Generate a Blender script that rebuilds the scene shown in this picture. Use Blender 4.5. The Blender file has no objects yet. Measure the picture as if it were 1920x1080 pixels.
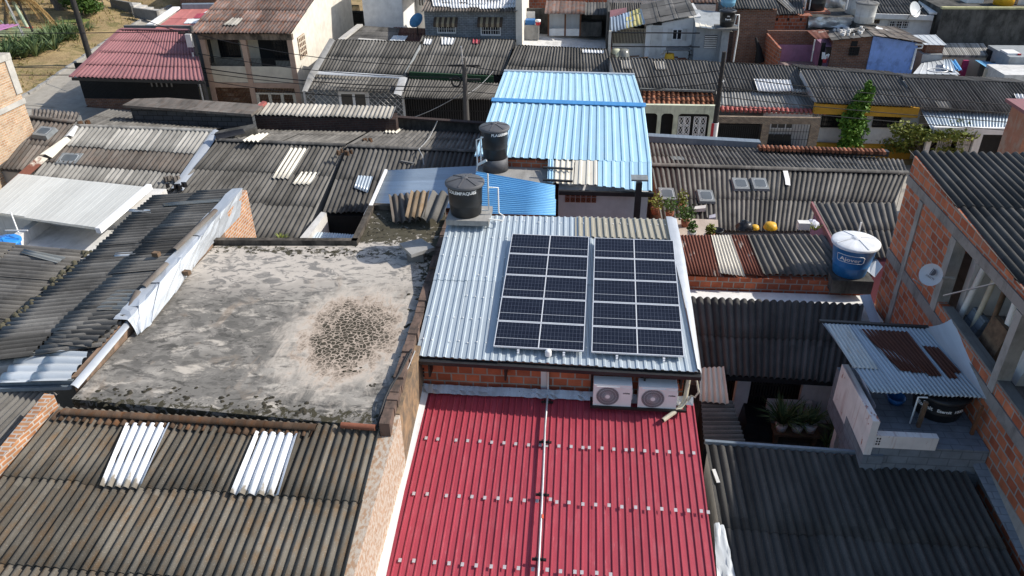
import bpy, math, random
from mathutils import Vector, Matrix
random.seed(7)
sc = bpy.context.scene
COL = sc.collection
V = Vector
R = math.radians
# ------------------------------------------------------------------ camera frame (calibrated from the photograph)
F_PX = 1430.0
CZ = 14.6
_d = V((40, 2400, F_PX)).normalized()
_y = V((155, -(F_PX * F_PX + 155 * 40) / 2400, F_PX)).normalized()
_up = -_d
_x = _y.cross(_up)
def ray(px, py):
    c = V((px - 960, py - 540, F_PX))
    return V((_x.dot(c), _y.dot(c), _up.dot(c)))
def U(px, py, z):                       # photo pixel -> point at height z
    r = ray(px, py); t = (z - CZ) / r.z
    return V((r.x * t, r.y * t, z))
SL = -0.055                             # the whole quarter falls gently to the right
def gz(x): return SL * x - 0.15
def H(px, py, h):                       # photo pixel -> point h metres above the sloping street level
    r = ray(px, py); t = (h - 0.15 - CZ) / (r.z - SL * r.x)
    return V((r.x * t, r.y * t, CZ + r.z * t))
def QX(px, py, x):
    r = ray(px, py); t = x / r.x
    return V((x, r.y * t, CZ + r.z * t))
def QY(px, py, y):
    r = ray(px, py); t = y / r.y
    return V((r.x * t, y, CZ + r.z * t))
def PL(px, py, q, off=0.0):             # photo pixel -> point on the plane of roof corners q
    n = (q[1] - q[0]).cross(q[3] - q[0]).normalized()
    if n.z < 0: n = -n
    p0 = q[0] + n * off
    r = ray(px, py); o = V((0, 0, CZ))
    t = (p0 - o).dot(n) / r.dot(n)
    return o + r * t
# ------------------------------------------------------------------ objects
ORG = {}
def root_loc(o):
    while o.parent: o = o.parent
    return ORG.get(o.name, V((0, 0, 0)))
def tag(o, label=None, cat=None, group=None, kind=None):
    if label: o['label'] = label
    if cat: o['category'] = cat
    if group: o['group'] = group
    if kind: o['kind'] = kind
    return o
def thing(name, label, cat, loc, group=None):
    o = bpy.data.objects.new(name, None); COL.objects.link(o)
    o.empty_display_size = .2
    o.location = V(loc); ORG[o.name] = V(loc)
    return tag(o, label, cat, group)
def dup(o, loc, label=None, rz=0):
    r = o.copy(); COL.objects.link(r); r.location = V(loc); ORG[r.name] = V(loc)
    r.rotation_euler = (0, 0, rz)
    if label: r['label'] = label
    def rec(src, dst):
        for ch in list(src.children):
            c = ch.copy(); COL.objects.link(c); c.parent = dst; rec(ch, c)
    rec(o, r)
    return r
class M:
    def __init__(s):
        s.v = []; s.f = []; s.uv = []; s.t = []; s.sm = []
    def face(s, pts, uv=None, tone=.5, smooth=False):
        pts = [V(p) for p in pts]
        i = len(s.v); s.v += pts
        s.f.append(list(range(i, i + len(pts))))
        if uv is None:
            n = V((0, 0, 0))
            for k in range(1, len(pts) - 1): n += (pts[k] - pts[0]).cross(pts[k + 1] - pts[0])
            if n.length > 0: n.normalize()
            if abs(n.z) > .75: uv = [(p.x, p.y) for p in pts]
            else:
                h = V((-n.y, n.x, 0)); h = h.normalized() if h.length > 1e-6 else V((1, 0, 0))
                uv = [(p.dot(h), p.z) for p in pts]
        s.uv.append(uv); s.t.append(tone); s.sm.append(smooth)
        return s
    def box(s, x0, x1, y0, y1, z0, z1, tone=.5):
        if x0 > x1: x0, x1 = x1, x0
        if y0 > y1: y0, y1 = y1, y0
        if z0 > z1: z0, z1 = z1, z0
        return s.hexa([V((x0, y0, z1)), V((x1, y0, z1)), V((x1, y1, z1)), V((x0, y1, z1))],
                      [V((x0, y0, z0)), V((x1, y0, z0)), V((x1, y1, z0)), V((x0, y1, z0))], tone)
    def hexa(s, top, bot, tone=.5):     # top and bottom rings, anticlockwise from above
        n = len(top)
        s.face(top, tone=tone); s.face(bot[::-1], tone=tone)
        for i in range(n):
            j = (i + 1) % n
            s.face([bot[i], bot[j], top[j], top[i]], tone=tone)
        return s
    def prism(s, top, z0, tone=.5):
        top = [V(p) for p in top]
        a = sum(top[i].x * top[(i + 1) % len(top)].y - top[(i + 1) % len(top)].x * top[i].y for i in range(len(top)))
        if a < 0: top = top[::-1]
        zf = z0 if callable(z0) else (lambda p: z0)
        return s.hexa(top, [V((p.x, p.y, zf(p))) for p in top], tone)
    def bar(s, p, q, w, h=None, tone=.5):
        p, q = V(p), V(q); d = (q - p).normalized(); h = h or w
        a = d.cross(V((0, 0, 1)))
        a = a.normalized() if a.length > 1e-4 else V((1, 0, 0))
        b = a.cross(d).normalized()
        r = [(-1, -1), (1, -1), (1, 1), (-1, 1)]
        P = [p + a * (w / 2 * i) + b * (h / 2 * j) for i, j in r]
        Q = [q + a * (w / 2 * i) + b * (h / 2 * j) for i, j in r]
        for i in range(4):
            j = (i + 1) % 4; s.face([P[i], Q[i], Q[j], P[j]], tone=tone)
        s.face(P, tone=tone); s.face(Q[::-1], tone=tone)
        return s
    def grid(s, rows, uvf=None, tone=.5, smooth=True, tonef=None):
        i0 = len(s.v); nc = len(rows[0])
        for r in rows: s.v += [V(p) for p in r]
        for a in range(len(rows) - 1):
            for b in range(nc - 1):
                idx = [(a, b), (a, b + 1), (a + 1, b + 1), (a + 1, b)]
                s.f.append([i0 + x * nc + y for x, y in idx])
                if uvf: s.uv.append([uvf(x, y) for x, y in idx])
                else: s.uv.append([(rows[x][y][0], rows[x][y][1] + rows[x][y][2]) for x, y in idx])
                s.t.append(tonef(a, b) if tonef else tone); s.sm.append(smooth)
        return s
    def tube(s, pts, r, n=6, tone=.5):
        pts = [V(p) for p in pts]; rings = []; L = 0; ls = []
        rr = r if isinstance(r, (list, tuple)) else [r] * len(pts)
        prev = None
        for k, p in enumerate(pts):
            d = (pts[min(k + 1, len(pts) - 1)] - pts[max(k - 1, 0)]).normalized()
            a = prev if prev else (V((1, 0, 0)) if abs(d.x) < .8 else V((0, 1, 0)))
            a = (a - d * a.dot(d)).normalized(); prev = a; b = d.cross(a)
            if k: L += (p - pts[k - 1]).length
            ls.append(L)
            rings.append([p + (a * math.cos(2 * math.pi * i / n) + b * math.sin(2 * math.pi * i / n)) * rr[k] for i in range(n + 1)])
        s.grid(rings, lambda x, y: (y * rr[0] * 6.28 / n, ls[x]), tone)
        s.face(rings[0][:n][::-1], tone=tone); s.face(rings[-1][:n], tone=tone)
        return s
    def lathe(s, c, prof, n=28, tone=.5):
        c = V(c); rows = []
        for r, z in prof:
            rows.append([c + V((r * math.cos(2 * math.pi * i / n), r * math.sin(2 * math.pi * i / n), z)) for i in range(n + 1)])
        s.grid(rows, lambda x, y: (y / n * 3, prof[x][1]), tone)
        return s
    def build(s, name, mat, parent=None, label=None, cat=None, group=None, kind=None):
        o0 = root_loc(parent) if parent else V((0, 0, 0))
        me = bpy.data.meshes.new(name)
        me.from_pydata([tuple(p - o0) for p in s.v], [], s.f)
        ul = me.uv_layers.new(name='UVMap')
        ul.data.foreach_set('uv', [c for f in s.uv for p in f for c in p])
        at = me.attributes.new('tone', 'FLOAT', 'FACE'); at.data.foreach_set('value', s.t)
        me.polygons.foreach_set('use_smooth', s.sm)
        me.materials.append(mat)
        me.validate(); me.update()
        o = bpy.data.objects.new(name, me); COL.objects.link(o)
        if parent: o.parent = parent
        return tag(o, label, cat, group, kind)
# ------------------------------------------------------------------ materials
class N:
    def __init__(s, name):
        s.m = bpy.data.materials.new(name); s.m.use_nodes = True
        s.t = s.m.node_tree; s.b = s.t.nodes['Principled BSDF']
        s.uv = s.n('ShaderNodeUVMap')
    def n(s, typ, ins=None, out=0, **pr):
        nd = s.t.nodes.new(typ)
        for k, v in pr.items(): setattr(nd, k, v)
        for k, v in (ins or {}).items():
            if isinstance(v, bpy.types.NodeSocket): s.t.links.new(v, nd.inputs[k])
            else: nd.inputs[k].default_value = v
        return nd.outputs[out]
    def map(s, sx, sy, vec=None):
        return s.n('ShaderNodeMapping', {'Vector': vec or s.uv, 'Scale': (sx, sy, 1)})
    def noise(s, scale, vec=None, det=4, rough=.55, dist=0):
        return s.n('ShaderNodeTexNoise', {'Vector': vec or s.uv, 'Scale': scale, 'Detail': det, 'Roughness': rough, 'Distortion': dist})
    def step(s, fac, a, b, hi=1.0):
        return s.n('ShaderNodeMapRange', {'Value': fac, 'From Min': a, 'From Max': b, 'To Min': 0.0, 'To Max': hi}, clamp=True)
    def mix(s, fac, a, b, bt='MIX'):
        nd = s.t.nodes.new('ShaderNodeMix'); nd.data_type = 'RGBA'; nd.blend_type = bt
        for i, v in ((0, fac), (6, a), (7, b)):
            if isinstance(v, bpy.types.NodeSocket): s.t.links.new(v, nd.inputs[i])
            else: nd.inputs[i].default_value = v if i == 0 else (*v[:3], 1)
        return nd.outputs[2]
    def math(s, op, a, b=0.0):
        return s.n('ShaderNodeMath', {0: a, 1: b}, operation=op)
    def tone(s, lo, hi):
        a = s.n('ShaderNodeAttribute', out=2, attribute_name='tone')
        return s.n('ShaderNodeMapRange', {'Value': a, 'To Min': lo, 'To Max': hi})
    def scale(s, col, f):
        return s.n('ShaderNodeVectorMath', {0: col, 'Scale': f}, operation='SCALE')
    def bump(s, h, st=.3, dist=.01):
        return s.n('ShaderNodeBump', {'Height': h, 'Strength': st, 'Distance': dist})
    def fin(s, col, rough=.8, metal=0, normal=None, spec=.4):
        for k, v in (('Base Color', col), ('Roughness', rough), ('Metallic', metal), ('Normal', normal), ('Specular IOR Level', spec)):
            if v is None: continue
            if isinstance(v, bpy.types.NodeSocket): s.t.links.new(v, s.b.inputs[k])
            else: s.b.inputs[k].default_value = (*v[:3], 1) if k == 'Base Color' else v
        return s.m
def mul(c, k): return tuple(x * k for x in c)
def asb(name, col, brown=0.0, mold=.3, light=.2, lo=.55, hi=1.45, brc=(.15, .085, .035)):
    s = N(name)
    n1 = s.noise(.7); n2 = s.noise(1, s.map(7, .7), 5, .6); n3 = s.noise(45, None, 2); n4 = s.noise(3.5, s.map(1.6, .6), 6, .65)
    c = s.mix(s.step(n1, .3, .7), mul(col, .75), mul(col, 1.2))
    c = s.mix(s.step(n2, .5, .72, .6), c, mul(col, .5))
    if brown: c = s.mix(s.step(n4, .47, .66, brown), c, brc)
    if mold: c = s.mix(s.step(s.noise(2.3, s.map(1.3, .5), 7, .7), .52, .68, mold), c, (.022, .021, .018))
    if light: c = s.mix(s.step(n3, .6, .72, light), c, (.42, .4, .36))
    sep = s.t.nodes.new('ShaderNodeSeparateXYZ'); s.t.links.new(s.uv, sep.inputs[0])
    wid = s.math('FLOOR', s.math('ADD', s.math('MULTIPLY', sep.outputs[0], 1 / .178), .5))
    wn = s.n('ShaderNodeTexWhiteNoise', {'W': s.math('ADD', wid, s.math('MULTIPLY', s.math('FLOOR', s.math('MULTIPLY', sep.outputs[1], .58)), 37.0))}, noise_dimensions='1D')
    c = s.scale(c, s.n('ShaderNodeMapRange', {'Value': wn, 'To Min': .78, 'To Max': 1.22}))
    c = s.scale(c, s.tone(lo, hi))
    return s.fin(c, .92, normal=s.bump(s.noise(60, None, 3), .25, .01), spec=.2)
def metal(name, col, rough=.42, met=.25, var=.2, dirt=0.0, dirtc=(.1, .08, .06), rust=0.0, r0=.55, scr=0.0, scrc=(.62, .45, .45)):
    s = N(name)
    n1 = s.noise(1, s.map(9, .5), 4); n2 = s.noise(1.3)
    c = s.mix(s.step(n1, .3, .7), mul(col, 1 - var), mul(col, 1 + var * .5))
    c = s.mix(s.step(n2, .35, .7, var), c, mul(col, .6))
    if dirt: c = s.mix(s.step(s.noise(3, s.map(2, .6), 7, .7), .5, .7, dirt), c, dirtc)
    if scr:
        c = s.mix(s.math('MULTIPLY', s.step(s.noise(1, s.map(26, 2.2), 3, .6), .66, .72, scr), s.step(s.noise(.8), .45, .65)), c, scrc)
        c = s.mix(s.step(s.noise(.7, s.map(1.4, .25), 5), .45, .75, .3), c, mul(col, 1.35))
    rg = s.step(s.noise(4), .2, .8, .2); rg = s.math('ADD', rg, rough - .1)
    mt = met
    if rust:
        rf = s.step(s.noise(1.1, s.map(1, .35), 7, .68), r0, r0 + .05, rust)
        rc = s.mix(s.noise(14), (.11, .035, .025), (.2, .075, .045))
        c = s.mix(rf, c, rc); rg = s.n('ShaderNodeMix', {0: rf, 2: rg, 3: .9}); mt = s.n('ShaderNodeMix', {0: rf, 2: met, 3: 0.0})
    c = s.scale(c, s.tone(.85, 1.15))
    return s.fin(c, rg, mt, normal=s.bump(s.noise(3, s.map(1, .4)), .12, .02))
def plain(name, col, rough=.7, met=0, var=.2, sc_=4, spec=.4):
    s = N(name)
    c = s.mix(s.step(s.noise(sc_, None, 5), .3, .7), mul(col, 1 - var), mul(col, 1 + var))
    return s.fin(c, rough, met, normal=s.bump(s.noise(sc_ * 6), .1, .01), spec=spec)
def plaster(name, col, dirt=.4, dirtc=(.08, .075, .065), lo=.5, hi=.68, sc_=1.0):
    s = N(name)
    c = s.mix(s.step(s.noise(2.5, None, 5), .3, .7), mul(col, .88), mul(col, 1.08))
    c = s.mix(s.step(s.noise(sc_, s.map(1.4, .8), 8, .68), lo, hi, dirt), c, dirtc)
    c = s.mix(s.step(s.noise(1, s.map(10, .7), 4), .55, .75, dirt * .6), c, dirtc)
    return s.fin(c, .9, normal=s.bump(s.noise(18, None, 4), .25, .01), spec=.2)
def brick(name, c1, c2, mort, bw=.3, bh=.2, ms=.014, stain=.25, stc=(.06, .05, .04), smooth=.2, lo=.52, wob=0):
    s = N(name)
    vec = s.uv
    if wob:
        nz = s.n('ShaderNodeTexNoise', {'Vector': s.uv, 'Scale': 5.0}, out=1)
        vec = s.n('ShaderNodeVectorMath', {0: s.uv, 1: s.scale(nz, wob)}, operation='ADD')
    b = s.t.nodes.new('ShaderNodeTexBrick')
    for k, v in (('Scale', 1), ('Brick Width', bw), ('Row Height', bh), ('Mortar Size', ms), ('Mortar Smooth', smooth), ('Bias', 0)): b.inputs[k].default_value = v
    b.inputs['Color1'].default_value = (*c1, 1); b.inputs['Color2'].default_value = (*c2, 1); b.inputs['Mortar'].default_value = (*mort, 1)
    s.t.links.new(vec, b.inputs['Vector'])
    c = s.mix(s.step(s.noise(3, None, 6), .3, .7), s.scale(b.outputs[0], .8), s.scale(b.outputs[0], 1.2))
    c = s.mix(s.step(s.noise(1.3, None, 8, .7), lo, lo + .18, stain), c, stc)
    h = s.math('SUBTRACT', 1.0, b.outputs[1])
    return s.fin(c, .9, normal=s.bump(s.math('ADD', h, s.math('MULTIPLY', s.noise(30), .3)), .5, .012), spec=.2)
MT = {}
def setup_mats():
    g = MT
    g['asb_front'] = asb('asbestos_front', (.138, .123, .1), brown=.6, mold=.35, light=.35)
    g['asb_ridge'] = asb('asbestos_ridge', (.11, .07, .045), brown=.9, mold=.35, light=.1, brc=(.13, .055, .02))
    g['asb_dark'] = asb('asbestos_dark', (.125, .118, .108), mold=.5, light=.25)
    g['asb_grey'] = asb('asbestos_grey', (.145, .136, .122), mold=.45, light=.3)
    g['asb_light'] = asb('asbestos_light', (.3, .288, .262), mold=.25, light=.3)
    g['asb_brown'] = asb('asbestos_brown', (.15, .132, .115), brown=.3, mold=.4, light=.2, brc=(.14, .075, .045))
    g['asb_black'] = asb('asbestos_black', (.075, .072, .067), mold=.4, light=.15)
    g['asb_rusty'] = asb('asbestos_rusty', (.17, .13, .115), brown=.75, mold=.25, light=.15, brc=(.22, .075, .03))
    g['beige_sheet'] = asb('beige_sheet', (.42, .39, .34), mold=.2, light=.1, lo=.8, hi=1.2)
    g['clay'] = asb('clay_tile', (.22, .09, .05), brown=.3, mold=.55, light=.2, lo=.4, hi=1.6)
    g['terracotta'] = plain('terracotta_trim', (.4, .12, .1), .8)
    g['white_sheet'] = metal('white_roof_sheet', (.78, .78, .77), .5, 0, .1, dirt=.25, dirtc=(.4, .36, .3))
    g['canopy'] = metal('canopy_sheet', (.6, .6, .56), .6, 0, .1, dirt=.35, dirtc=(.46, .45, .4))
    g['white_film'] = whitefilm()
    g['white_grey'] = metal('white_grey_sheet', (.62, .65, .66), .45, .05, .12, dirt=.3, dirtc=(.4, .4, .38))
    g['cream_sheet'] = metal('cream_sheet', (.72, .67, .56), .6, 0, .12, dirt=.3, dirtc=(.4, .34, .25))
    g['tan_sheet'] = metal('tan_sheet', (.42, .39, .31), .55, 0, .12, dirt=.25, dirtc=(.25, .22, .16))
    g['zinc'] = metal('zinc_roof', (.50, .565, .605), .5, .3, .12, dirt=.15, dirtc=(.4, .4, .38))
    g['silver'] = metal('silver_flashing', (.52, .545, .57), .42, .35, .12)
    g['foil'] = metal('foil_flashing', (.55, .57, .58), .3, .6, .2, dirt=.3, dirtc=(.3, .26, .22))
    g['red'] = metal('red_roof_paint', (.385, .05, .073), .55, 0, .2, dirt=.35, dirtc=(.46, .14, .16), scr=.6)
    g['maroon'] = metal('maroon_roof', (.29, .125, .13), .7, 0, .2, dirt=.35, dirtc=(.2, .125, .12))
    g['blue'] = metal('pale_blue_roof', (.42, .65, .79), .55, .03, .12, scr=0, scrc=(.6, .7, .74), dirt=.3, dirtc=(.5, .58, .6))
    g['blue_cap'] = metal('blue_cap', (.09, .31, .62), .45, .05, .12)
    g['blue_strong'] = metal('strong_blue_roof', (.19, .48, .77), .45, .05, .1)
    g['blue_grey'] = metal('grey_blue_roof', (.42, .50, .58), .42, .25, .12, dirt=.1)
    g['rusted'] = metal('rusted_sheet', (.55, .5, .42), .6, .1, .2, rust=1.0, r0=.37)
    g['flaky'] = metal('flaky_sheet', (.55, .57, .56), .6, .1, .2, dirt=.8, dirtc=(.3, .22, .13), rust=.7, r0=.6)
    g['rust_dark'] = metal('dark_rust_sheet', (.1, .035, .022), .85, 0, .3, dirt=.4, dirtc=(.16, .05, .025))
    g['galv'] = metal('galvanised_sheet', (.42, .48, .53), .4, .35, .15, dirt=.2, rust=.8, r0=.66)
    g['gutter'] = plain('dark_gutter', (.035, .035, .036), .5, .3)
    g['grey_gutter'] = metal('grey_gutter', (.2, .24, .28), .5, .2)
    g['black'] = plain('black_plastic', (.02, .021, .022), .42, 0, .3, 2)
    g['dark'] = plain('dark_paint_and_shade', (.012, .012, .013), .8)  # dark painted parts; in holes and recesses the colour stands for their shade
    g['iron'] = plain('black_iron', (.02, .02, .02), .55, .3)
    g['tank_grey'] = plain('weathered_tank', (.09, .09, .095), .6)
    g['tank_blue'] = plain('blue_tank', (.02, .16, .42), .4, 0, .15, 3)
    g['tank_lid'] = plain('white_lid', (.72, .74, .76), .5)
    g['tank_white'] = plaster('white_tank', (.6, .6, .57), .5)
    g['white'] = plain('white_paint', (.78, .77, .75), .6, 0, .06)
    g['pvc'] = plain('white_pvc', (.75, .74, .7), .4, 0, .08)
    g['pvc_old'] = plain('old_pvc', (.55, .5, .38), .5)
    g['letter'] = plain('white_lettering', (.8, .8, .78), .7, 0, .03)
    g['letter_dark'] = plain('dark_lettering', (.05, .05, .06), .6)
    g['brick_orange'] = brick('hollow_brick', (.46, .14, .07), (.28, .08, .042), (.3, .27, .235), .32, .21, .018, .35, (.25, .2, .17), wob=.015)
    g['brick_right'] = brick('right_brick', (.5, .17, .085), (.3, .085, .045), (.29, .265, .235), .36, .22, .02, .55, (.27, .235, .2), lo=.56, wob=.02)
    g['brick_old'] = brick('old_brick', (.5, .34, .21), (.4, .23, .13), (.5, .43, .34), .24, .085, .014, .6, (.5, .42, .32), lo=.48, wob=.04)
    g['brick_party'] = brick('party_brick', (.5, .25, .12), (.42, .18, .08), (.5, .44, .38), .25, .09, .016, .3, (.16, .13, .1), wob=.03)
    g['brick_brown'] = brick('brown_brick', (.23, .1, .055), (.16, .07, .045), (.2, .18, .16), .26, .09, .013, .45, wob=.01)
    g['brick_dark'] = brick('dark_brick', (.06, .035, .03), (.045, .03, .028), (.06, .055, .05), .26, .1, .012, .5)
    g['brick_grey'] = brick('grey_painted_brick', (.27, .29, .305), (.23, .25, .265), (.1, .11, .12), .28, .1, .012, .25)
    g['block_black'] = brick('black_block', (.075, .08, .085), (.06, .064, .07), (.03, .03, .03), .42, .2, .014, .3)
    g['block_grey'] = brick('grey_block', (.19, .215, .24), (.17, .195, .225), (.13, .15, .17), .4, .2, .012, .25)
    g['stone'] = brick('stone_cladding', (.36, .28, .2), (.22, .17, .13), (.12, .1, .08), .16, .06, .008, .15)
    g['concrete'] = plaster('concrete', (.33, .32, .3), .5)
    g['concrete_lt'] = plaster('light_concrete', (.5, .48, .44), .4)
    g['concrete_dk'] = plaster('dark_concrete', (.2, .195, .185), .6)
    g['concrete_bk'] = plaster('black_concrete', (.11, .105, .095), .75, (.02, .02, .018), .42, .6)
    g['white_wall'] = plaster('white_wall', (.8, .79, .76), .2, (.35, .33, .3))
    g['white_dirty'] = plaster('dirty_white_wall', (.66, .64, .6), .5, (.3, .27, .24))
    g['white_chipped'] = plaster('chipped_white_wall', (.7, .66, .63), .95, (.32, .11, .07), .6, .63, 2.2)
    g['white_terrace'] = plaster('white_terrace', (.66, .65, .62), .55, (.3, .29, .27))
    g['cream'] = plaster('cream_wall', (.66, .58, .45), .2, (.4, .33, .25))
    g['cream_stained'] = plaster('stained_cream_wall', (.72, .67, .58), .35, (.4, .33, .26))
    g['pink_beige'] = plaster('pink_beige_trim', (.5, .34, .25), .15)
    g['mold_beam'] = plaster('moldy_beam', (.28, .22, .17), .85, (.03, .028, .025), .42, .6)
    g['grey_render'] = plaster('grey_render', (.62, .61, .6), .25, (.4, .4, .4))
    g['grey_wall'] = plaster('grey_plaster', (.33, .35, .36), .4)
    g['lilac'] = plaster('lilac_wall', (.34, .2, .3), .3)
    g['blue_wall'] = plaster('blue_wall', (.29, .43, .8), .5, (.12, .16, .3), .5, .62, 1.6)
    g['yellow'] = plaster('mustard_band', (.55, .3, .04), .12)
    g['yellow_old'] = plaster('old_yellow_wall', (.55, .52, .28), .6, (.12, .12, .08))
    g['green_dark'] = plain('dark_green_paint', (.015, .05, .02), .7)
    g['green_pale'] = plaster('pale_green_wall', (.62, .64, .48), .4)
    g['wood'] = plain('old_wood', (.14, .09, .055), .9, 0, .4, 6)
    g['wood_brown'] = plain('brown_wood', (.16, .07, .035), .7, 0, .3, 6)
    g['glass'] = plain('dark_glass', (.02, .022, .025), .15, 0, .2, 1, .6)
    g['sky_pane'] = plain('skylight_pane', (.1, .115, .125), .35, 0, .2, 2, .6)
    g['sky_frame'] = plain('skylight_frame', (.2, .215, .22), .6)
    g['pane_clear'] = metal('clear_plastic_sheet', (.22, .23, .22), .25, 0, .3, dirt=.5, dirtc=(.36, .31, .22))
    g['leaf'] = leafmat('leaf_green', (.035, .075, .012), (.09, .16, .03))
    g['leaf_b'] = leafmat('leaf_bright', (.05, .12, .012), (.14, .27, .03))
    g['leaf_c'] = leafmat('leaf_column', (.03, .075, .01), (.11, .2, .03))
    g['leaf_y'] = leafmat('leaf_yellow', (.1, .13, .02), (.26, .27, .05))
    g['leaf_d'] = leafmat('leaf_dark', (.015, .035, .01), (.05, .09, .025))
    g['agave'] = leafmat('agave_leaf', (.04, .08, .025), (.17, .22, .09))
    g['frond'] = leafmat('dry_frond', (.18, .1, .03), (.34, .22, .08))
    g['bark'] = plain('bark', (.13, .11, .09), .95, 0, .4, 8)
    g['yellow_pl'] = plain('yellow_plastic', (.7, .38, .02), .45)
    g['blue_pl'] = plain('blue_plastic', (.03, .14, .35), .45)
    g['red_pl'] = plain('red_plastic', (.45, .03, .04), .5)
    g['bag'] = plain('black_bag', (.012, .012, .014), .35, 0, .3, 9)
    g['paper'] = plain('paper', (.68, .66, .62), .8, 0, .15)
    g['cloth_w'] = plain('pale_cloth', (.55, .56, .62), .9)
    g['cloth_pink'] = plain('pink_cloth', (.35, .04, .12), .9)
    g['conduit'] = metal('steel_conduit', (.6, .6, .6), .35, .6, .1)
    g['orange'] = plain('orange_cap', (.65, .08, .02), .5)
    g['frame_al'] = plain('panel_frame', (.72, .73, .75), .4, .3, .05)
    g['pole'] = plaster('pole_concrete', (.1, .095, .09), .4)
    g['pole_dark'] = plain('tarred_pole', (.035, .032, .03), .9)
    g['wire'] = plain('black_wire', (.015, .015, .016), .6)
    g['cable_w'] = plain('grey_cable', (.35, .35, .34), .6)
    g['purple'] = metal('purple_roof', (.3, .12, .26), .5, 0, .15)
    g['orange_pl'] = plain('clay_scrap', (.25, .09, .05), .85)
    g['pot'] = plain('white_pot', (.5, .5, .48), .6)
    g['tape'] = plain('tape_patch', (.5, .46, .46), .45, .2, .2, 9)
    g['gym'] = plain('pale_green_metal', (.5, .6, .45), .5)
    g['grass_line'] = plain('grass_strip', (.14, .17, .04), .9)
    g['floor_dark'] = brick('patio_floor', (.13, .115, .1), (.11, .1, .09), (.07, .065, .06), .4, .4, .01, .3)
    g['floor_red'] = plaster('worn_red_floor', (.3, .24, .22), .4)
    g['slab'] = slabmat(); g['cell'] = cellmat(); g['ground'] = groundmat(); g['street'] = plaster('street_concrete', (.36, .33, .28), .4, (.2, .18, .15))
def whitefilm():
    s = N('white_film')
    sep = s.t.nodes.new('ShaderNodeSeparateXYZ'); s.t.links.new(s.uv, sep.inputs[0])
    v = s.math('ADD', sep.outputs[1], s.math('MULTIPLY', s.math('SUBTRACT', s.noise(5, s.map(1.3, .6), 5), .5), .9))
    c = s.mix(s.step(s.noise(2, s.map(1, 2), 5), .4, .7, .3), (.8, .8, .8), (.6, .62, .64))
    c = s.mix(s.step(v, 1.18, 1.26), c, s.mix(s.noise(4), (.1, .085, .07), (.62, .54, .42)))
    return s.fin(c, .35, spec=.4)
def leafmat(name, a, b):
    s = N(name)
    at = s.n('ShaderNodeAttribute', out=2, attribute_name='tone')
    c = s.mix(at, a, b)
    s.fin(c, .6, spec=.3)
    return s.m
def cellmat():
    s = N('solar_cells')
    sep = s.t.nodes.new('ShaderNodeSeparateXYZ'); s.t.links.new(s.uv, sep.inputs[0])
    def line(sock, k, w, off=0.0):          # 1 on a line every 1/k
        f = s.math('FRACT', s.math('ADD', s.math('MULTIPLY', sock, k), off))
        return s.math('GREATER_THAN', s.math('ABSOLUTE', s.math('SUBTRACT', f, .5)), .5 - w)
    l = s.math('MAXIMUM', line(sep.outputs[0], 24.0, .045), line(sep.outputs[1], 6.0, .03))
    mid = s.math('LESS_THAN', s.math('ABSOLUTE', s.math('SUBTRACT', sep.outputs[0], .5)), .006)
    bus = s.math('LESS_THAN', s.math('ABSOLUTE', s.math('SUBTRACT', sep.outputs[1], .335)), .009)
    c = s.mix(s.step(s.noise(3), .3, .7), (.007, .009, .017), (.013, .016, .027))
    c = s.mix(s.math('MULTIPLY', l, .3), c, (.18, .2, .26))
    c = s.mix(s.math('MULTIPLY', bus, .8), c, (.42, .44, .47))
    c = s.mix(mid, c, (.62, .63, .65))
    return s.fin(c, .16, 0, spec=.35)
SLZ = 5.1
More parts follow.
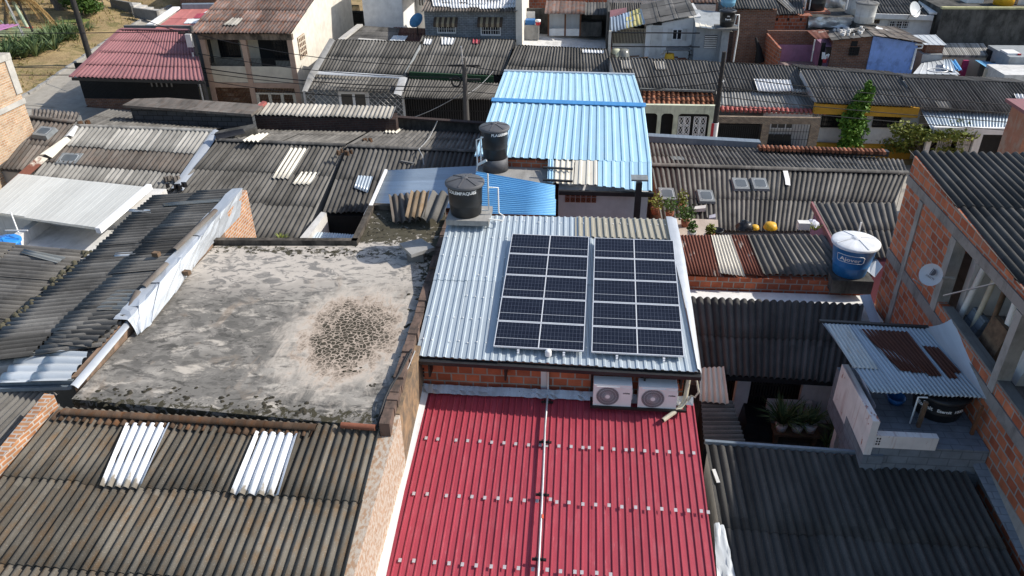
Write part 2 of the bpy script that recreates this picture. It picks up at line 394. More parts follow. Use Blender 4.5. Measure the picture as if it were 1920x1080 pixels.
def slabmat():
    s = N('weathered_slab')
    c0 = U(655, 628, SLZ); 
    rad = lambda cx, cy, rx, ry: s.n('ShaderNodeVectorMath', {0: s.n('ShaderNodeMapping', {'Vector': s.uv, 'Location': (-cx / rx, -cy / ry, 0), 'Scale': (1 / rx, 1 / ry, 1)})}, out=1, operation='LENGTH')
    n1 = s.noise(.8, None, 8, .62, .6); n2 = s.noise(2.6, s.map(1, 1.6), 8, .68, .8); n3 = s.noise(7, None, 8, .7, .4)
    c = s.mix(s.step(n1, .34, .56), (.41, .375, .325), (.185, .172, .152))
    c = s.mix(s.step(s.noise(.45, s.map(1, 1.3), 6, .6, .8), .42, .6, .75), c, (.145, .135, .118))
    c = s.mix(s.step(n2, .48, .58, .85), c, (.12, .112, .1))
    c = s.mix(s.step(s.noise(1.6, s.map(.8, 1.5), 9, .72, .5), .54, .64, .8), c, (.56, .50, .42))
    c = s.mix(s.step(s.noise(3.2, s.map(.7, 1.6), 9, .7, .7), .55, .61, .85), c, (.075, .07, .062))
    c = s.mix(s.step(s.noise(1.2, s.map(1.5, .6), 6, .6, 1.0), .58, .7, .5), c, (.33, .25, .18))
    c = s.mix(s.step(n3, .60, .68, .7), c, (.12, .115, .105))
    # far strip keeps the pale screed with lifted grey flakes
    sep = s.t.nodes.new('ShaderNodeSeparateXYZ'); s.t.links.new(s.uv, sep.inputs[0])
    far = s.step(s.math('ADD', sep.outputs[1], s.math('MULTIPLY', n1, 3.0)), 16.4, 17.8, .8)
    c = s.mix(far, c, s.mix(s.step(n2, .5, .57, .9), (.56, .5, .43), (.2, .19, .175)))
    dl = s.math('SUBTRACT', rad(c0.x, c0.y, 1.0, 1.45), s.math('MULTIPLY', s.math('SUBTRACT', n2, .5), .9))
    dl = s.math('SUBTRACT', dl, s.math('MULTIPLY', s.math('SUBTRACT', n1, .5), .5))
    dl = s.math('ADD', dl, s.math('MULTIPLY', s.math('SUBTRACT', s.noise(1.7, s.map(1.8, .7), 8, .7, 1.5), .5), 1.9))
    halo = s.math('SUBTRACT', 1.0, s.step(dl, 1.15, 1.75))
    c = s.mix(s.math('MULTIPLY', halo, s.step(s.noise(2.4, None, 7, .65), .3, .5, .85)), c, (.54, .475, .40))
    pink = s.math('SUBTRACT', 1.0, s.step(dl, 1.0, 1.25))
    c = s.mix(s.math('MULTIPLY', pink, .7), c, (.45, .35, .27))
    vo = s.n('ShaderNodeTexVoronoi', {'Vector': s.n('ShaderNodeVectorMath', {0: s.uv, 1: s.scale(s.n('ShaderNodeTexNoise', {'Vector': s.uv, 'Scale': 6.0}, out=1), .12)}, operation='ADD'), 'Scale': 9.5}, feature='DISTANCE_TO_EDGE')
    crack = s.math('GREATER_THAN', s.math('ADD', vo, s.math('MULTIPLY', s.math('SUBTRACT', n3, .5), .25)), .08)
    core = s.math('MULTIPLY', s.math('SUBTRACT', 1.0, s.step(dl, .62, 1.12)), crack)
    c = s.mix(core, c, s.mix(n3, (.03, .026, .018), (.09, .075, .055)))
    core = s.math('MULTIPLY', core, s.step(s.noise(1.9, None, 7, .65, .6), .45, .53))
    dense = s.math('MULTIPLY', s.math('SUBTRACT', 1.0, s.step(dl, .1, .95)), s.step(n2, .42, .52))
    c = s.mix(s.math('MULTIPLY', dense, .4), c, (.035, .032, .02))
    # moss: along the curb, the front edge and the back
    xr = -3.62 ; 
    dx = s.math('SUBTRACT', s.math('ADD', s.math('MULTIPLY', sep.outputs[1], -.05), -2.86), sep.outputs[0])
    m1 = s.math('SUBTRACT', 1.0, s.step(dx, .05, 1.0))
    m1 = s.math('MULTIPLY', m1, s.step(sep.outputs[1], 12.5, 17.2, 1.0))
    m1 = s.math('MAXIMUM', m1, s.math('SUBTRACT', 1.0, s.step(dx, .05, .35)))
    m2 = s.math('SUBTRACT', 1.0, s.step(s.math('SUBTRACT', sep.outputs[1], 10.85), .05, .5, 1.0))
    m3 = s.step(sep.outputs[1], 17.5, 18.3)
    m4 = s.math('SUBTRACT', 1.0, s.step(s.math('ABSOLUTE', s.math('SUBTRACT', sep.outputs[1], 17.4)), .0, .55, 1.0))
    mm = s.math('MAXIMUM', s.math('MAXIMUM', m1, m3), s.math('MAXIMUM', s.math('MULTIPLY', m2, .72), s.math('MULTIPLY', m4, .72)))
    mo = s.math('GREATER_THAN', s.math('ADD', s.math('MULTIPLY', mm, .30), s.noise(5.5, None, 9, .72, .5)), .70)
    c = s.mix(s.math('MULTIPLY', mo, .93), c, s.mix(n3, (.02, .019, .012), (.07, .06, .03)))
    h = s.math('ADD', s.math('MULTIPLY', mo, .6), s.math('ADD', s.math('MULTIPLY', core, .6), n3))
    return s.fin(c, .92, normal=s.bump(h, .35, .02), spec=.2)
def groundmat():
    s = N('ground_earth')
    c = s.mix(s.step(s.noise(.3, None, 8, .65), .38, .6), (.25, .18, .095), (.40, .29, .15))
    c = s.mix(s.step(s.noise(.5, None, 8, .75, .6), .5, .62, .8), c, (.13, .125, .045))
    c = s.mix(s.step(s.noise(1.9, None, 8, .7), .55, .65, .6), c, (.16, .12, .07))
    c = s.mix(s.step(s.noise(9, None, 4), .55, .7, .5), c, (.46, .36, .22))
    return s.fin(c, .95, normal=s.bump(s.noise(8, None, 6), .8, .06), spec=.1)
setup_mats()
m = MT
# ------------------------------------------------------------------ roofs
def lerp(a, b, t): return a + (b - a) * t
PROF = {
    'sine': [(i / 10, 2 * abs(math.cos(math.pi * i / 10)) ** .9 - 1) for i in range(10)],
    'sine6': [(i / 6, 2 * abs(math.cos(math.pi * i / 6)) ** .9 - 1) for i in range(6)],
    'trap': [(0, -1), (.52, -1), (.60, 1), (.86, 1), (.96, -1)],
    'rib': [(0, -1), (.70, -1), (.76, 1), (.90, 1), (.96, -1)],
    'tile': [(i / 8, abs(math.sin(math.pi * i / 8)) * 2 - 1) for i in range(8)],
}
def roof(parent, mat, q, pitch=.177, amp=.025, kind='sine', course=1.7, sheet=.9, lap=.012, jit=.006, ragged=.03, name='roof', label=None,
         tones=None, tj=.25, off=0.0, wav=0.0, mb=None, lift=None):
    """corrugated sheets over quad q = (A, B, C, D): waves are counted along A->B, run from A to D; every sheet laps the one below"""
    A, B, C, D = [V(p) for p in q]
    nrm = (B - A).cross(D - A).normalized()
    if nrm.z < 0: nrm = -nrm
    w = ((B - A).length + (C - D).length) / 2; L = ((D - A).length + (C - B).length) / 2
    nw = max(2, round(w / pitch)); ns = max(1, round(w / sheet)); nr = max(1, round(L / course))
    pr = PROF[kind]; sm = kind.startswith('sine') or kind == 'tile'
    mb = mb or M()
    for r in range(nr):
        for s_ in range(ns):
            w0 = s_ * nw // ns; w1 = (s_ + 1) * nw // ns
            cols = [(k + t, z) for k in range(w0, w1) for t, z in pr] + [(w1, pr[0][1])]
            if sm and s_ < ns - 1: cols.append((w1 + pr[1][0], pr[1][1]))
            dz = random.uniform(-jit, jit); dt = random.uniform(-jit, jit) * 1.5
            e0 = random.uniform(-ragged, ragged) / L; e1 = random.uniform(-ragged, ragged) / L
            if r == 0: e0 = 0
            v0 = r / nr + e0 * .3; v1 = (r + 1) / nr + (.06 / L if r < nr - 1 else 0) + e1
            base = tones[min(r, len(tones) - 1)] if tones else .5
            tone = min(1, max(0, base + random.uniform(-tj, tj)))
            vs = [v0 + (v1 - v0) * k / 3 for k in range(4)]
            rows = []
            for vi, v in enumerate(vs + [v1]):
                row = []
                for cw, z in cols:
                    u = cw / nw
                    p = lerp(lerp(A, B, u), lerp(D, C, u), v)
                    h = z * amp * (1.55 if sm and pitch < .25 else 1) + off + dz + dt * (u * ns - s_ - .5) + lap * (v - v0) * nr + (-.012 if vi == 4 else 0)
                    h += (s_ % 2) * .003
                    if wav: h += wav * (math.sin(u * w * 2.1 + r * 1.3 + v * L * .9) + .6 * math.sin(v * L * 2.3 + u * w * .7))
                    row.append(p + nrm * h)
                rows.append(row)
            vv = [x * L for x in vs] + [v1 * L + .01]
            mb.grid(rows, lambda a, b, c=cols, y=vv: (c[b][0] * .178, y[a]), tone, sm)
    return mb.build(name, mat, parent, label) if name else mb
def quadP(q, pts, off=.03): return [PL(x, y, q, off) for x, y in pts]
def inset(q, d=.04):
    c = sum((V(p) for p in q), V((0, 0, 0))) / len(q)
    out = []
    for p in q:
        v = V((p[0] - c.x, p[1] - c.y, 0)); l = v.length
        out.append(V((p[0], p[1], p[2])) - v / l * min(d * 1.4, l))
    return out
def body(parent, mat, q, drop=.09, z0=None, name='wall', ins=.06):
    q = inset(q, ins)
    top = [V((p.x, p.y, p.z - drop)) for p in q]
    return M().prism(top, (lambda p: gz(p.x) - .3) if z0 is None else z0).build(name, mat, parent)
def base_of(q, z=None):
    c = sum((V(p) for p in q), V((0, 0, 0))) / len(q)
    return V((c.x, c.y, gz(c.x) if z is None else z))
def ridge_cap(parent, mat, p, q, r=.09, name='ridge_cap', seg=1.1):
    mb = M(); p, q = V(p), V(q); n = max(1, round((q - p).length / seg))
    d = (q - p).normalized(); a = V((d.y, -d.x, 0)).normalized()
    for k in range(n):
        s0 = lerp(p, q, k / n); s1 = lerp(p, q, (k + 1) / n) + d * .04
        rows = []
        for s_, rr in ((s0, r), (s1, r * 1.08)):
            rows.append([s_ + a * (math.cos(t) * rr * 1.35) + V((0, 0, math.sin(t) * rr)) for t in [math.pi * i / 8 for i in range(9)]])
        mb.grid(rows, tone=random.uniform(.2, .8))
    return mb.build(name, mat, parent)
def strip(parent, mat, pts0, pts1, name='flashing', thick=.01, label=None, bend=0):
    """sheet strip between two 3-D polylines"""
    mb = M(); n = len(pts0); up = V((0, 0, bend))
    rows = [[V(p) for p in pts0], [lerp(V(a), V(b), .5) + up for a, b in zip(pts0, pts1)], [V(p) for p in pts1]]
    mb.grid(rows, smooth=bool(bend))
    mb.grid([rows[2], [p - V((0, 0, thick)) for p in rows[2]]], smooth=False)
    mb.grid([[p - V((0, 0, thick)) for p in rows[0]], rows[0]], smooth=False)
    return mb.build(name, mat, parent, label)
def wall(parent, mat, p, q, th, h=None, z0=None, name='wall', zq0=None, label=None):
    """upright wall whose top runs p->q (3-D), th thick towards +normal, down to z0 (or h below the top)"""
    p, q = V(p), V(q); d = V((q.x - p.x, q.y - p.y, 0)).normalized(); n = V((-d.y, d.x, 0)) * th
    zp = z0 if h is None else p.z - h; zq = (zq0 if zq0 is not None else z0) if h is None else q.z - h
    top = [p, q, q + n, p + n]; bot = [V((a.x, a.y, z)) for a, z in zip(top, (zp, zq, zq, zp))]
    mb = M(); 
    if th < 0: top = top[::-1]; bot = bot[::-1]
    return mb.hexa(top, bot).build(name, mat, parent, label)
def fbox(parent, mat, a, b, y, depth, name='wall', z0=None, label=None, mb=None):
    """box whose front face spans photo pixels a (top-left) .. b (bottom-right) on the upright plane Y = y"""
    p = QY(a[0], a[1], y); q = QY(b[0], b[1], y)
    mbx = mb or M()
    mbx.box(p.x, q.x, y, y + depth, q.z if z0 is None else z0, p.z)
    return mbx if mb else mbx.build(name, mat, parent, label)
def bars(mb, x0, x1, y, z0, z1, n, w=.02, hor=0):
    for i in range(n + 1):
        x = lerp(x0, x1, i / n); mb.box(x - w / 2, x + w / 2, y - w / 2, y + w / 2, z0, z1)
    for j in range(hor + 1 if hor else 0):
        z = lerp(z0, z1, j / hor); mb.box(x0, x1, y - w / 2, y + w / 2 - .003, z - w / 2, z + w / 2)
    return mb
def window(parent, a, b, y, frame, nx=2, grille=None, name='window', pane=None):
    p = QY(a[0], a[1], y); q = QY(b[0], b[1], y); t = .06
    f = M(); x0, x1, z0, z1 = p.x, q.x, q.z, p.z
    for bx in ((x0, x0 + t, z0, z1), (x1 - t, x1, z0, z1), (x0 + t, x1 - t, z0, z0 + t), (x0 + t, x1 - t, z1 - t, z1)): f.box(bx[0], bx[1], y - .05, y + .04, bx[2], bx[3])
    for i in range(1, nx):
        x = lerp(x0, x1, i / nx); f.box(x - .025, x + .025, y - .045, y + .03, z0 + t, z1 - t)
    w = f.build(name, frame, parent)
    M().box(x0 + t, x1 - t, y - .012, y + .02, z0 + t, z1 - t).build('pane', pane or m['glass'], w)
    if grille: bars(M(), x0, x1, y - .09, z0, z1, grille, .024, 3).build('grille', frame if frame is m['white'] else m['iron'], w)
    return w
def text_mesh(mb, txt, size, fn, bold=0.0):
    cu = bpy.data.curves.new('t', 'FONT'); cu.body = txt; cu.size = size; cu.resolution_u = 2; cu.offset = bold
    cu.align_x = 'CENTER'; cu.align_y = 'CENTER'
    o = bpy.data.objects.new('t', cu); COL.objects.link(o)
    me = bpy.data.meshes.new_from_object(o.evaluated_get(bpy.context.evaluated_depsgraph_get()))
    for p in me.polygons: mb.face([fn(me.vertices[i].co.x, me.vertices[i].co.y) for i in p.vertices])
    bpy.data.objects.remove(o); bpy.data.curves.remove(cu); bpy.data.meshes.remove(me)
    return mb
def leaves(mb, c, rad, n, size, seed, shell=.45, elong=1.6, droop=0.0):
    rnd = random.Random(seed); c = V(c)
    for _ in range(n):
        d = V((rnd.gauss(0, 1), rnd.gauss(0, 1), rnd.gauss(0, 1))).normalized()
        k = shell + (1 - shell) * rnd.random() ** .6
        p = c + V((d.x * rad[0], d.y * rad[1], d.z * rad[2])) * k
        a = V((rnd.gauss(0, 1), rnd.gauss(0, 1), rnd.gauss(0, .6) - droop)).normalized(); b = a.cross(V((rnd.gauss(0, 1), rnd.gauss(0, 1), rnd.gauss(0, 1)))).normalized()
        s_ = size * rnd.uniform(.6, 1.3)
        mb.face([p - a * s_ * elong * .5, p + b * s_ * .4, p + a * s_ * elong * .5, p - b * s_ * .4], tone=rnd.random())
    return mb
def blades(mb, c, n, L, w, seed, up=.8, spread=1.0):
    rnd = random.Random(seed); c = V(c)
    for _ in range(n):
        t = rnd.random() * 6.283; e = rnd.uniform(.25, 1) * spread; l = L * rnd.uniform(.6, 1.1)
        d = V((math.cos(t) * e, math.sin(t) * e, up * rnd.uniform(.6, 1.2))).normalized()
        sd = V((-math.sin(t), math.cos(t), 0)) * w
        p0 = c + V((d.x, d.y, 0)) * .04; p1 = p0 + d * l * .55; p2 = p0 + d * l + V((d.x, d.y, 0)) * l * .15 - V((0, 0, l * .22 * e))
        tn = rnd.random()
        mb.face([p0 - sd * .6, p0 + sd * .6, p1 + sd, p1 - sd], tone=tn); mb.face([p1 - sd, p1 + sd, p2], tone=tn)
    return mb
def sag(p, q, s_, n=12): 
    p, q = V(p), V(q)
    return [lerp(p, q, i / n) - V((0, 0, 4 * s_ * (i / n) * (1 - i / n))) for i in range(n + 1)]
def tank(name, label, c, r0, r1, h, bodym, lidm, ribs=True, lidseg=6, group=None):
    """water tank: tapered body, rim, domed lid with radial ribs"""
    t = thing(name, label, 'water tank', c, group); c = V(c)
    pr = [(0, .0), (r0 * .96, 0), (r0, .02), (lerp(r0, r1, .33), h * .33), (lerp(r0, r1, .33) + (.012 if ribs else 0), h * .35), (lerp(r0, r1, .38), h * .37), (lerp(r0, r1, .9), h * .9), (r1 + .012, h * .92), (r1 + .02, h), (r1 - .02, h + .01)]
    M().lathe(c, pr).build('body', bodym, t)
    lid = M().lathe(c + V((0, 0, h + .005)), [(r1 + .045, -.05), (r1 + .05, .0), (r1 + .02, .025), (r1 * .8, .05), (r1 * .3, .1), (r1 * .2, .1), (r1 * .18, .12), (0, .125)]).build('lid', lidm, t)
    rb = M()
    for k in range(lidseg):
        a = 2 * math.pi * k / lidseg + .3; dd = V((math.cos(a), math.sin(a), 0))
        rb.bar(c + dd * r1 * .2 + V((0, 0, h + .115)), c + dd * (r1 * 1.0) + V((0, 0, h + .036)), .035, .03)
    rb.build('lid_ribs', lidm, lid)
    return t
def tank_text(t, c, txt, size, r, z, ang, bold=0.004):
    c = V(c)
    fn = lambda x, y: c + V((math.sin(ang + x / r) * (r + .006), -math.cos(ang + x / r) * (r + .006), z + y))
    return text_mesh(M(), txt, size, fn, bold).build('lettering', m['letter'], t)
def slab_poly(parent, mat, pts, th, name='slab'):
    return M().prism(pts, pts[0].z - th).build(name, mat, parent)
SKY, SUN, EXPO = .15, 4.2, .25
# =================================================================== front row
def ext(q, dist):                      # lengthen quad q beyond its near edge by dist metres
    A, B, C, D = q
    return [A, B, C + (C - B).normalized() * dist, D + (D - A).normalized() * dist]
# ---- dark corrugated house filling the lower left corner
q = [U(113, 764, 5.05), U(714, 803, 5.05)]
A, B = q[0], q[1]
q = [A, B, V((B.x + .05, 4.8, B.z - .25 * (B.y - 4.8))), V((A.x - .9, 4.8, A.z - .25 * (A.y - 4.8)))]
h = thing('corrugated_house', 'house under the dark corrugated roof with two bright white translucent sheets, below the slab', 'house', base_of(q))
roof(h, m['asb_front'], q, .161, .028, course=1.72, lap=.03, jit=.009, tj=.35, ragged=.04)
body(h, m['concrete'], q, .14)
ridge_cap(h, m['asb_ridge'], U(118, 772, 5.09), U(590, 802, 5.08), .06)
qq = quadP(q, [(112, 770), (590, 803), (583, 822), (96, 790)], .02)
roof(h, m['asb_ridge'], qq, .161, .029, course=3, name='ridge_flange', jit=.01)
q_fl = q
for pts in ([(238, 795), (320, 795), (265, 916), (190, 912)], [(481, 810), (559, 815), (524, 929), (434, 925)]):
    roof(h, m['white_film'], quadP(q, pts, .05), .161, .029, course=3, sheet=3, jit=0, wav=.009, name='translucent_sheet')
# brick verge on its outer side
e0 = U(112, 742, 4.2); e1 = V((A.x - 1.05, 5.2, 2.5))
wall(h, m['brick_party'], V((A.x - .12, A.y + .1, 5.28)), V((A.x - .98, 5.2, 3.85)), -.22, h=.75, name='parapet')
# ---- next roof at the left edge of the picture
q = [U(-60, 722, 4.95), U(113, 738, 4.9), V((-11.4, 6.0, 3.7)), V((-15, 6.0, 3.8))]
h = thing('corrugated_house', 'house with mottled grey corrugated roof beyond the orange brick verge at the photo edge', 'house', base_of(q))
roof(h, m['asb_grey'], q, .178, .026, course=1.8, jit=.012)
body(h, m['concrete'], q, .2)
# ---- the slab house
Z = SLZ
sl = [U(134, 748, Z), U(716, 800, Z), U(742, 715, Z), U(838, 415, Z), U(832, 398, Z), U(702, 394, Z), U(670, 461, Z), U(402, 461, Z)]
h = thing('concrete_roof_house', 'house with the flat stained concrete slab roof and round patch of black cracked moss', 'house', V((-7.5, 15, gz(-7.5))))
body(h, m['concrete_bk'], sl, .24, name='wall', ins=.1)
M().prism(sl, Z - .22).build('roof_slab', m['slab'], h)
# curb on the solar-roof side, dark mossy kerb at the back
cb = M(); P0 = U(838, 412, Z); P1 = U(712, 806, Z)
n = 40
for k in range(n):
    a = lerp(P0, P1, k / n); b = lerp(P0, P1, (k + .97) / n); z = random.uniform(.14, .2); w = random.uniform(.18, .22)
    cb.hexa([a + V((0, 0, z)), b + V((0, 0, z)), b + V((w, 0, z)), a + V((w, 0, z))], [a - V((0, 0, .3)), b - V((0, 0, .3)), b + V((w, 0, -.3)), a + V((w, 0, -.3))], random.random())
cb.build('curb', plaster('brown_curb', (.17, .115, .09), .75, (.04, .035, .03), .45, .62, 2.5), h)
bk = M()
for a, b in (((402, 459), (670, 460)), ((670, 460), (702, 393)), ((700, 393), (834, 397))):
    p, q2 = U(*a, Z), U(*b, Z); d = (q2 - p).normalized(); nn = V((-d.y, d.x, 0)) * .16
    bk.hexa([p + V((0, 0, .14)), q2 + V((0, 0, .14)), q2 + nn + V((0, 0, .14)), p + nn + V((0, 0, .14))], [p - V((0, 0, .5)), q2 - V((0, 0, .5)), q2 + nn - V((0, 0, .5)), p + nn - V((0, 0, .5))])
bk.build('parapet', plaster('mossy_parapet', (.13, .11, .09), .85, (.025, .022, .018), .4, .6, 2.0), h)
# moss clods on the slab: low lumps that catch the sun
mc = M(); rnd = random.Random(5)
def clod(x, y, r):
    n_ = 7; z = Z + r * rnd.uniform(.25, .5); rr = [r * rnd.uniform(.6, 1.2) for _ in range(n_)]
    ring = [V((x + math.cos(6.283 * i / n_) * rr[i], y + math.sin(6.283 * i / n_) * rr[i], Z)) for i in range(n_)]
    for i in range(n_): mc.face([ring[i], ring[(i + 1) % n_], V((x, y, z))], tone=rnd.random(), smooth=True)
for cx, cy, sp, num in ((205, 742, 18, 14), (225, 735, 12, 10), (340, 742, 18, 16), (480, 768, 14, 9), (510, 757, 22, 22), (550, 768, 16, 14), (432, 752, 14, 10), (270, 730, 10, 6), (780, 640, 5, 6), (820, 480, 10, 18), (800, 520, 12, 16), (790, 560, 8, 10), (770, 612, 8, 8), (480, 472, 10, 10), (560, 470, 14, 12), (630, 472, 18, 14), (720, 410, 16, 26), (745, 430, 18, 20), (700, 440, 10, 12), (815, 440, 10, 20), (658, 690, 12, 8), (700, 722, 6, 5)):
    for _ in range(num):
        p = U(cx + rnd.gauss(0, sp), cy + rnd.gauss(0, sp * .45), Z)
        if p.y < 10.72 or p.x > -3.2 - .035 * p.y: continue
        clod(p.x, p.y, rnd.uniform(.02, .065))
mc.build('moss', plain('moss_clods', (.035, .03, .018), .95, 0, .6, 9), h).__setitem__('kind', 'stuff')
# little roof vent: block with a concrete lid
v = thing('roof_vent', 'stubby vent with square concrete cap standing on the slab beside the brown curb', 'roof vent', U(785, 482, Z))
c = U(782, 484, Z); c.z = Z
M().hexa([c + V((dx, dy, .28)) for dx, dy in ((-.2, -.25), (.22, -.2), (.17, .22), (-.25, .17))], [c + V((dx, dy, -.02)) for dx, dy in ((-.2, -.25), (.22, -.2), (.17, .22), (-.25, .17))]).build('block', m['concrete_dk'], v)
M().hexa([c + V((dx, dy, .37)) for dx, dy in ((-.02, -.5), (.50, -.06), (.06, .42), (-.46, .1))], [c + V((dx, dy, .28)) for dx, dy in ((-.02, -.5), (.50, -.06), (.06, .42), (-.46, .1))]).build('cap', m['concrete'], v)
# stack of spare fibre-cement sheets leaning at the back corner
base = U(795, 425, Z)
def spare(label, c, yaw, pit, wd, ln, matn, pitch, amp):
    cy, sy = math.cos(yaw), math.sin(yaw)
    ax = V((cy, sy, 0)); ay = V((-sy * math.cos(pit), cy * math.cos(pit), math.sin(pit)))
    qd = [c + ay * ln - ax * wd / 2, c + ay * ln + ax * wd / 2, c + ax * wd / 2, c - ax * wd / 2]
    o = roof(None, matn, qd, pitch, amp, course=9, sheet=9, jit=0, name='roof_sheet', tj=.3)
    return tag(o, label, 'roof sheet', 'spare corrugated sheets stacked on the slab')
spare('mossy spare corrugated sheet lying lowest, poking out left of the stack', base + V((-.45, .1, .08)), .3, .25, .9, 1.3, m['asb_brown'], .2, .035)
spare('brown spare corrugated sheet on top of the stack, the left one', base + V((-.22, -.05, .3)), .05, .24, .55, 1.2, asb('sheet_tan', (.24, .18, .12), brown=.6, mold=.2), .19, .03)
spare('grey spare corrugated sheet with two fat waves, beside the brown one', base + V((.27, -.15, .24)), -.08, .22, .6, 1.35, m['asb_grey'], .28, .09)
# brick gable and silver flashing on the west side of the slab

XP = -9.93                            # lit side face of the neighbour's wall
lz = lambda y: 5.64 - (20.1 - y) * .046
M().prism([V((XP - .22, 20.15, 5.6)), V((XP, 20.15, 5.6)), V((XP, 18.3, 5.5)), V((XP - .22, 18.3, 5.5))], 1.5).build('gable_wall', m['brick_party'], h)
M().prism([V((XP - .22, 18.3, 5.49)), V((XP, 18.3, 5.49)), V((XP - .05, 11.6, 5.22)), V((XP - .3, 11.5, 5.22))], 2.5).build('side_parapet', plaster('worn_party_wall', (.30, .2, .14), .75, (.08, .07, .055), .42, .62, 2.0), h)
fl = M(); rnd = random.Random(2)
ys_ = [20.0, 18.4, 17.2, 16.0, 14.9, 13.9, 13.4]
lowp = [(424, 404), (404, 448), (362, 502), (328, 549), (285, 606), (264, 624), (258, 628)]
for i in range(6):
    y0, y1 = ys_[i], ys_[i + 1] - .06
    o = .018 * (i % 2); tw = rnd.uniform(-.03, .03)
    L0, L1 = [(lambda p: V((max(p.x, XP + .03), p.y, p.z)))(U(*lowp[k], 5.16)) for k in (i, i + 1)]
    rows = []
    for t in (0, .35, .5, .62, .8, 1):
        rr = []
        for s in (0, .25, .5, .75, 1):
            y = lerp(y0, y1, s)
            T0 = V((XP - .38, y, lz(y) + .085)); C0 = V((XP - .02, y, lz(y) + .10 + tw * s)); Lx = lerp(L0, L1, s)
            p = lerp(T0, C0, t / .5) if t <= .5 else lerp(C0, Lx, (t - .5) / .5)
            rr.append(p + V((rnd.uniform(-.02, .02), 0, o + rnd.uniform(-.018, .018))))
        rows.append(rr)
    fl.grid(rows, smooth=False, tone=rnd.uniform(.2, .9))
    fl.grid([[p + V((0, 0, 0)) for p in rows[-1]], [p - V((0, 0, .015)) for p in rows[-1]]], smooth=False)
fl.build('flashing', m['silver'], h)
strip(h, m['silver'], [U(238, 600, 5.36), U(190, 655, 5.31), U(132, 722, 5.25)], [U(243, 612, 5.3), U(205, 658, 5.25), U(146, 728, 5.18)], bend=.03)
for i, (a, b, c_) in enumerate((((404, 395), (328, 468), 'rolled tile scrap weighing down the silver flashing near the gable'), ((312, 495), (270, 537), 'brown half-round tile scrap lying midway along the silver flashing'), ((258, 548), (240, 585), 'dark half-round tile scrap at the lower end of the silver flashing'))):
    o = ridge_cap(None, m['asb_brown'], U(*a, 5.72 - .13 * i), U(*b, 5.6 - .11 * i), .06, 'tile_scrap', 2); tag(o, c_, 'roof tile', 'tile scraps along the flashing')
for (px, py, z, lab) in ((350, 513, 5.27, 'loose brick lying at the rim of the silver flashing beside the slab'), (293, 478, 5.52, 'broken brick lying on the dark sideways roof')):
    p = U(px, py, z); o = M().hexa([p + V(a) for a in ((-.09, -.05, .08), (.08, -.07, .08), (.1, .05, .08), (-.07, .07, .08))], [p + V(a) for a in ((-.09, -.05, -.03), (.08, -.07, -.03), (.1, .05, -.03), (-.07, .07, -.03))]).build('brick', m['wood'])
    tag(o, lab, 'brick')
# party wall beside the red roof: lit rough brick face, silver flashing at its foot
h2 = thing('party_wall', 'rough orange party wall with exposed brick edge between the dark roof and the red roof', 'wall', V((-3.6, 10, gz(-4))))
M().prism([V((-3.85, 4.8, 3.5)), V((-3.62, 4.8, 3.5)), V((-3.32, 11.05, 5.06)), V((-3.62, 11.05, 5.06))], 0).build('wall', plaster('worn_brick_face', (.4, .26, .17), .9, (.52, .47, .4), .43, .55, 11.0), h2)
M().prism([V((-3.64, 11.06, 5.08)), V((-3.33, 11.06, 5.08)), V((-3.36, 13.3, 5.1)), V((-3.62, 13.3, 5.1))], 0).build('upper_wall', plaster('mossy_brick_face', (.33, .22, .13), .85, (.12, .1, .08), .4, .6, 3.0), h2)
# ---- red roof house
A = U(800, 733, 4.0); B = U(1301, 757, 4.0); D = U(722, 1080, 3.22); C = U(1343, 1080, 3.22)
qr = ext([A, B, C, D], 4.0); q_red = qr
h = thing('red_roof_house', 'house under the bright red ribbed metal roof dotted with silver patches', 'house', base_of(qr))
mid = .465
ql = [lerp(qr[0], qr[1], 0), lerp(qr[0], qr[1], mid), lerp(qr[3], qr[2], mid), lerp(qr[3], qr[2], 0)]
qm = [lerp(qr[0], qr[1], mid - .006), qr[1], qr[2], lerp(qr[3], qr[2], mid - .006)]
roof(h, m['red'], ql, .138, .013, 'rib', course=20, sheet=1.0, jit=.003, lap=0, tj=.12)
roof(h, m['red'], qm, .138, .013, 'rib', course=20, sheet=1.0, jit=.003, lap=0, off=.02, tj=.12)
body(h, m['concrete_lt'], qr, .12)
strip(h, m['white_sheet'], [V((-3.60, 13.2, 4.22)), V((-3.66, 10.5, 3.72)), V((-3.7, 5, 2.35))], [A + V((.06, 0, .05)), U(758, 920, 3.66), V((-3.28, 5, 2.27))], name='side_flashing', bend=-.05)
# foil flashing where the roof meets the brick wall
fo = M(); n = 60; rows = [[], [], []]
for k in range(n + 1):
    t = k / n; p = lerp(U(786, 727, 4.12), U(1300, 752, 4.12), t); wv = random.uniform(-.025, .025)
    rows[0].append(p + V((0, .08, .06 + wv * .5))); rows[1].append(p + V((0, 0.0 + wv * .5, .0 + wv * .6))); rows[2].append(p + V((0, -.08 + wv, -.06)))
fo.grid(rows, smooth=False).build('foil_flashing', m['foil'], h)
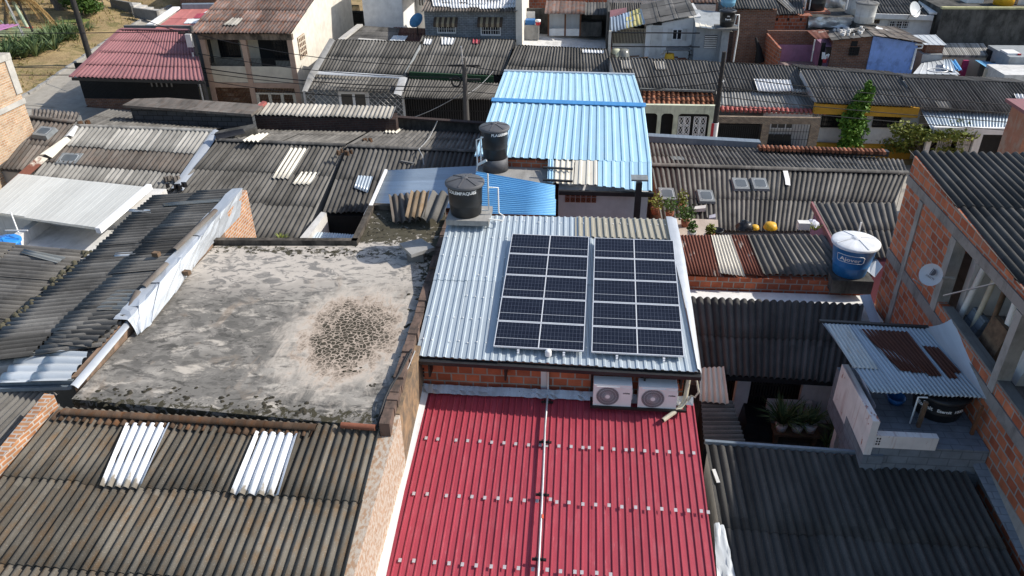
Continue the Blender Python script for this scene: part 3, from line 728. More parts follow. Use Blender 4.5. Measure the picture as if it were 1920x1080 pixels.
# silver tape patches over the screws
rows_px = [[(807, 731), (818, 731), (839, 732), (859, 733), (870, 734), (892, 735), (914, 736), (934, 737), (945, 738), (967, 740), (1008, 742)],
 [(799, 821), (821, 823), (855, 825), (877, 826), (900, 827), (922, 829), (945, 830), (967, 832), (991, 834), (1013, 834), (1025, 835), (1048, 836), (1071, 837), (1093, 839), (1105, 839), (1129, 840), (1151, 842), (1174, 843), (1186, 843), (1209, 845), (1232, 846), (1255, 847), (1278, 848), (1301, 849)],
 [(776, 925), (801, 926), (837, 929), (861, 930), (885, 931), (909, 933), (934, 934), (958, 936), (983, 938), (1007, 939), (1032, 936), (1044, 941), (1067, 942), (1093, 945), (1117, 946), (1142, 947), (1166, 950), (1192, 951), (1216, 953), (1241, 954), (1267, 956), (1291, 957), (1315, 958), (1328, 960)],
 [(750, 1050), (776, 1051), (815, 1054), (842, 1056), (867, 1058), (893, 1060), (921, 1062), (946, 1063), (972, 1065), (999, 1067), (1026, 1068), (1051, 1071), (1078, 1072), (1091, 1073), (1119, 1074), (1145, 1077)]]
ax = (B - A).normalized(); ay = (D - A).normalized(); nz = ax.cross(-ay).normalized()
tp = None
for row in rows_px:
    for (x, y) in row:
        p = PL(x, y, qr, .037 if x > 1010 else .018)
        if tp is None:
            a = .03; b = .038
            tp = M().face([p - ax * a - ay * b, p - ax * a + ay * b, p + ax * a + ay * b, p + ax * a - ay * b]).face([p - ax * a + ay * b - nz * .012, p + ax * a + ay * b - nz * .012, p + ax * a + ay * b, p - ax * a + ay * b]).build('tape_patch', m['tape'], h); tp0 = p
        else:
            o = tp.copy(); COL.objects.link(o); o.parent = h; o.location = p - tp0
# steel conduit down the seam
cd = thing('conduit', 'long steel conduit running down the seam of the red roof', 'pipe', PL(1015, 900, qr))
pc = [PL(1027, 738, qr, .10), PL(1022, 800, qr, .10), PL(1018, 900, qr, .10), PL(1013, 1000, qr, .10), PL(1009, 1080, qr, .10)]
pc.append(pc[-1] + (pc[-1] - pc[-2]).normalized() * 2.5)
M().tube([pc[0] + V((0, .12, 1.0)), pc[0] + V((0, .1, .1))] + pc, .024, 8).build('pipe', m['conduit'], cd)
for y in (754, 829, 928, 1049):
    x = 1027 - (y - 738) * .052; p = PL(x, y, qr, .075)
    M().bar(p - ax * .13, p + ax * .13, .05, .03).bar(p + ax * .06 + nz * .02, p + ax * .06 + nz * .07, .03).bar(p - ax * .06 + nz * .02, p - ax * .06 + nz * .07, .03).build('bracket', m['iron'], cd)
p = PL(1016.5, 968, qr, .10); M().tube([p + ay * .05, p - ay * .03], .027, 8).build('coupling', m['orange'], cd)
# ---- solar roof house
A = U(842, 402, 6.0); B = U(1252, 411, 6.0); C = U(1309, 697, 5.0); D = U(778, 667, 5.0)
qs = [A, B, C, D]
h = thing('solar_roof_house', 'brick house under the pale zinc roof that carries the solar panels', 'house', V((-.5, 16, gz(-.5))))
roof(h, m['zinc'], qs, .165, .011, 'trap', course=3.4, sheet=1.0, jit=.004, tj=.2, ragged=.02)
roof(h, m['tan_sheet'], quadP(qs, [(1078, 406), (1252, 411), (1263, 449), (1078, 444)], .03), .165, .02, 'trap', course=9, sheet=9, jit=0, name='translucent_sheet')
ax = (B - A).normalized(); ay = (D - A).normalized(); nz = ax.cross(-ay).normalized(); L = (D - A).length; W = (B - A).length
s0 = None
for r in range(7):
    for k in range(30):
        if (k < 9 or r in (0, 6)) and random.random() < .8:
            p = lerp(lerp(A, B, (k + .5) / 30), lerp(D, C, (k + .5) / 30), (r + .35) / 7 + random.uniform(-.006, .006)) + nz * .03
            if s0 is None: s0 = M().lathe(p, [(.018, -.01), (.015, .006), (0, .01)], 7).build('screw', m['white'], h); sp0 = p
            else: o = s0.copy(); COL.objects.link(o); o.parent = h; o.location = p - sp0
yw = 13.28
fw = [V((A.x + .1, A.y - .1, 5.85)), V((B.x - .05, B.y - .1, 5.85)), V((C.x - .12, yw, 4.85)), V((D.x + .08, yw, 4.85))]
M().prism(fw, lambda p: gz(p.x) - .3).build('wall', m['brick_orange'], h)
gb = M(); p0, p1 = D + V((-.02, -.05, -.13)), C + V((.06, -.05, -.13))
gb.hexa([p0 + V((0, -.06, .07)), p1 + V((0, -.06, .07)), p1 + V((0, .1, .07)), p0 + V((0, .1, .07))], [p0 + V((0, -.04, -.03)), p1 + V((0, -.04, -.03)), p1 + V((0, .1, -.03)), p0 + V((0, .1, -.03))])
gb.build('gutter', m['gutter'], h)
for x in (D.x + .3, D.x + 1.95, D.x + 4.9, C.x - .3): M().box(x - .02, x + .02, yw - .3, yw, 4.5, 4.82).build('gutter_bracket', m['iron'], h)
M().box(-3.4, C.x - .1, yw - .03, yw, 4.74, 4.84).build('wall_plate', m['concrete'], h)
x = QY(1022, 700, yw).x
M().box(x - .09, x + .09, yw - .025, yw + .1, 3.9, 4.78).build('column', m['grey_render'], h)
x = QY(790, 700, yw).x
vb = M()
for i in range(2):
    for j in range(3): vb.box(x - .08 + i * .09, x - .02 + i * .09, yw - .012, yw + .02, 4.28 + j * .09, 4.34 + j * .09)
vb.build('vent_block', m['dark'], h)
strip(h, m['silver'], [B + V((-.05, 0, .08)), lerp(B, C, .3) + V((-.05, 0, .08)), lerp(B, C, .65) + V((0, 0, .08)), C + V((-.02, 0, .08))], [B + V((.22, 0, .02)), lerp(B, C, .3) + V((.22, 0, .02)), lerp(B, C, .65) + V((.16, 0, .0)), C + V((.08, 0, -.05))], 'verge_flashing', bend=.03)
# solar panels
cor = [PL(960, 438, qs, .17), PL(1102, 443.5, qs, .17), PL(1099.5, 659, qs, .17), PL(924, 649, qs, .17)]
cor2 = [PL(1110.5, 444.5, qs, .17), PL(1256, 451, qs, .17), PL(1293, 668.5, qs, .17), PL(1112.5, 661, qs, .17)]
names = ['top', 'second', 'middle', 'fourth', 'bottom']
proto = None
for ci, cq in enumerate((cor, cor2)):
    ux = (cq[1] - cq[0] + cq[2] - cq[3]).normalized(); org = lerp(cq[0], cq[3], 0)
    wd = ((cq[1] - cq[0]).length + (cq[2] - cq[3]).length) / 2; ln = ((cq[3] - cq[0]).length + (cq[2] - cq[1]).length) / 2
    uy = (cq[3] - cq[0] + cq[2] - cq[1]).normalized(); uy = (uy - ux * uy.dot(ux)).normalized(); un = ux.cross(-uy).normalized()
    cen = (cq[0] + cq[1] + cq[2] + cq[3]) / 4; p00 = cen - ux * wd / 2 - uy * ln / 2
    ph = ln / 5
    for r in range(5):
        o = p00 + uy * (ph * r)
        lab = 'solar panel, %s of five in the column %s' % (names[r], 'nearer the stained concrete slab' if ci == 0 else 'nearer the rusty roofs')
        if proto is None or (ci == 1 and r == 0):
            t = thing('solar_module', lab, 'solar panel', o, 'solar panels on the zinc roof')
            fr = M(); e = .018; g = .008; w_, h_ = wd - g, ph - g
            def bx(u0, u1, v0, v1, z0, z1):
                fr.hexa([o + ux * u + uy * v + un * z1 for u, v in ((u0, v1), (u1, v1), (u1, v0), (u0, v0))], [o + ux * u + uy * v + un * z0 for u, v in ((u0, v1), (u1, v1), (u1, v0), (u0, v0))])
            bx(g, g + e, g, h_, -.035, .004); bx(w_ - e, w_, g, h_, -.035, .004); bx(g + e, w_ - e, g, g + e, -.035, .0035); bx(g + e, w_ - e, h_ - e, h_, -.035, .0035)
            fr.build('frame', m['frame_al'], t)
            gl = M(); P = [o + ux * u + uy * v for u, v in ((g + e, h_ - e), (w_ - e, h_ - e), (w_ - e, g + e), (g + e, g + e))]
            gl.face(P, [(0, 0), (1, 0), (1, 1), (0, 1)]); gl.face([p - un * .03 for p in P[::-1]]); gl.build('cells', m['cell'], t)
            proto = t
        else: dup(proto, o, lab)
    for u in (.28, .78):
        a = p00 + ux * wd * u - uy * .05 - un * .08; b = p00 + ux * wd * u + uy * (ln + .1) - un * .08
        rl = thing('mounting_rail', 'aluminium rail under the %s column of solar panels, the %s one' % ('slab-side' if ci == 0 else 'rusty-roof-side', 'nearer the slab' if u < .5 else 'farther from the slab'), 'mounting rail', lerp(a, b, .5), 'mounting rails under the solar panels')
        M().bar(a, b, .04, .05).build('rail', m['frame_al'], rl)
        M().bar(b - uy * .06 - un * .08, b - uy * .06 + un * .05, .05, .03).build('foot', m['frame_al'], rl)
p = PL(1028, 666, qs, .06); bx_ = thing('junction_box', 'small white round box on the zinc roof below the panels', 'junction box', p)
M().lathe(p, [(.07, 0), (.07, .1), (.055, .13), (0, .135)], 14).build('housing', m['white'], bx_)
M().tube([p + V((0, .02, .1)), p + V((0, .2, .08))], .012).build('cable', m['wire'], bx_)
# black tank on its concrete plinth
pb = U(872, 410, 6.0)
pl = thing('tank_plinth', 'concrete plinth slab under the black tank at the roof corner', 'plinth', pb)
cc = U(875, 400, 6.15)
M().box(cc.x - .48, cc.x + .62, cc.y - .42, cc.y + .5, 6.0, 6.14).build('top_slab', m['concrete'], pl)
M().box(cc.x - .42, cc.x - .1, cc.y - .1, cc.y + .45, 4.1, 5.99).build('pier', m['concrete_dk'], pl)
c = V((cc.x - .02, cc.y + .06, 6.145))
t = tank('water_tank', 'black plastic water tank lettered in white, standing on the zinc roof corner plinth', c, .40, .46, .86, m['black'], m['tank_grey'])
tank_text(t, c, 'COLEMPAQUES', .115, .452, .72, -.08)
pp = thing('water_pipe', 'white plastic pipes rising beside the lettered black tank on the plinth', 'pipe', c + V((.5, 0, 0)))
M().tube([c + V((.42, -.05, .1)), c + V((.6, -.05, .1)), c + V((.6, -.02, 1.1))], .022).build('riser', m['pvc'], pp)
M().tube([c + V((.62, .0, .72)), c + V((.85, .0, .72)), c + V((.85, 0, .02)), c + V((1.0, -.12, -.02)), c + V((1.0, -.3, -.06)), c + V((.6, -.3, -.02))], .02).build('down_pipe', m['pvc'], pp)
# air conditioners
ac0 = None
for i, (x0, x1, y0, lab) in enumerate(((1113, 1181, 727, 'white air conditioner outdoor unit, the one nearer the brick wall column'), (1198, 1269, 731, 'white air conditioner outdoor unit, the one at the house corner by the drain pipe'))):
    yf = 12.78
    a = QY(x0, y0 + 2, yf); b = QY(x1 - 2, 763 if i == 0 else 768, yf)
    wd, hh = .80, .56
    if ac0 is None:
        t = thing('air_conditioner', lab, 'air conditioner', V((a.x, yf, b.z)), 'air conditioners under the zinc eave'); ac0 = t
        X0, Z0 = a.x, b.z; dp = .30
        M().hexa([V((X0, yf, Z0 + hh)), V((X0 + wd, yf, Z0 + hh)), V((X0 + wd, yf + dp, Z0 + hh)), V((X0, yf + dp, Z0 + hh))], [V((X0, yf, Z0)), V((X0 + wd, yf, Z0)), V((X0 + wd, yf + dp, Z0)), V((X0, yf + dp, Z0))]).build('casing', m['white'], t)
        ce = V((X0 + .30, yf, Z0 + .27)); R_ = .235
        dk = M(); dk.face([ce + V((math.cos(6.283 * k / 32) * R_, -.004, math.sin(6.283 * k / 32) * R_)) for k in range(32)]); dk.build('fan_opening', plain('fan_shadow', (.06, .05, .055), .6), t)
        fg = M()
        for k in range(44):
            a0 = 6.283 * k / 44
            pts = [ce + V((math.cos(a0 + s_ * .75) * (.045 + s_ * .19), -.02 + .008 * s_, math.sin(a0 + s_ * .75) * (.045 + s_ * .19))) for s_ in (0, .25, .5, .75, 1)]
            fg.tube(pts, .0048, 4)
        for rr in (.12, .18, .236): fg.tube([ce + V((math.cos(6.283 * k / 24) * rr, -.012, math.sin(6.283 * k / 24) * rr)) for k in range(25)], .006, 4)
        g_ = fg.build('fan_grille', plain('grille_grey', (.42, .39, .4), .5), t)
        hb = M(); hb.face([ce + V((math.cos(6.283 * k / 18) * .05, -.028, math.sin(6.283 * k / 18) * .05)) for k in range(18)]).build('hub', m['white'], t)
        sq = M()
        sq.box(X0 + .06, X0 + .55, yf - .02, yf + .0, Z0 + .505, Z0 + .525); sq.box(X0 + .57, X0 + .575, yf - .006, yf, Z0 + .03, Z0 + .53); sq.box(X0 + .6, X0 + .78, yf - .008, yf, Z0 + .49, Z0 + .505); sq.box(X0 + .775, X0 + .782, yf - .008, yf, Z0 + .42, Z0 + .505)
        sq.build('trim', m['white'], t)
        text_mesh(M(), 'midea', .06, lambda x, y: V((X0 + .69 + x, yf - .004, Z0 + .36 + y)), .002).build('logo', m['letter_dark'], t)
        for xx in (.04, .62): M().box(X0 + xx, X0 + xx + .12, yf + .03, yf + .27, Z0 - .035, Z0).build('foot', m['gutter'], t)
        M().box(X0 + wd, X0 + wd + .03, yf + .12, yf + .26, Z0 + .1, Z0 + .35).build('valve_cover', m['white'], t)
    else: dup(ac0, V((a.x, yf, b.z)), lab)
a = QY(1111, 766, 12.72); b = QY(1278, 771, 12.72)
br = thing('bracket_frame', 'black steel frame carrying the two air conditioners', 'bracket', a)
zz = b.z - .02
M().bar(V((a.x - .05, 12.75, zz)), V((b.x + .1, 12.75, zz)), .05).bar(V((a.x - .05, 13.1, zz)), V((b.x + .1, 13.1, zz)), .05).build('beam', m['iron'], br)
for x in (a.x - .03, a.x + 1.02, b.x + .08): M().bar(V((x, 13.2, zz)), V((x, 13.2, 4.85)), .05).bar(V((x, 12.73, zz - .001)), V((x, 13.25, zz - .001)), .045).build('post', m['iron'], br)
dp = thing('drain_pipe', 'cream drain pipe bending from the zinc gutter down over the red roof', 'pipe', U(1270, 760, 4.2))
M().tube([QY(1292, 705, 13.05), QY(1284, 752, 12.95), PL(1275, 765, q_red, .14), PL(1243, 788, q_red, .10)], .05, 10).build('pipe', m['pvc_old'], dp)
e_ = PL(1243, 788, q_red, .1); f_ = PL(1275, 765, q_red, .14); d_ = (e_ - f_).normalized()
M().tube([e_ - d_ * .002, e_ + d_ * .004], .043, 10).build('pipe_mouth', m['dark'], dp)
M().tube([QY(1306, 712, 13.0), QY(1310, 735, 12.9), QY(1303, 745, 12.9), QY(1296, 742, 12.95), QY(1290, 752, 12.9)], .022, 6).build('hose', m['pvc_old'], dp)
pw = thing('power_cable', 'black cables hanging down the end of the slab curb by the party wall', 'cable', U(720, 790, 4.2))
M().tube([U(772, 655, 5.3), U(750, 700, 5.3), U(733, 722, 5.3), U(722, 745, 5.28), U(714, 770, 5.22), U(706, 805, 5.12)], .022).tube([U(765, 662, 5.32), U(748, 700, 5.32), U(730, 735, 5.28), U(716, 775, 5.2)], .012).build('cable', m['wire'], pw)
M().tube([U(778, 658, 5.2), U(765, 690, 5.15), U(740, 730, 5.1), U(722, 762, 5.0)], .013).build('pale_cable', m['cable_w'], pw)
p = U(672, 800, 5.1)
o = thing('clay_tile', 'terracotta half tile lying across the corner where slab meets dark roof', 'roof tile', p)
M().tube([U(640, 797, 5.14), U(704, 802, 5.14)], .06, 10).build('tile', m['orange_pl'], o)
# ---- dark roof in the lower right corner
A = U(1322, 834, 3.3); B = U(1800, 868, 3.3)
q = [A, B, V((8.62, 5, 3.3 - .19 * (B.y - 5))), V((3.1, 5, 3.3 - .19 * (A.y - 5)))]
q_nr = q
h = thing('corrugated_house', 'house under the big dark shaded corrugated roof below the tall brick wall', 'house', base_of(q))
roof(h, m['asb_black'], q, .178, .026, course=1.8, lap=.014, jit=.006, tj=.15)
body(h, m['white_dirty'], q, .14)
M().bar(A + V((0, .06, .03)), lerp(A, B, .63) + V((0, .06, .03)), .07, .09).build('ridge_trim', m['grey_gutter'], h)
strip(h, m['block_grey'], [V((8.05, 12.6, 3.55)), V((8.3, 9, 2.85)), V((8.6, 5, 2.05))], [V((8.32, 12.7, 3.6)), V((8.7, 9, 2.95)), V((9.0, 5, 2.15))], 'mortar_flashing', bend=.02)
pg = M(); pz = [(1338, 985), (1358, 990), (1378, 1080), (1345, 1080)]
rows = []
for r in range(9):
    t = r / 8; a = PL(1338 + 6 * t, 985 + 100 * t, q, .06); b = PL(1357 + 22 * t, 985 + 100 * t, q, .06)
    rows.append([lerp(a, b, s / 6) + V((0, 0, random.uniform(0, .09))) for s in range(7)])
tag(pg.grid(rows).build('plastic_sheet', m['white_grey']), 'crumpled white plastic sheet along the red roof edge', 'plastic sheet')
pn = thing('board', 'pale splinter of board lying on the sunlit waves beside the red roof', 'board', PL(1343, 892, q, .05))
M().bar(PL(1338, 880, q, .06), PL(1347, 905, q, .06), .07, .02).build('board_piece', m['paper'], pn)
# =================================================================== left side, behind the slab
# ---- lean-to whose sheets run sideways
q = [V((-10.1, 20.1, 5.64)), V((-10.15, 12.46, 5.29)), V((-12.95, 11.87, 5.06)), V((-13.04, 20.35, 5.22))]
h = thing('corrugated_house', 'house with patchy dark sheets running sideways between the silver flashing and the valley', 'house', base_of(q))
q_lean = q
roof(h, m['asb_grey'], q, .165, .027, course=1.45, sheet=.82, lap=.03, jit=.018, ragged=.1, tj=.45)
body(h, m['white_dirty'], q, .16)
roof(h, m['pane_clear'], quadP(q, [(258, 545), (240, 583), (68, 583), (92, 548)], .07), .165, .02, course=2, sheet=9, jit=0, name='translucent_sheet')
for pts in ([(428, 372), (432, 378), (310, 388), (306, 382)], [(282, 394), (283, 400), (240, 398), (241, 393)], [(255, 473), (254, 481), (215, 483), (218, 476)]):
    roof(h, m['pane_clear'] if pts[0][0] > 300 else m['white_grey'], quadP(q, pts, .06), .165, .012, course=9, sheet=9, jit=0, name='patch_sheet')
roof(h, m['asb_grey'], quadP(q, [(245, 585), (165, 655), (0, 640), (40, 600)], .05), .165, .028, course=1.4, sheet=.5, jit=.02, ragged=.12, name='grey_sheets')
vq = quadP(q, [(165, 660), (128, 717), (-10, 722), (42, 655)], .05)
roof(h, m['white_grey'], vq, .26, .03, course=1.0, sheet=.7, jit=.02, ragged=.05, name='white_sheets', tj=.5)
M().bar(V((-10.18, 11.5, 5.12)), V((-13.3, 11.38, 4.92)), .1, .12).bar(V((-10.18, 11.36, 5.08)), V((-13.3, 11.24, 4.88)), .06, .08).build('gutter', m['grey_gutter'], h)
M().bar(V((-12.6, 12.3, 5.2)), V((-14.0, 10.9, 5.0)), .14, .1).build('eave_board', m['pane_clear'], h)
# ---- roof on the far side of the valley
q = [V((-19.1, 16.7, 5.64)), V((-13.09, 16.9, 5.12)), V((-12.93, 11.87, 5.06)), V((-18.7, 11.4, 5.54))]
h = thing('corrugated_house', 'house with weathered dark roof sloping down to the mossy valley, beside the blue tank', 'house', base_of(q))
roof(h, m['asb_dark'], [q[0], q[3], q[2], q[1]], .18, .03, course=1.8, lap=.02, jit=.016, ragged=.06, tj=.35)
body(h, m['white_dirty'], q, .16)
roof(h, m['pane_clear'], quadP(q, [(45, 468), (38, 476), (108, 494), (124, 483)], .05)[::-1], .18, .012, course=9, sheet=9, jit=0, name='metal_patch')
ms = M(); rnd = random.Random(3)
for k in range(60):
    t = rnd.random(); p = lerp(V((-13.06, 16.9, 5.16)), V((-12.93, 11.87, 5.1)), t) + V((rnd.uniform(-.12, .12), 0, .04)); r = rnd.uniform(.03, .09)
    ms.lathe(p, [(r, -.03), (r * .8, .02), (0, r * .6)], 6)
ms.build('valley_moss', plain('valley_moss', (.09, .08, .05), .95, 0, .5, 9), h)['kind'] = 'stuff'
# ---- white metal canopy over the washed terrace with the small blue tank
q = [V((-19.6, 23.2, 4.65)), V((-14.5, 22.4, 4.62)), V((-14.66, 19.7, 4.42)), V((-19.4, 20.7, 4.42))]
h = thing('canopy_house', 'house with the flat white metal canopy over a bare pale terrace', 'house', V((-16.5, 21, gz(-16.5))))
roof(h, m['canopy'], q, .2, .0015, 'rib', course=1.8, sheet=1.0, jit=.003, lap=.004, tj=.4)
M().bar(q[1] + V((.05, .1, -.02)), q[2] + V((.05, -.15, -.02)), .16, .18).build('fascia', m['white'], h)
M().bar(q[3] + V((0, .05, -.05)), q[2] + V((0, .05, -.05)), .1, .07).build('eave_beam', m['cream_sheet'], h)
tr = [V((-17.7, 17.0, 3.62)), V((-13.1, 17.0, 3.62)), V((-13.6, 21.4, 3.62)), V((-17.6, 21.4, 3.62))]
M().prism(tr, 0).build('terrace_floor', m['white_terrace'], h)
M().box(-19.6, -14.2, 21.3, 23.0, -.2, 4.3).build('wall', m['white_dirty'], h)
M().box(-17.75, -17.5, 18.0, 21.35, 0, 4.0).build('parapet', m['white_terrace'], h)
M().box(-19.8, -17.76, 16.9, 21.4, 0, 3.2).build('lower_terrace', m['white_terrace'], h)
c = U(8, 468, 3.2) ; c = V((-18.45, 19.3, 3.2))
p = QY(6, 470, 19.0); c = V((p.x + .12, 19.0, 3.4)); 
t = tank('water_tank', 'small bright blue tank with domed lid at the edge of the white terrace', c, .36, .44, .82, plain('bright_blue_tank', (.02, .2, .6), .4), plain('bright_blue_lid', (.03, .24, .66), .45))
pp = thing('water_pipe', 'white plastic pipe standing behind the small bright blue tank', 'pipe', c + V((.6, .6, 0)))
a = QY(20, 398, 19.6); b = QY(35, 437, 19.2)
M().tube([a, b], .025).tube([QY(10, 432, 19.2), QY(52, 432, 19.2)], .018).build('pipe', m['pvc'], pp)
# ---- banded roof house
q = [H(140, 238, 4.0), H(398, 248, 4.0), H(322, 358, 3.15), H(62, 332, 3.2)]; qF = q
h = thing('banded_roof_house', 'house whose corrugated roof shows a dark band between two pale bands', 'house', base_of(q))
roof(h, m['asb_light'], [lerp(q[0], q[3], 0), lerp(q[1], q[2], 0), lerp(q[1], q[2], .42), lerp(q[0], q[3], .42)], .178, .026, course=3, jit=.01, name='upper_roof_band', off=.05)
roof(h, m['asb_brown'], [lerp(q[0], q[3], .41), lerp(q[1], q[2], .41), lerp(q[1], q[2], .73), lerp(q[0], q[3], .73)], .178, .026, course=3, jit=.01, name='dark_roof_band', off=.025)
roof(h, m['asb_light'], [lerp(q[0], q[3], .72), lerp(q[1], q[2], .72), q[2], q[3]], .178, .026, course=3, jit=.01, name='lower_roof_band', tones=[.35])
body(h, m['concrete'], q, .15)
ridge_cap(h, m['asb_light'], q[0] + V((0, 0, .05)), q[1] + V((0, 0, .05)), .07)
def skylight(par, qq, px, sz=(.5, .42), name='skylight', tall=.1):
    c = PL(*px, qq, .03); ux = (qq[1] - qq[0]).normalized(); uy = (qq[3] - qq[0]).normalized(); uy = (uy - ux * uy.dot(ux)).normalized(); un = ux.cross(-uy)
    f = lambda a, b, z: c + ux * a * sz[0] + uy * b * sz[1] + un * z
    fr = M(); fr.hexa([f(-.5, .5, tall), f(.5, .5, tall), f(.5, -.5, tall), f(-.5, -.5, tall)], [f(-.56, .56, 0), f(.56, .56, 0), f(.56, -.56, 0), f(-.56, -.56, 0)])
    fo = fr.build(name, m['sky_frame'], par)
    pn = M(); cr = []
    for i, (a, b) in enumerate(((-.36, .34), (.36, .34), (.36, -.34), (-.36, -.34))):
        for k in range(4):
            an = [math.pi * .5 + math.pi * .5, math.pi * 1.5, math.pi * 2, math.pi * .5][i]
            cr.append(f(a, b, tall + .003))
    n_ = 20; ring = []; ring2 = []
    for k in range(n_):
        an = 2 * math.pi * k / n_; sx = math.copysign(abs(math.cos(an)) ** .35, math.cos(an)); sy = math.copysign(abs(math.sin(an)) ** .35, math.sin(an))
        ring.append(f(sx * .36, -sy * .34, tall + .012)); ring2.append(f(sx * .385, -sy * .365, tall + .006))
    M().face(ring2).build('gasket', m['white_grey'], fo); M().face(ring).build('pane', m['sky_pane'], fo)
    return fo
skylight(h, q, (131, 298), (.75, .62), tall=.05)
strip(h, m['silver'], [q[1] + V((-.02, .05, .08)), lerp(q[1], q[2], .5) + V((0, 0, .09)), q[2] + V((0, 0, .1))], [q[1] + V((.3, .05, .02)), lerp(q[1], q[2], .5) + V((.36, 0, .02)), q[2] + V((.42, 0, .02))], 'white_flashing', bend=.06)
# street slope of the same house
e = [H(205, 206, 3.2), H(440, 233, 3.15)]
qb = [e[1], e[0], q[0] + V((0, .06, .03)), q[1] + V((0, .06, .03))]
roof(h, m['asb_grey'], qb, .178, .024, course=1.8, jit=.01, name='street_roof')
M().prism([p - V((0, 0, .12)) for p in qb], lambda p: gz(p.x)).build('street_wall', m['concrete_dk'], h)
sk = PL(330, 238, [qb[1], qb[0], qb[3], qb[2]], .02)
# ---- small mottled roof squeezed against the tall brick building
q = [H(58, 222, 4.0), H(142, 232, 4.0), H(70, 322, 3.2), H(-10, 315, 3.2)]
h = thing('corrugated_house', 'narrow house with mottled roof and box skylight against the tall rough brick building', 'house', base_of(q))
roof(h, m['asb_brown'], q, .178, .026, course=1.6, jit=.012)
body(h, m['concrete'], q, .15)
skylight(h, q, (85, 252), (.62, .6), tall=.16)
e = [H(150, 211, 3.1), H(60, 204, 3.1)]
qb = [e[0], e[1], q[0] + V((0, .05, .03)), q[1] + V((0, .05, .03))]
roof(h, m['asb_brown'], qb, .178, .024, course=1.8, jit=.01, name='street_roof')
M().prism([p - V((0, 0, .12)) for p in qb], lambda p: gz(p.x)).build('street_wall', m['concrete_dk'], h)
ridge_cap(h, m['asb_brown'], q[0] + V((0, 0, .05)), q[1] + V((0, 0, .05)), .08)
strip(h, m['white_sheet'], [H(140, 236, 4.12), H(122, 256, 4.0)], [H(146, 238, 4.1), H(137, 256, 3.95)], 'white_flashing', bend=.05)
strip(h, m['cream_sheet'], [H(120, 258, 4.05), H(74, 290, 3.75)], [H(133, 262, 3.95), H(98, 296, 3.55)], 'cream_flashing', bend=.08)
strip(h, m['rusted'], [H(72, 292, 3.75), H(12, 345, 3.3)], [H(90, 297, 3.55), H(28, 352, 3.15)], 'rusty_flashing')
# ---- dark roof with cream sheets
q = [H(408, 265, 4.0), H(648, 275, 4.0), H(562, 452, 2.5), H(265, 432, 2.55)]; qG = q
h = thing('corrugated_house', 'house with dark corrugated roof and two cream translucent sheets near its ridge', 'house', base_of(q))
roof(h, m['asb_grey'], q, .178, .027, course=1.75, jit=.009, tones=[.4, .45, .62], tj=.2)
body(h, m['concrete'], q, .15)
ridge_cap(h, m['asb_dark'], q[0] + V((0, 0, .05)), q[1] + V((0, 0, .05)), .07)
roof(h, m['cream_sheet'], quadP(q, [(546, 278), (579, 279), (544, 336), (511, 335)], .05), .178, .028, course=9, sheet=9, jit=0, name='translucent_sheet')
roof(h, m['cream_sheet'], quadP(q, [(566, 323), (600, 324), (583, 347), (549, 346)], .05), .178, .028, course=9, sheet=9, jit=0, name='translucent_sheet')
e = [H(480, 237, 3.2), H(702, 242, 3.2)]
qb = [e[1], e[0], q[0] + V((0, .06, .03)), q[1] + V((0, .06, .03))]
roof(h, m['asb_grey'], qb, .178, .024, course=1.8, jit=.01, name='street_roof')
M().prism([p - V((0, 0, .12)) for p in qb], lambda p: gz(p.x)).build('street_wall', m['concrete_dk'], h)
qbb = [qb[1], qb[0], qb[3], qb[2]]
roof(h, m['cream_sheet'], quadP(qbb, [(478, 251), (508, 250), (488, 266), (455, 265)], .05), .178, .024, course=9, sheet=9, jit=0, name='street_translucent_sheet')
M().prism([H(402, 246, 4.05), H(478, 232, 4.15), H(482, 238, 4.15), H(408, 262, 4.05)], 2.5).build('party_wall', m['concrete_bk'], h)
strip(h, m['bag'], [H(396, 252, 4.2), H(452, 243, 4.25)], [H(408, 262, 4.1), H(460, 250, 4.15)], 'black_sheet', bend=.12)
# rubble on the shared wall
for (px, py, hh, s_, mt, lab) in ((330, 345, 3.45, .32, 'bag', 'dark crumpled rag lying by the white flashing foot'), (322, 333, 3.45, .22, 'asb_brown', 'brown broken sheet lying near the white flashing foot'), (158, 230, 4.1, .22, 'orange_pl', 'reddish clay lump on the ridge near the white flashing'), (645, 283, 4.15, .3, 'orange_pl', 'clay rubble on the wall between the two dark roofs'), (690, 262, 3.9, .2, 'orange_pl', 'scattered clay chips on the far dark roof slope')):
    c = H(px, py, hh); mb = M(); rnd = random.Random(px)
    for k in range(6):
        o = c + V((rnd.uniform(-s_, s_), rnd.uniform(-s_, s_) * .6, 0)); r = rnd.uniform(.03, .08)
        mb.hexa([o + V((math.cos(a) * r, math.sin(a) * r, r * rnd.uniform(.5, 1))) for a in (.3, 2, 3.4, 5)], [o + V((math.cos(a) * r * 1.2, math.sin(a) * r * 1.2, -.12)) for a in (.3, 2, 3.4, 5)])
    o = mb.build('rubble', m['asb_ridge'] if mt == 'orange_pl' else m[mt]); o['label'] = lab; o['category'] = 'rubble'; o['kind'] = 'stuff'
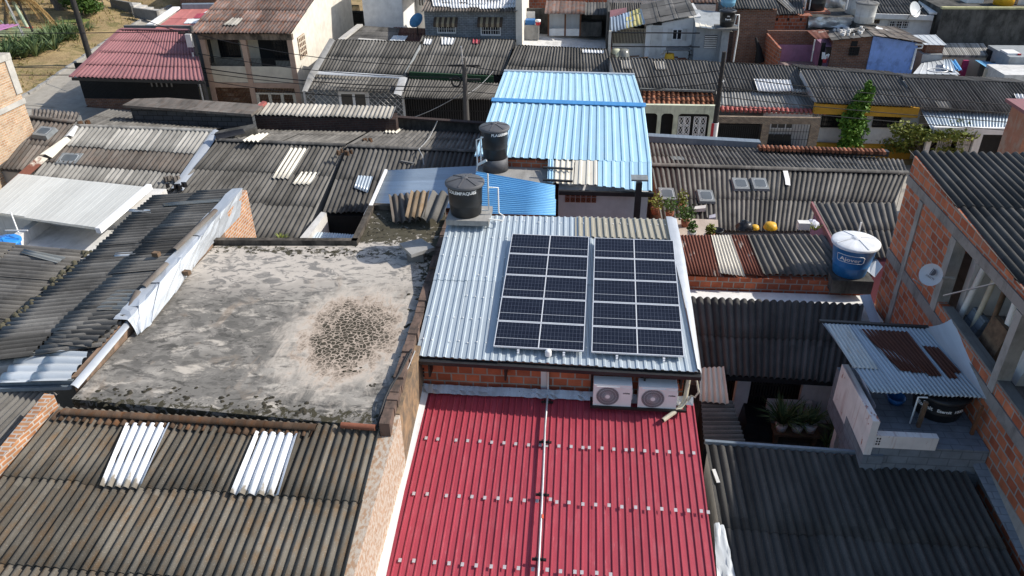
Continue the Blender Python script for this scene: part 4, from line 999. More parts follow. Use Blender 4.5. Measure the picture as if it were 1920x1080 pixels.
# ---- dark roof with zinc patch next to the grey-blue roof
q = [H(652, 276, 4.0), H(908, 287, 4.0), H(880, 402, 2.95), H(606, 398, 2.95)]; qH = q
h = thing('corrugated_house', 'house with dark corrugated roof bearing a zinc patch beside the grey-blue roof', 'house', base_of(q))
roof(h, m['asb_dark'], q, .178, .027, course=1.75, jit=.009)
ridge_cap(h, m['asb_dark'], q[0] + V((0, 0, .05)), q[1] + V((0, 0, .05)), .07)
body(h, m['dark'], q, .15)  # walls coloured near black to give the shade of the patio opening
roof(h, m['galv'], quadP(q, [(672, 329), (700, 331), (690, 362), (664, 352)], .06), .12, .014, course=9, sheet=9, jit=0, name='zinc_patch')
M().bar(PL(752, 302, q, .06), PL(779, 307, q, .06), .07, .05).bar(PL(776, 306, q, .06), PL(770, 318, q, .06), .06, .05).build('roof_hatch', m['concrete_dk'], h)
e = [H(706, 242, 3.25), H(915, 249, 3.25)]
qb = [e[1], e[0], q[0] + V((0, .06, .03)), q[1] + V((0, .06, .03))]
roof(h, m['asb_dark'], qb, .178, .024, course=1.8, jit=.01, name='street_roof')
qbb = [qb[1], qb[0], qb[3], qb[2]]
M().prism([p - V((0, 0, .12)) for p in qb], lambda p: gz(p.x)).build('street_wall', m['concrete_dk'], h)
roof(h, m['cream_sheet'], quadP(qbb, [(726, 240), (757, 241), (747, 250), (722, 249)], .05), .178, .022, course=9, sheet=9, jit=0, name='translucent_sheet')
# white flue cable looping over its ridge
cb = thing('cable', 'loose pale cable looping over the dark ridge left of the far black tank', 'cable', H(800, 262, 3.7))
M().tube([H(820, 227, 3.9), H(814, 240, 3.6), H(805, 258, 3.85), H(795, 270, 4.0), H(785, 280, 4.15), H(792, 292, 4.0), H(795, 310, 3.75)], .022).build('cable_run', m['cable_w'], cb)
# street-front parapets seen over the ridges
h = thing('parapet_wall', 'black painted block parapet with maroon coping behind the banded roof', 'wall', H(360, 225, 0))
p0 = H(243, 199, 4.3); p1 = H(472, 216, 4.3)
wall(h, m['block_black'], p0, p1, .25, z0=0, name='wall')
M().hexa([p0 + V((-.15, -.25, .12)), p1 + V((.1, -.25, .12)), p1 + V((.1, 1.1, .1)), p0 + V((1.2, .9, .1)), p0 + V((-.15, .7, .1))], [p0 + V((-.15, -.25, .02)), p1 + V((.1, -.25, .02)), p1 + V((.1, 1.1, .0)), p0 + V((1.2, .9, .0)), p0 + V((-.15, .7, .0))]).build('coping', m['asb_brown'], h)
h = thing('street_house', 'house front with beige corrugated roof above a dark brick wall, facing the street', 'house', H(600, 225, 0))
q = [H(487, 193, 4.35), H(743, 200, 4.25), H(735, 222, 4.0), H(470, 216, 4.05)]
roof(h, m['beige_sheet'], q, .178, .026, course=3, jit=.005, tj=.12)
M().bar(H(497, 192, 4.45), H(470, 213, 4.2), .2, .12).build('verge', m['terracotta'], h)
M().prism([H(472, 219, 3.98), H(742, 224, 3.93), H(745, 212, 4.1), H(480, 206, 4.1)], 0).build('wall', m['brick_dark'], h)
h = thing('parapet_wall', 'long stained concrete parapet running from the beige roof to the far black tank', 'wall', H(820, 230, 0))
wall(h, m['concrete_bk'], H(738, 219, 3.75), H(912, 231, 3.75), .22, z0=0, name='wall')
M().bar(H(738, 219, 3.78), H(912, 231, 3.78), .26, .06).build('coping', m['brick_dark'], h)
# ---- dark patio slot below the zinc patch roof
h = thing('patio_roof', 'little zinc sheet roof low in the dark gap behind the slab', 'roof', H(622, 450, 0))
q = [U(584, 434, 3.0), U(672, 441, 3.0), U(664, 468, 2.9), U(566, 462, 2.9)]
roof(h, m['zinc'], q, .1, .014, course=3, sheet=.8, jit=.004)
for i in (2, 3): M().box(q[i].x - .05, q[i].x + .05, q[i].y + .05, q[i].y + .15, gz(-8), q[i].z - .04).build('post', m['iron'], h)
h = thing('patio_wall', 'low whitewashed wall along the gap behind the slab', 'wall', U(592, 425, 0))
M().prism([U(602, 397, 3.35), U(612, 399, 3.35), U(578, 446, 3.1), U(562, 446, 3.1)], 0).build('wall', m['white_dirty'], h)
pl_ = thing('fern', 'small bright green fern sprouting at the back edge of the slab', 'plant', U(528, 449, 5.1))
c = U(528, 452, 5.0); blades(M(), c, 26, .28, .022, 9, .9).build('fronds', m['leaf_y'], pl_)
# ---- tall rough brick building at the left edge
h = thing('brick_building', 'tall unfinished building of rough pale brick with concrete bands at the picture edge', 'building', V((-24, 24, gz(-24))))
XW = -21.5; yb = 27.0; ya = 21.0; zt = 8.0
M().box(-28, XW, ya, yb, -.5, 6.35).build('wall', m['brick_old'], h)
M().box(-28, XW + .05, ya, yb + .05, 5.95, 6.14).build('floor_band', m['concrete_lt'], h)
M().box(-28, XW + .05, yb - .28, yb + .06, 6.36, 7.62).build('corner_column', m['concrete_lt'], h)
M().box(-28, XW + .02, ya, yb - .3, 6.36, 6.9).build('upper_wall', m['brick_old'], h)
M().box(XW - .25, XW + .01, yb - 1.25, yb - .29, 6.91, 7.6).build('brick_panel', m['brick_old'], h)
M().box(-28, XW + .06, ya, yb + .07, 7.63, 7.85).build('beam', m['concrete_lt'], h)
M().box(-28, XW - .3, ya, yb - .3, 6.91, 7.6).build('interior_shade', m['dark'], h)  # solid near-black block, its colour stands for the shade indoors
M().box(XW - .06, XW + .02, yb - 1.85, yb - 1.3, 6.91, 7.6).build('window_frame', m['white_dirty'], h)
M().box(XW - .45, XW - .15, yb - 1.6, yb - 1.3, 7.86, 8.75).build('post', m['concrete'], h)
q = [V((-28, 28.0, 8.6)), V((XW + .4, 27.6, 8.75)), V((XW + .5, 20, 8.95)), V((-28, 20, 8.8))]
roof(h, m['purple'], q, .2, .02, 'trap', course=9, name='purple_roof')
M().box(-28, XW + .03, 20.5, 24.0, 3.2, 4.35).build('plinth', m['white_dirty'], h)
# =================================================================== blue house in the centre
rz = 6.35
A = U(925, 187, rz); B = U(1208, 197, rz); C = U(1223, 357, 5.35); D = U(893, 349, 5.35)
pln = [A, B, C, D]
cutL = PL(889, 293, pln); cutR = PL(1222, 305, pln); cm = PL(1121, 300, pln); cb_ = PL(1121, 349, pln)
h = thing('blue_roof_house', 'house with the big two-sided pale blue ribbed metal roof', 'house', V((-.7, 27, gz(-.7))))
roof(h, m['blue'], [A, B, cutR, cutL], .262, .014, 'trap', course=20, sheet=1.05, jit=.004, lap=0, name='near_roof', tj=.35)
roof(h, m['blue'], [cm, cutR, C, cb_], .262, .014, 'trap', course=20, sheet=1.05, jit=.003, lap=0, name='near_roof_tongue', tj=.3, off=-.001)
roof(h, m['blue'], quadP(pln, [(1028, 298), (1038, 299), (1037, 344), (1026, 340)], 0), .262, .014, 'trap', course=20, name='near_roof_strip')
Fr = [U(945, 134, 5.7), U(1190, 141, 5.7)]
roof(h, m['blue'], [Fr[0], Fr[1], B + V((0, .02, 0)), A + V((0, .02, 0))], .262, .014, 'trap', course=20, sheet=1.05, jit=.004, lap=0, name='far_roof', tj=.35)
mb = M(); d_ = (B - A).normalized()
mb.hexa([A + V((-.05, -.2, .02)), B + V((.05, -.2, .02)), B + V((.05, 0, .075)), A + V((-.05, 0, .075))], [A + V((-.05, -.2, .0)), B + V((.05, -.2, .0)), B + V((.05, 0, .055)), A + V((-.05, 0, .055))])
mb.hexa([A + V((-.05, 0, .075)), B + V((.05, 0, .075)), B + V((.05, .2, .02)), A + V((-.05, .2, .02))], [A + V((-.05, 0, .055)), B + V((.05, 0, .055)), B + V((.05, .2, .0)), A + V((-.05, .2, .0))])
mb.build('ridge_cap', m['blue_cap'], h)
M().bar(Fr[0] + V((0, .06, .0)), Fr[1] + V((0, .06, .0)), .16, .1).build('far_gutter', m['silver'], h)
wl = [Fr[0] + V((.1, -.1, -.2)), Fr[1] + V((-.1, -.1, -.2)), V((B.x - .08, B.y, rz - .2)), V((C.x - .1, 21.75, 5.1)), V((-.75, 21.75, 5.1)), V((-.75, cm.y + .1, 5.2)), V((A.x + .1, cutL.y + .1, 5.3)), V((A.x + .1, A.y, rz - .2))]
mb = M()
mb.prism([V((A.x + .1, A.y, rz - .15)), V((B.x - .08, B.y, rz - .15)), V((Fr[1].x - .08, Fr[1].y - .1, 5.5)), V((Fr[0].x + .1, Fr[0].y - .1, 5.5))], -.5)
mb.build('wall', m['brick_orange'], h)
M().prism([V((cutL.x + .1, cutL.y + .12, cutL.z - .12)), V((cutR.x - .1, cutR.y + .12, cutR.z - .12)), V((B.x - .08, B.y - .01, rz - .16)), V((A.x + .1, A.y - .01, rz - .16))], -.5).build('mid_wall', m['brick_orange'], h)
yg = 21.72
M().prism([V((-.72, yg, 5.12)), V((C.x - .08, yg, 5.12)), V((cutR.x - .1, cutR.y + .1, cutR.z - .13)), V((-.72, cm.y + .1, cutR.z - .13))], -.5).build('grey_wall', m['grey_render'], h)
M().bar(V((-.7, C.y + .03, 5.2)), V((C.x + .05, C.y + .03, 5.2)), .1, .13).build('gutter', m['gutter'], h)
# pierced clay vent blocks
a = QY(1060, 359, yg); b = QY(1119, 381, yg)
for i in range(6):
    for j in range(2):
        x0 = lerp(a.x, b.x, i / 6); x1 = lerp(a.x, b.x, (i + 1) / 6) - .025; z1 = lerp(a.z, b.z, j / 2); z0 = lerp(a.z, b.z, (j + 1) / 2) + .025
        mb = M().box(x0, x1, yg - .006, yg + .02, z0, z1)
        vb = mb.build('vent_block', m['dark'], h)
        bb = M(); w_ = .022
        for bxx in ((x0, x0 + w_, z0, z1), (x1 - w_, x1, z0, z1), (x0 + w_, x1 - w_, z0, z0 + w_), (x0 + w_, x1 - w_, z1 - w_, z1)): bb.box(bxx[0], bxx[1], yg - .03, yg - .007, bxx[2], bxx[3])
        bb.bar(V((x0 + w_, yg - .02, z0 + w_)), V((x1 - w_, yg - .02, z1 - w_)), .02).bar(V((x0 + w_, yg - .018, z1 - w_)), V((x1 - w_, yg - .018, z0 + w_)), .02)
        bb.build('clay_grille', m['orange_pl'], vb)
# translucent white sheets beside the tongue
wq = quadP(pln, [(1079, 300), (1120, 301), (1120, 347), (1076, 345)], .02); roof(h, m['cream_sheet'], wq, .262, .014, 'trap', course=9, sheet=9, jit=0, name='translucent_sheet')
wq = quadP(pln, [(1036, 299), (1078, 300), (1076, 346), (1034, 341)], -.03); roof(h, m['cream_sheet'], wq, .2, .02, 'trap', course=9, sheet=9, jit=0, name='translucent_sheet')
for y0 in (315, 338): M().bar(PL(1018, y0 - 1, pln, .06), PL(1074, y0 + 2, pln, .06), .08, .05).build('roof_beam', m['gutter'], h)
dk = [U(893, 324, 5.3), U(1034, 349, 5.3), V((-.78, 24.3, 5.3)), V((-3.3, 24.3, 5.3))]
M().prism(dk, 3.8).build('deck', m['concrete'], h)
# grey-blue and bright blue lean-to roofs in front of the deck
h2 = thing('blue_lean_to', 'low lean-to of fine sideways sheets, grey-blue beside bright blue', 'lean-to', V((-4, 23, gz(-4))))
q = [U(724, 321, 4.55), U(897, 312, 4.75), U(880, 391, 4.45), U(694, 390, 4.3)]
roof(h2, m['blue_grey'], [q[1], q[2], q[3], q[0]], .085, .012, course=3.2, sheet=.9, jit=.004, name='grey_blue_roof', tj=.35)
q = [U(893, 322, 5.4), U(1042, 349, 5.4), U(1041, 405, 4.95), U(872, 400, 4.85)]
roof(h2, m['blue_strong'], [q[0], q[3], q[2], q[1]], .085, .012, course=20, sheet=.9, jit=.003, name='bright_blue_roof', tj=.2)
M().prism([V((-6.6, 22.0, 4.15)), V((-.9, 21.8, 4.3)), V((-.9, 23.5, 4.6)), V((-6.8, 24.4, 4.35))], -.3).build('wall', m['brick_orange'], h2)
M().bar(U(724, 319, 4.62), U(692, 392, 4.36), .09, .08).build('verge_board', m['white'], h2)
M().tube([U(692, 388, 4.36), U(684, 403, 4.3), U(690, 412, 4.2)], .05).build('drain_pipe', m['pvc'], h2)
# far black tank on the deck
c = U(929, 317, 5.3)
tk = tank('water_tank', 'tall black water tank with grey base on the small deck against the blue roof', c + V((0, 0, .42)), .38, .44, .98, m['black'], m['tank_grey'])
M().lathe(c, [(0, 0), (.42, 0), (.405, .42), (.38, .42)]).build('base', m['tank_grey'], tk)
tank_text(tk, c + V((0, 0, .42)), 'PLAGERMA', .12, .455, .86, .55)
pp = thing('water_pipe', 'white plastic pipe loop clinging to the tall black tank on the deck', 'pipe', c + V((-.5, 0, 0)))
M().tube([c + V((-.3, -.42, 1.22)), c + V((-.52, -.42, 1.12)), c + V((-.52, -.42, .3)), c + V((-.56, -.42, .02))], .025).tube([c + V((-.40, -.42, 1.16)), c + V((-.40, -.42, .4))], .02).build('pipe', m['pvc'], pp)
M().tube([c + V((-.52, -.44, .3)), c + V((-.22, -.46, .48))], .045).build('valve', m['pvc'], pp)
# chimney
ch = thing('chimney', 'square black flue with flat grey cap before the blue roof', 'chimney', V((1.6, 21.0, 3.5)))
a = QY(1193, 412, 20.9); b = QY(1194, 341, 20.9)
M().box(a.x - .09, a.x + .09, 20.8, 20.98, 4.0, b.z).build('flue', m['gutter'], ch)
for dx in (-.07, .07): M().box(a.x + dx - .012, a.x + dx + .012, 20.87, 20.91, b.z, b.z + .1).build('cap_leg', m['white'], ch)
M().box(a.x - .24, a.x + .24, 20.7, 21.08, b.z + .1, b.z + .15).build('cap', m['pane_clear'], ch)
# =================================================================== right of the solar roof
q = [H(1221, 312, 4.0), H(1700, 327, 4.0), H(1652, 436, 2.95), H(1243, 432, 2.95)]; qK = q
h = thing('corrugated_house', 'house row with ribbed dark roof carrying four square skylights', 'house', base_of(q))
roof(h, m['asb_grey'], q, .178, .028, course=1.5, jit=.01, tj=.3, lap=.02)
body(h, m['concrete'], q, .15)
ridge_cap(h, m['asb_grey'], q[0] + V((0, 0, .06)), q[1] + V((0, 0, .06)), .08)
for px in ((1250, 366), (1323, 370), (1388, 347), (1424, 347)): skylight(h, q, px, (.56, .62), tall=.09)
strip(h, m['white'], [PL(1468, 320, q, .08), PL(1472, 336, q, .08), PL(1473, 346, q, .08)], [PL(1477, 320, q, .08), PL(1481, 336, q, .08), PL(1482, 348, q, .08)], 'white_patch')
e = [H(1214, 264, 3.2), H(1422, 275, 3.2), H(1692, 300, 3.2)]
for i, (a, b, c_, d_) in enumerate(((e[0], e[1], lerp(q[0], q[1], .5), q[0]), (e[1], e[2], q[1], lerp(q[0], q[1], .495)))):
    roof(h, m['asb_grey'], [a, b, c_ + V((0, .07, .03 + .02 * i)), d_ + V((0, .07, .03 + .02 * i))], .178, .026, course=1.6, jit=.01, name='street_roof')
M().prism([p - V((0, 0, .15)) for p in (e[0], e[2], q[1] + V((0, .1, 0)), q[0] + V((0, .1, 0)))], lambda p: gz(p.x)).build('street_wall', m['concrete_dk'], h)
qb = [e[0], e[1], lerp(q[0], q[1], .5), q[0]]
roof(h, m['pane_clear'], quadP(qb, [(1256, 293), (1280, 294), (1284, 301), (1260, 300)], .07), .178, .01, course=9, sheet=9, jit=0, name='clear_sheet')
M().bar(H(1212, 258, 3.45), H(1424, 270, 3.45), .4, .28).build('box_gutter', m['grey_gutter'], h)
M().bar(H(1424, 279, 3.5), H(1664, 287, 3.5), .3, .22).build('front_parapet', m['gutter'], h)
tl = M()
for k in range(30): p = lerp(H(1424, 277, 3.68), H(1664, 285, 3.68), k / 30); tl.tube([p + V((0, -.2, 0)), p + V((0, .2, 0))], .08, 6, random.random())
tl.build('tile_row', m['clay'], h)
# ---- small roof with maroon verge against the right building
q = [U(1575, 399, 4.35), U(1692, 402, 4.35), U(1660, 468, 4.0), U(1620, 452, 4.0)]
q = [V((7.35, 23.0, 4.35)), V((9.9, 23.2, 4.35)), V((9.3, 20.2, 3.95)), V((7.55, 20.2, 3.95))]
h = thing('maroon_edged_roof', 'small dark roof with maroon verge board wedged against the tall brick wall', 'roof', base_of(q))
roof(h, m['asb_dark'], q, .178, .027, course=1.7)
body(h, m['lilac'], q, .16)
M().bar(q[0] + V((-.05, .05, -.03)), q[3] + V((-.05, -.1, -.03)), .06, .16).build('verge_board', m['maroon'], h)
# ---- planted terrace
h = thing('planted_terrace', 'little pale terrace crowded with potted plants behind the rusted sheets', 'terrace', U(1300, 430, 3.4))
tq = [U(1246, 447, 3.45), U(1348, 450, 3.45), U(1346, 412, 3.45), U(1246, 408, 3.45)]
M().prism(tq, 0).build('floor', plaster('terrace_tile', (.5, .42, .35), .4, (.28, .22, .18)), h)
pot0 = None
spots = [((1228, 395), .3, .34, 'leaf_y', 'yellowish flowering bush in a pot by the grey wall'), ((1255, 402), .26, .3, 'leaf', 'green bushy potted plant under the first skylight'), ((1278, 388), .2, .3, 'leaf_y', 'yellow-green spray in a pot behind the leafy bush'), ((1284, 418), .34, .34, 'leaf', 'large leafy green bush in the middle of the terrace'), ((1296, 440), .16, .22, 'leaf', 'slim green plant in the white bucket pot'), ((1330, 444), .16, .2, 'leaf_y', 'sparse pale plant beside the black tub')]
for i, ((px, py), r, hh, lm, lab) in enumerate(spots):
    c = U(px, py + 6, 3.45)
    t = thing('potted_plant', lab, 'potted plant', c, 'potted plants on the terrace')
    M().lathe(c, [(0, 0), (.11, 0), (.15, .22), (.13, .22), (0, .2)], 14).build('pot', m['pot'] if i == 4 else m['orange_pl'], t)
    leaves(M(), c + V((0, 0, .22 + hh * .8)), (r, r, hh), 260 if r > .3 else 150, .075, 40 + i, .2).build('foliage', m[lm], t)
    M().tube([c + V((0, 0, .2)), c + V((.02, 0, .35 + hh))], .012).build('stem', m['bark'], t)
p = U(1344, 440, 3.45); t = thing('tub', 'black rubber tub on the planted terrace', 'tub', p); M().lathe(p, [(0, .02), (.16, 0), (.2, .18), (.18, .18), (.15, .04), (0, .04)], 16).build('shell', m['black'], t)
for (px, py, dx, mt, lab) in ((1312, 393, .22, 'paper', 'pale board propped on the roof above the terrace'), (1335, 410, .12, 'cloth_w', 'crumpled pale bag at the terrace edge'), (1281, 374, .14, 'paper', 'small cream box by the yellow-green spray')):
    c = PL(px, py, qK, .1); o = M().hexa([c + V(a) for a in ((-dx, -.08, .05), (dx * .8, -.12, .12), (dx, .12, .14), (-dx * .7, .14, .06))], [c + V(a) for a in ((-dx, -.08, -.06), (dx * .8, -.12, -.02), (dx, .12, -.02), (-dx * .7, .14, -.06))]).build('scrap', m[mt]); tag(o, lab, 'scrap')
# ---- rusted sheet roof with the blue tank
L0 = [U(1262, 441, 4.0), U(1560, 441, 4.0), U(1632, 526, 3.6), U(1282, 513, 3.6)]; qL = L0
h = thing('rusted_roof_house', 'brick house whose roof joins rusted sheets, one white sheet and dark corrugation', 'house', base_of(L0))
def sub(q, a, b): return [lerp(q[0], q[1], a), lerp(q[0], q[1], b), lerp(q[3], q[2], b), lerp(q[3], q[2], a)]
def subx(q, xt0, xt1, xb0, xb1, off=0): return quadP(q, [(xt0, 441), (xt1, 441), (xb1, 519), (xb0, 513)], off)
roof(h, m['rusted'], subx(L0, 1262, 1334, 1283, 1352), .095, .013, course=9, sheet=.8, jit=.004, name='rusted_roof')
roof(h, m['cream_sheet'], subx(L0, 1333, 1370, 1351, 1397, .012), .095, .013, course=9, sheet=9, jit=.001, name='white_roof_sheet')
roof(h, m['rusted'], subx(L0, 1369, 1402, 1396, 1432), .095, .013, course=9, sheet=.9, jit=.003, name='rusted_roof_end')
roof(h, m['asb_grey'], subx(L0, 1401, 1572, 1430, 1640, .03), .178, .028, course=3, jit=.008, name='dark_roof')
body(h, m['brick_orange'], [L0[0], V((7.75, 21.5, 4)), V((8.1, 19.62, 3.6)), V((2.95, 19.62, 3.6))], .1)
M().box(2.95, 8.15, 19.55, 19.7, 3.05, 3.5).build('brick_band', m['brick_orange'], h)
fl0 = M(); 
for k, (x0, x1, mt) in enumerate(((2.98, 4.3, 'galv'), (4.25, 6.0, 'galv'), (5.95, 7.75, 'rusted'))):
    strip(h, m[mt], [V((x0, 19.52, 3.08 - .02 * k)), V((x1, 19.5, 3.08 - .02 * k))], [V((x0, 19.15, 2.96)), V((x1, 19.15, 2.96))], 'wall_flashing')
for (px, py, r, mt, lab, kd) in ((1396, 427, .26, 'bag', 'black bin bag slumped on the dark roof', 'bag'), (1415, 429, .13, 'yellow_pl', 'small yellow bowl lying on the dark roof', 'bowl'), (1444, 428, .2, 'yellow_pl', 'overturned yellow plastic basin on the dark roof', 'basin'), (1505, 428, .17, 'paper', 'white plastic crate on the dark roof behind the blue tank', 'crate'), (1522, 422, .2, 'cloth_w', 'crumpled pale cloth heap near the blue tank', 'cloth'), (1528, 432, .12, 'leaf_y', 'weedy tuft growing beside the cloth heap', 'weed')):
    c = PL(px, py, L0, .02)
    if kd in ('bowl', 'basin'): o = M().lathe(c, [(r, 0), (r * 1.06, .02), (r * .8, r * .8), (0, r * .85)], 18).build(kd, m[mt])
    elif kd == 'weed': o = blades(M(), c, 22, .3, .02, 12).build('weed', m[mt])
    elif kd == 'crate': o = M().box(c.x - r, c.x + r, c.y - r * .7, c.y + r * .7, c.z, c.z + .22).build('crate', m[mt])
    else:
        mb = M(); rnd = random.Random(px); rows = []
        for i in range(7):
            ph = math.pi * .5 * i / 6; rows.append([c + V((math.cos(6.283 * k / 14) * r * math.cos(ph) * rnd.uniform(.85, 1.2), math.sin(6.283 * k / 14) * r * math.cos(ph) * rnd.uniform(.8, 1.1), r * .9 * math.sin(ph) * rnd.uniform(.8, 1.1))) for k in range(14)])
            rows[-1].append(rows[-1][0])
        o = mb.grid(rows).build(kd, m[mt])
    tag(o, lab, kd)
# blue tank
c = U(1592, 512, 3.72); c.z = 3.72
bsq = thing('tank_plinth', 'dark low plinth beneath the big blue tank', 'plinth', c)
M().box(c.x - .55, c.x + .55, c.y - .45, c.y + .4, 3.3, 3.72).build('block', m['concrete_bk'], bsq)
t = tank('water_tank', 'big blue water tank with pale lid on the dark corrugated roof', c + V((0, .05, .004)), .44, .60, .98, m['tank_blue'], m['tank_lid'], lidseg=4)
cc = c + V((0, .05, .004))
fn = lambda x, y: cc + V((math.sin(-.42 + x / .55) * (.545 + (y + .68) * .17), -math.cos(-.42 + x / .55) * (.545 + (y + .68) * .17), .70 + y))
mb = text_mesh(M(), 'Ajover', .17, fn, .003)
rr = [(-.30, .13), (.26, .13), (.30, .09), (.30, -.06), (.26, -.10), (-.26, -.10), (-.30, -.06)]
rr.append(rr[0]); path = []
for a, b in zip(rr, rr[1:]): path += [fn(lerp(a[0], b[0], k / 4), lerp(a[1], b[1], k / 4)) for k in range(4)]
mb.tube(path + [path[0]], .009, 4); mb.build('lettering', m['letter'], t)
pp = thing('water_pipe', 'short white pipe behind the lid of the big blue tank', 'pipe', cc + V((.3, .6, 0)))
M().tube([cc + V((.28, .68, 0)), cc + V((.28, .68, 1.25))], .025).build('pipe', m['pvc'], pp)
strip(None, m['white_grey'], [U(1640, 520, 3.7), U(1655, 500, 3.9)], [U(1622, 505, 3.75), U(1632, 470, 3.9)], 'metal_sheet'); tag(bpy.data.objects['metal_sheet'], 'bent metal sheet tucked between the blue tank and the brick wall', 'metal sheet')
# ---- dark corrugated roof below the brick band
q = [U(1286, 560, 3.7), U(1616, 573, 3.7), U(1572, 712, 3.1), U(1309, 702, 3.1)]; qM = q
q = [V((3.0, 18.15, 3.62)), V((7.72, 18.1, 3.62)), V((7.72, 15.35, 3.0)), V((3.05, 15.55, 3.05))]
h = thing('corrugated_house', 'house with dark shaded corrugated roof over the sunken patio full of plants', 'house', V((5.3, 17.3, gz(5))))
q = [V((2.95, 18.95, 3.2)), V((7.7, 18.9, 3.2)), V((7.7, 16.0, 2.55)), V((3.0, 16.1, 2.55))]
q = [U(1285, 557, 3.45), U(1620, 571, 3.45), U(1590, 718, 2.85), U(1306, 702, 2.85)]; qM = q
roof(h, m['asb_black'], q, .178, .03, course=1.75, jit=.008, tj=.2)
M().prism([p + V((0, 0, -.12)) for p in (V((3.0, 18.0, 3.3)), V((8.2, 18.0, 3.3)), V((8.2, 19.5, 3.2)), V((3.0, 19.5, 3.2)))], -.6).build('wall', m['white_wall'], h)
M().bar(q[3] + V((0, .1, -.1)), q[2] + V((0, .1, -.1)), .1, .14).build('eave_beam', m['dark'], h)
strip(h, m['blue_grey'], [U(1612, 553, 3.6), U(1634, 610, 3.35)], [U(1632, 552, 3.6), U(1652, 609, 3.35)], 'side_flashing')
PZ = .9
yv_ = 17.0
def fb2(mat, nm, p0, p1, y, d, z0=None): return fbox(h, m[mat], p0, p1, y, d, nm, z0=z0)
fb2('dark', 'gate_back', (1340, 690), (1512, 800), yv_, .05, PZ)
ga, gb_ = QY(1346, 700, yv_ - .06), QY(1510, 700, yv_ - .06)
bars(M(), ga.x, gb_.x, yv_ - .06, PZ, 2.9, 30, .035, 5).build('gate', m['concrete_bk'], h)
fb2('white_wall', 'pillar', (1386, 695), (1398, 772), 16.3, .2, PZ)
fb2('white_wall', 'white_panel', (1511, 700), (1590, 786), 16.4, .15, PZ)
fb2('white_wall', 'planter_wall', (1440, 752), (1513, 800), 16.2, .12, PZ)
M().box(3.0, 8.3, 12.7, 17.8, PZ - .2, PZ).build('patio_floor', m['floor_dark'], h)
q2 = [U(1312, 690, 3.0), U(1357, 688, 3.0), U(1366, 757, 2.75), U(1311, 752, 2.75)]
roof(h, m['cream_sheet'], q2, .12, .02, course=9, sheet=9, jit=0, name='white_sheet', tones=[.3])
q3 = [U(1314, 753, 2.7), U(1375, 754, 2.6), U(1398, 835, 2.5), U(1320, 835, 2.6)]
roof(h, m['asb_dark'], [q3[0], q3[3], q3[2], q3[1]], .15, .024, course=9, sheet=.8, jit=.006, name='side_roof')
M().prism([p - V((0, 0, .1)) for p in q3], -.5).build('side_wall', m['dark'], h)
bc = U(1490, 806, PZ + .45)
bench = thing('plant_bench', 'low dark bench carrying a row of potted plants in the sunken patio', 'bench', V((bc.x, bc.y, PZ)))
M().box(bc.x - .55, bc.x + .6, bc.y - .2, bc.y + .25, PZ + .36, PZ + .43).build('top', m['wood'], bench)
for x in (-.45, .5): M().box(bc.x + x - .05, bc.x + x + .05, bc.y - .15, bc.y + .2, PZ, PZ + .36).build('leg', m['wood'], bench)
for i, (dx, dy, z, n_, L_) in enumerate(((-.35, 0, .43, 90, .9), (.05, 0, .43, 60, .7), (.38, .02, .43, 50, .65), (.8, -.2, 0, 30, .45), (.75, -.5, 0, 26, .4), (1.05, .1, 0, 34, .6))):
    c = V((bc.x + dx, bc.y + dy, PZ + z)); t = thing('potted_plant', ['spiky plant in the long white trough on the bench', 'arching spiky plant in a small white pot on the bench', 'spiky plant in the white pot at the end of the bench', 'low plant in a dark pot on the patio floor beside the bench', 'low plant in a pale pot nearest the washhouse pillar', 'tall grassy plant on the floor behind the bench end'][i], 'potted plant', c, 'potted plants in the sunken patio')
    M().lathe(c, [(0, 0), (.12, 0), (.16, .22), (.14, .22), (0, .19)], 12).build('pot', m['white'] if i in (0, 1, 2, 4) else m['black'], t)
    blades(M(), c + V((0, 0, .2)), n_, L_, .022, 70 + i, .9).build('foliage', m['agave'], t)
tq = U(1420, 790, PZ + .3)
tp_ = tag(M().hexa([tq + V(o) for o in ((-.35, -.3, .2), (.3, -.3, .1), (.3, .35, .25), (-.35, .35, .35))], [V((tq.x + o[0], tq.y + o[1], PZ)) for o in ((-.45, -.45), (.4, -.45), (.4, .45), (-.45, .45))]).build('tarpaulin', m['bag']), 'black tarpaulin over a low heap in the sunken patio', 'tarpaulin')
# ---- washhouse with the rusty roof
h = thing('washhouse', 'raised washhouse with blue-grey roof patched in dark rust, white side wall and grey block base', 'washhouse', V((7, 13.5, gz(7))))
q = [U(1541, 606, 4.9), U(1737, 617, 4.9), U(1848, 748, 4.6), U(1632, 735, 4.6)]; qN = q
roof(h, m['galv'], q, .085, .012, course=9, sheet=.62, jit=.006, tj=.4)
roof(h, m['flaky'], quadP(q, [(1546, 608), (1590, 610), (1645, 693), (1598, 690)], .02), .085, .012, course=9, sheet=9, jit=0, name='flaking_sheet')
roof(h, m['rust_dark'], quadP(q, [(1610, 617), (1700, 622), (1762, 702), (1690, 700)], .022), .085, .012, course=9, sheet=.33, ragged=.09, jit=.002, name='rusted_sheet')
roof(h, m['rust_dark'], quadP(q, [(1728, 648), (1758, 652), (1806, 705), (1772, 703)], .022), .085, .012, course=9, sheet=.2, ragged=.12, jit=.002, name='rusted_sheet')
M().bar(q[0] + V((-.05, .05, .02)), q[1] + V((.05, .05, .02)), .08, .06).build('ridge_bar', m['gutter'], h)
f0, f1 = q[1] + V((-.03, 0, .03)), q[2] + V((-.03, -.05, .03))
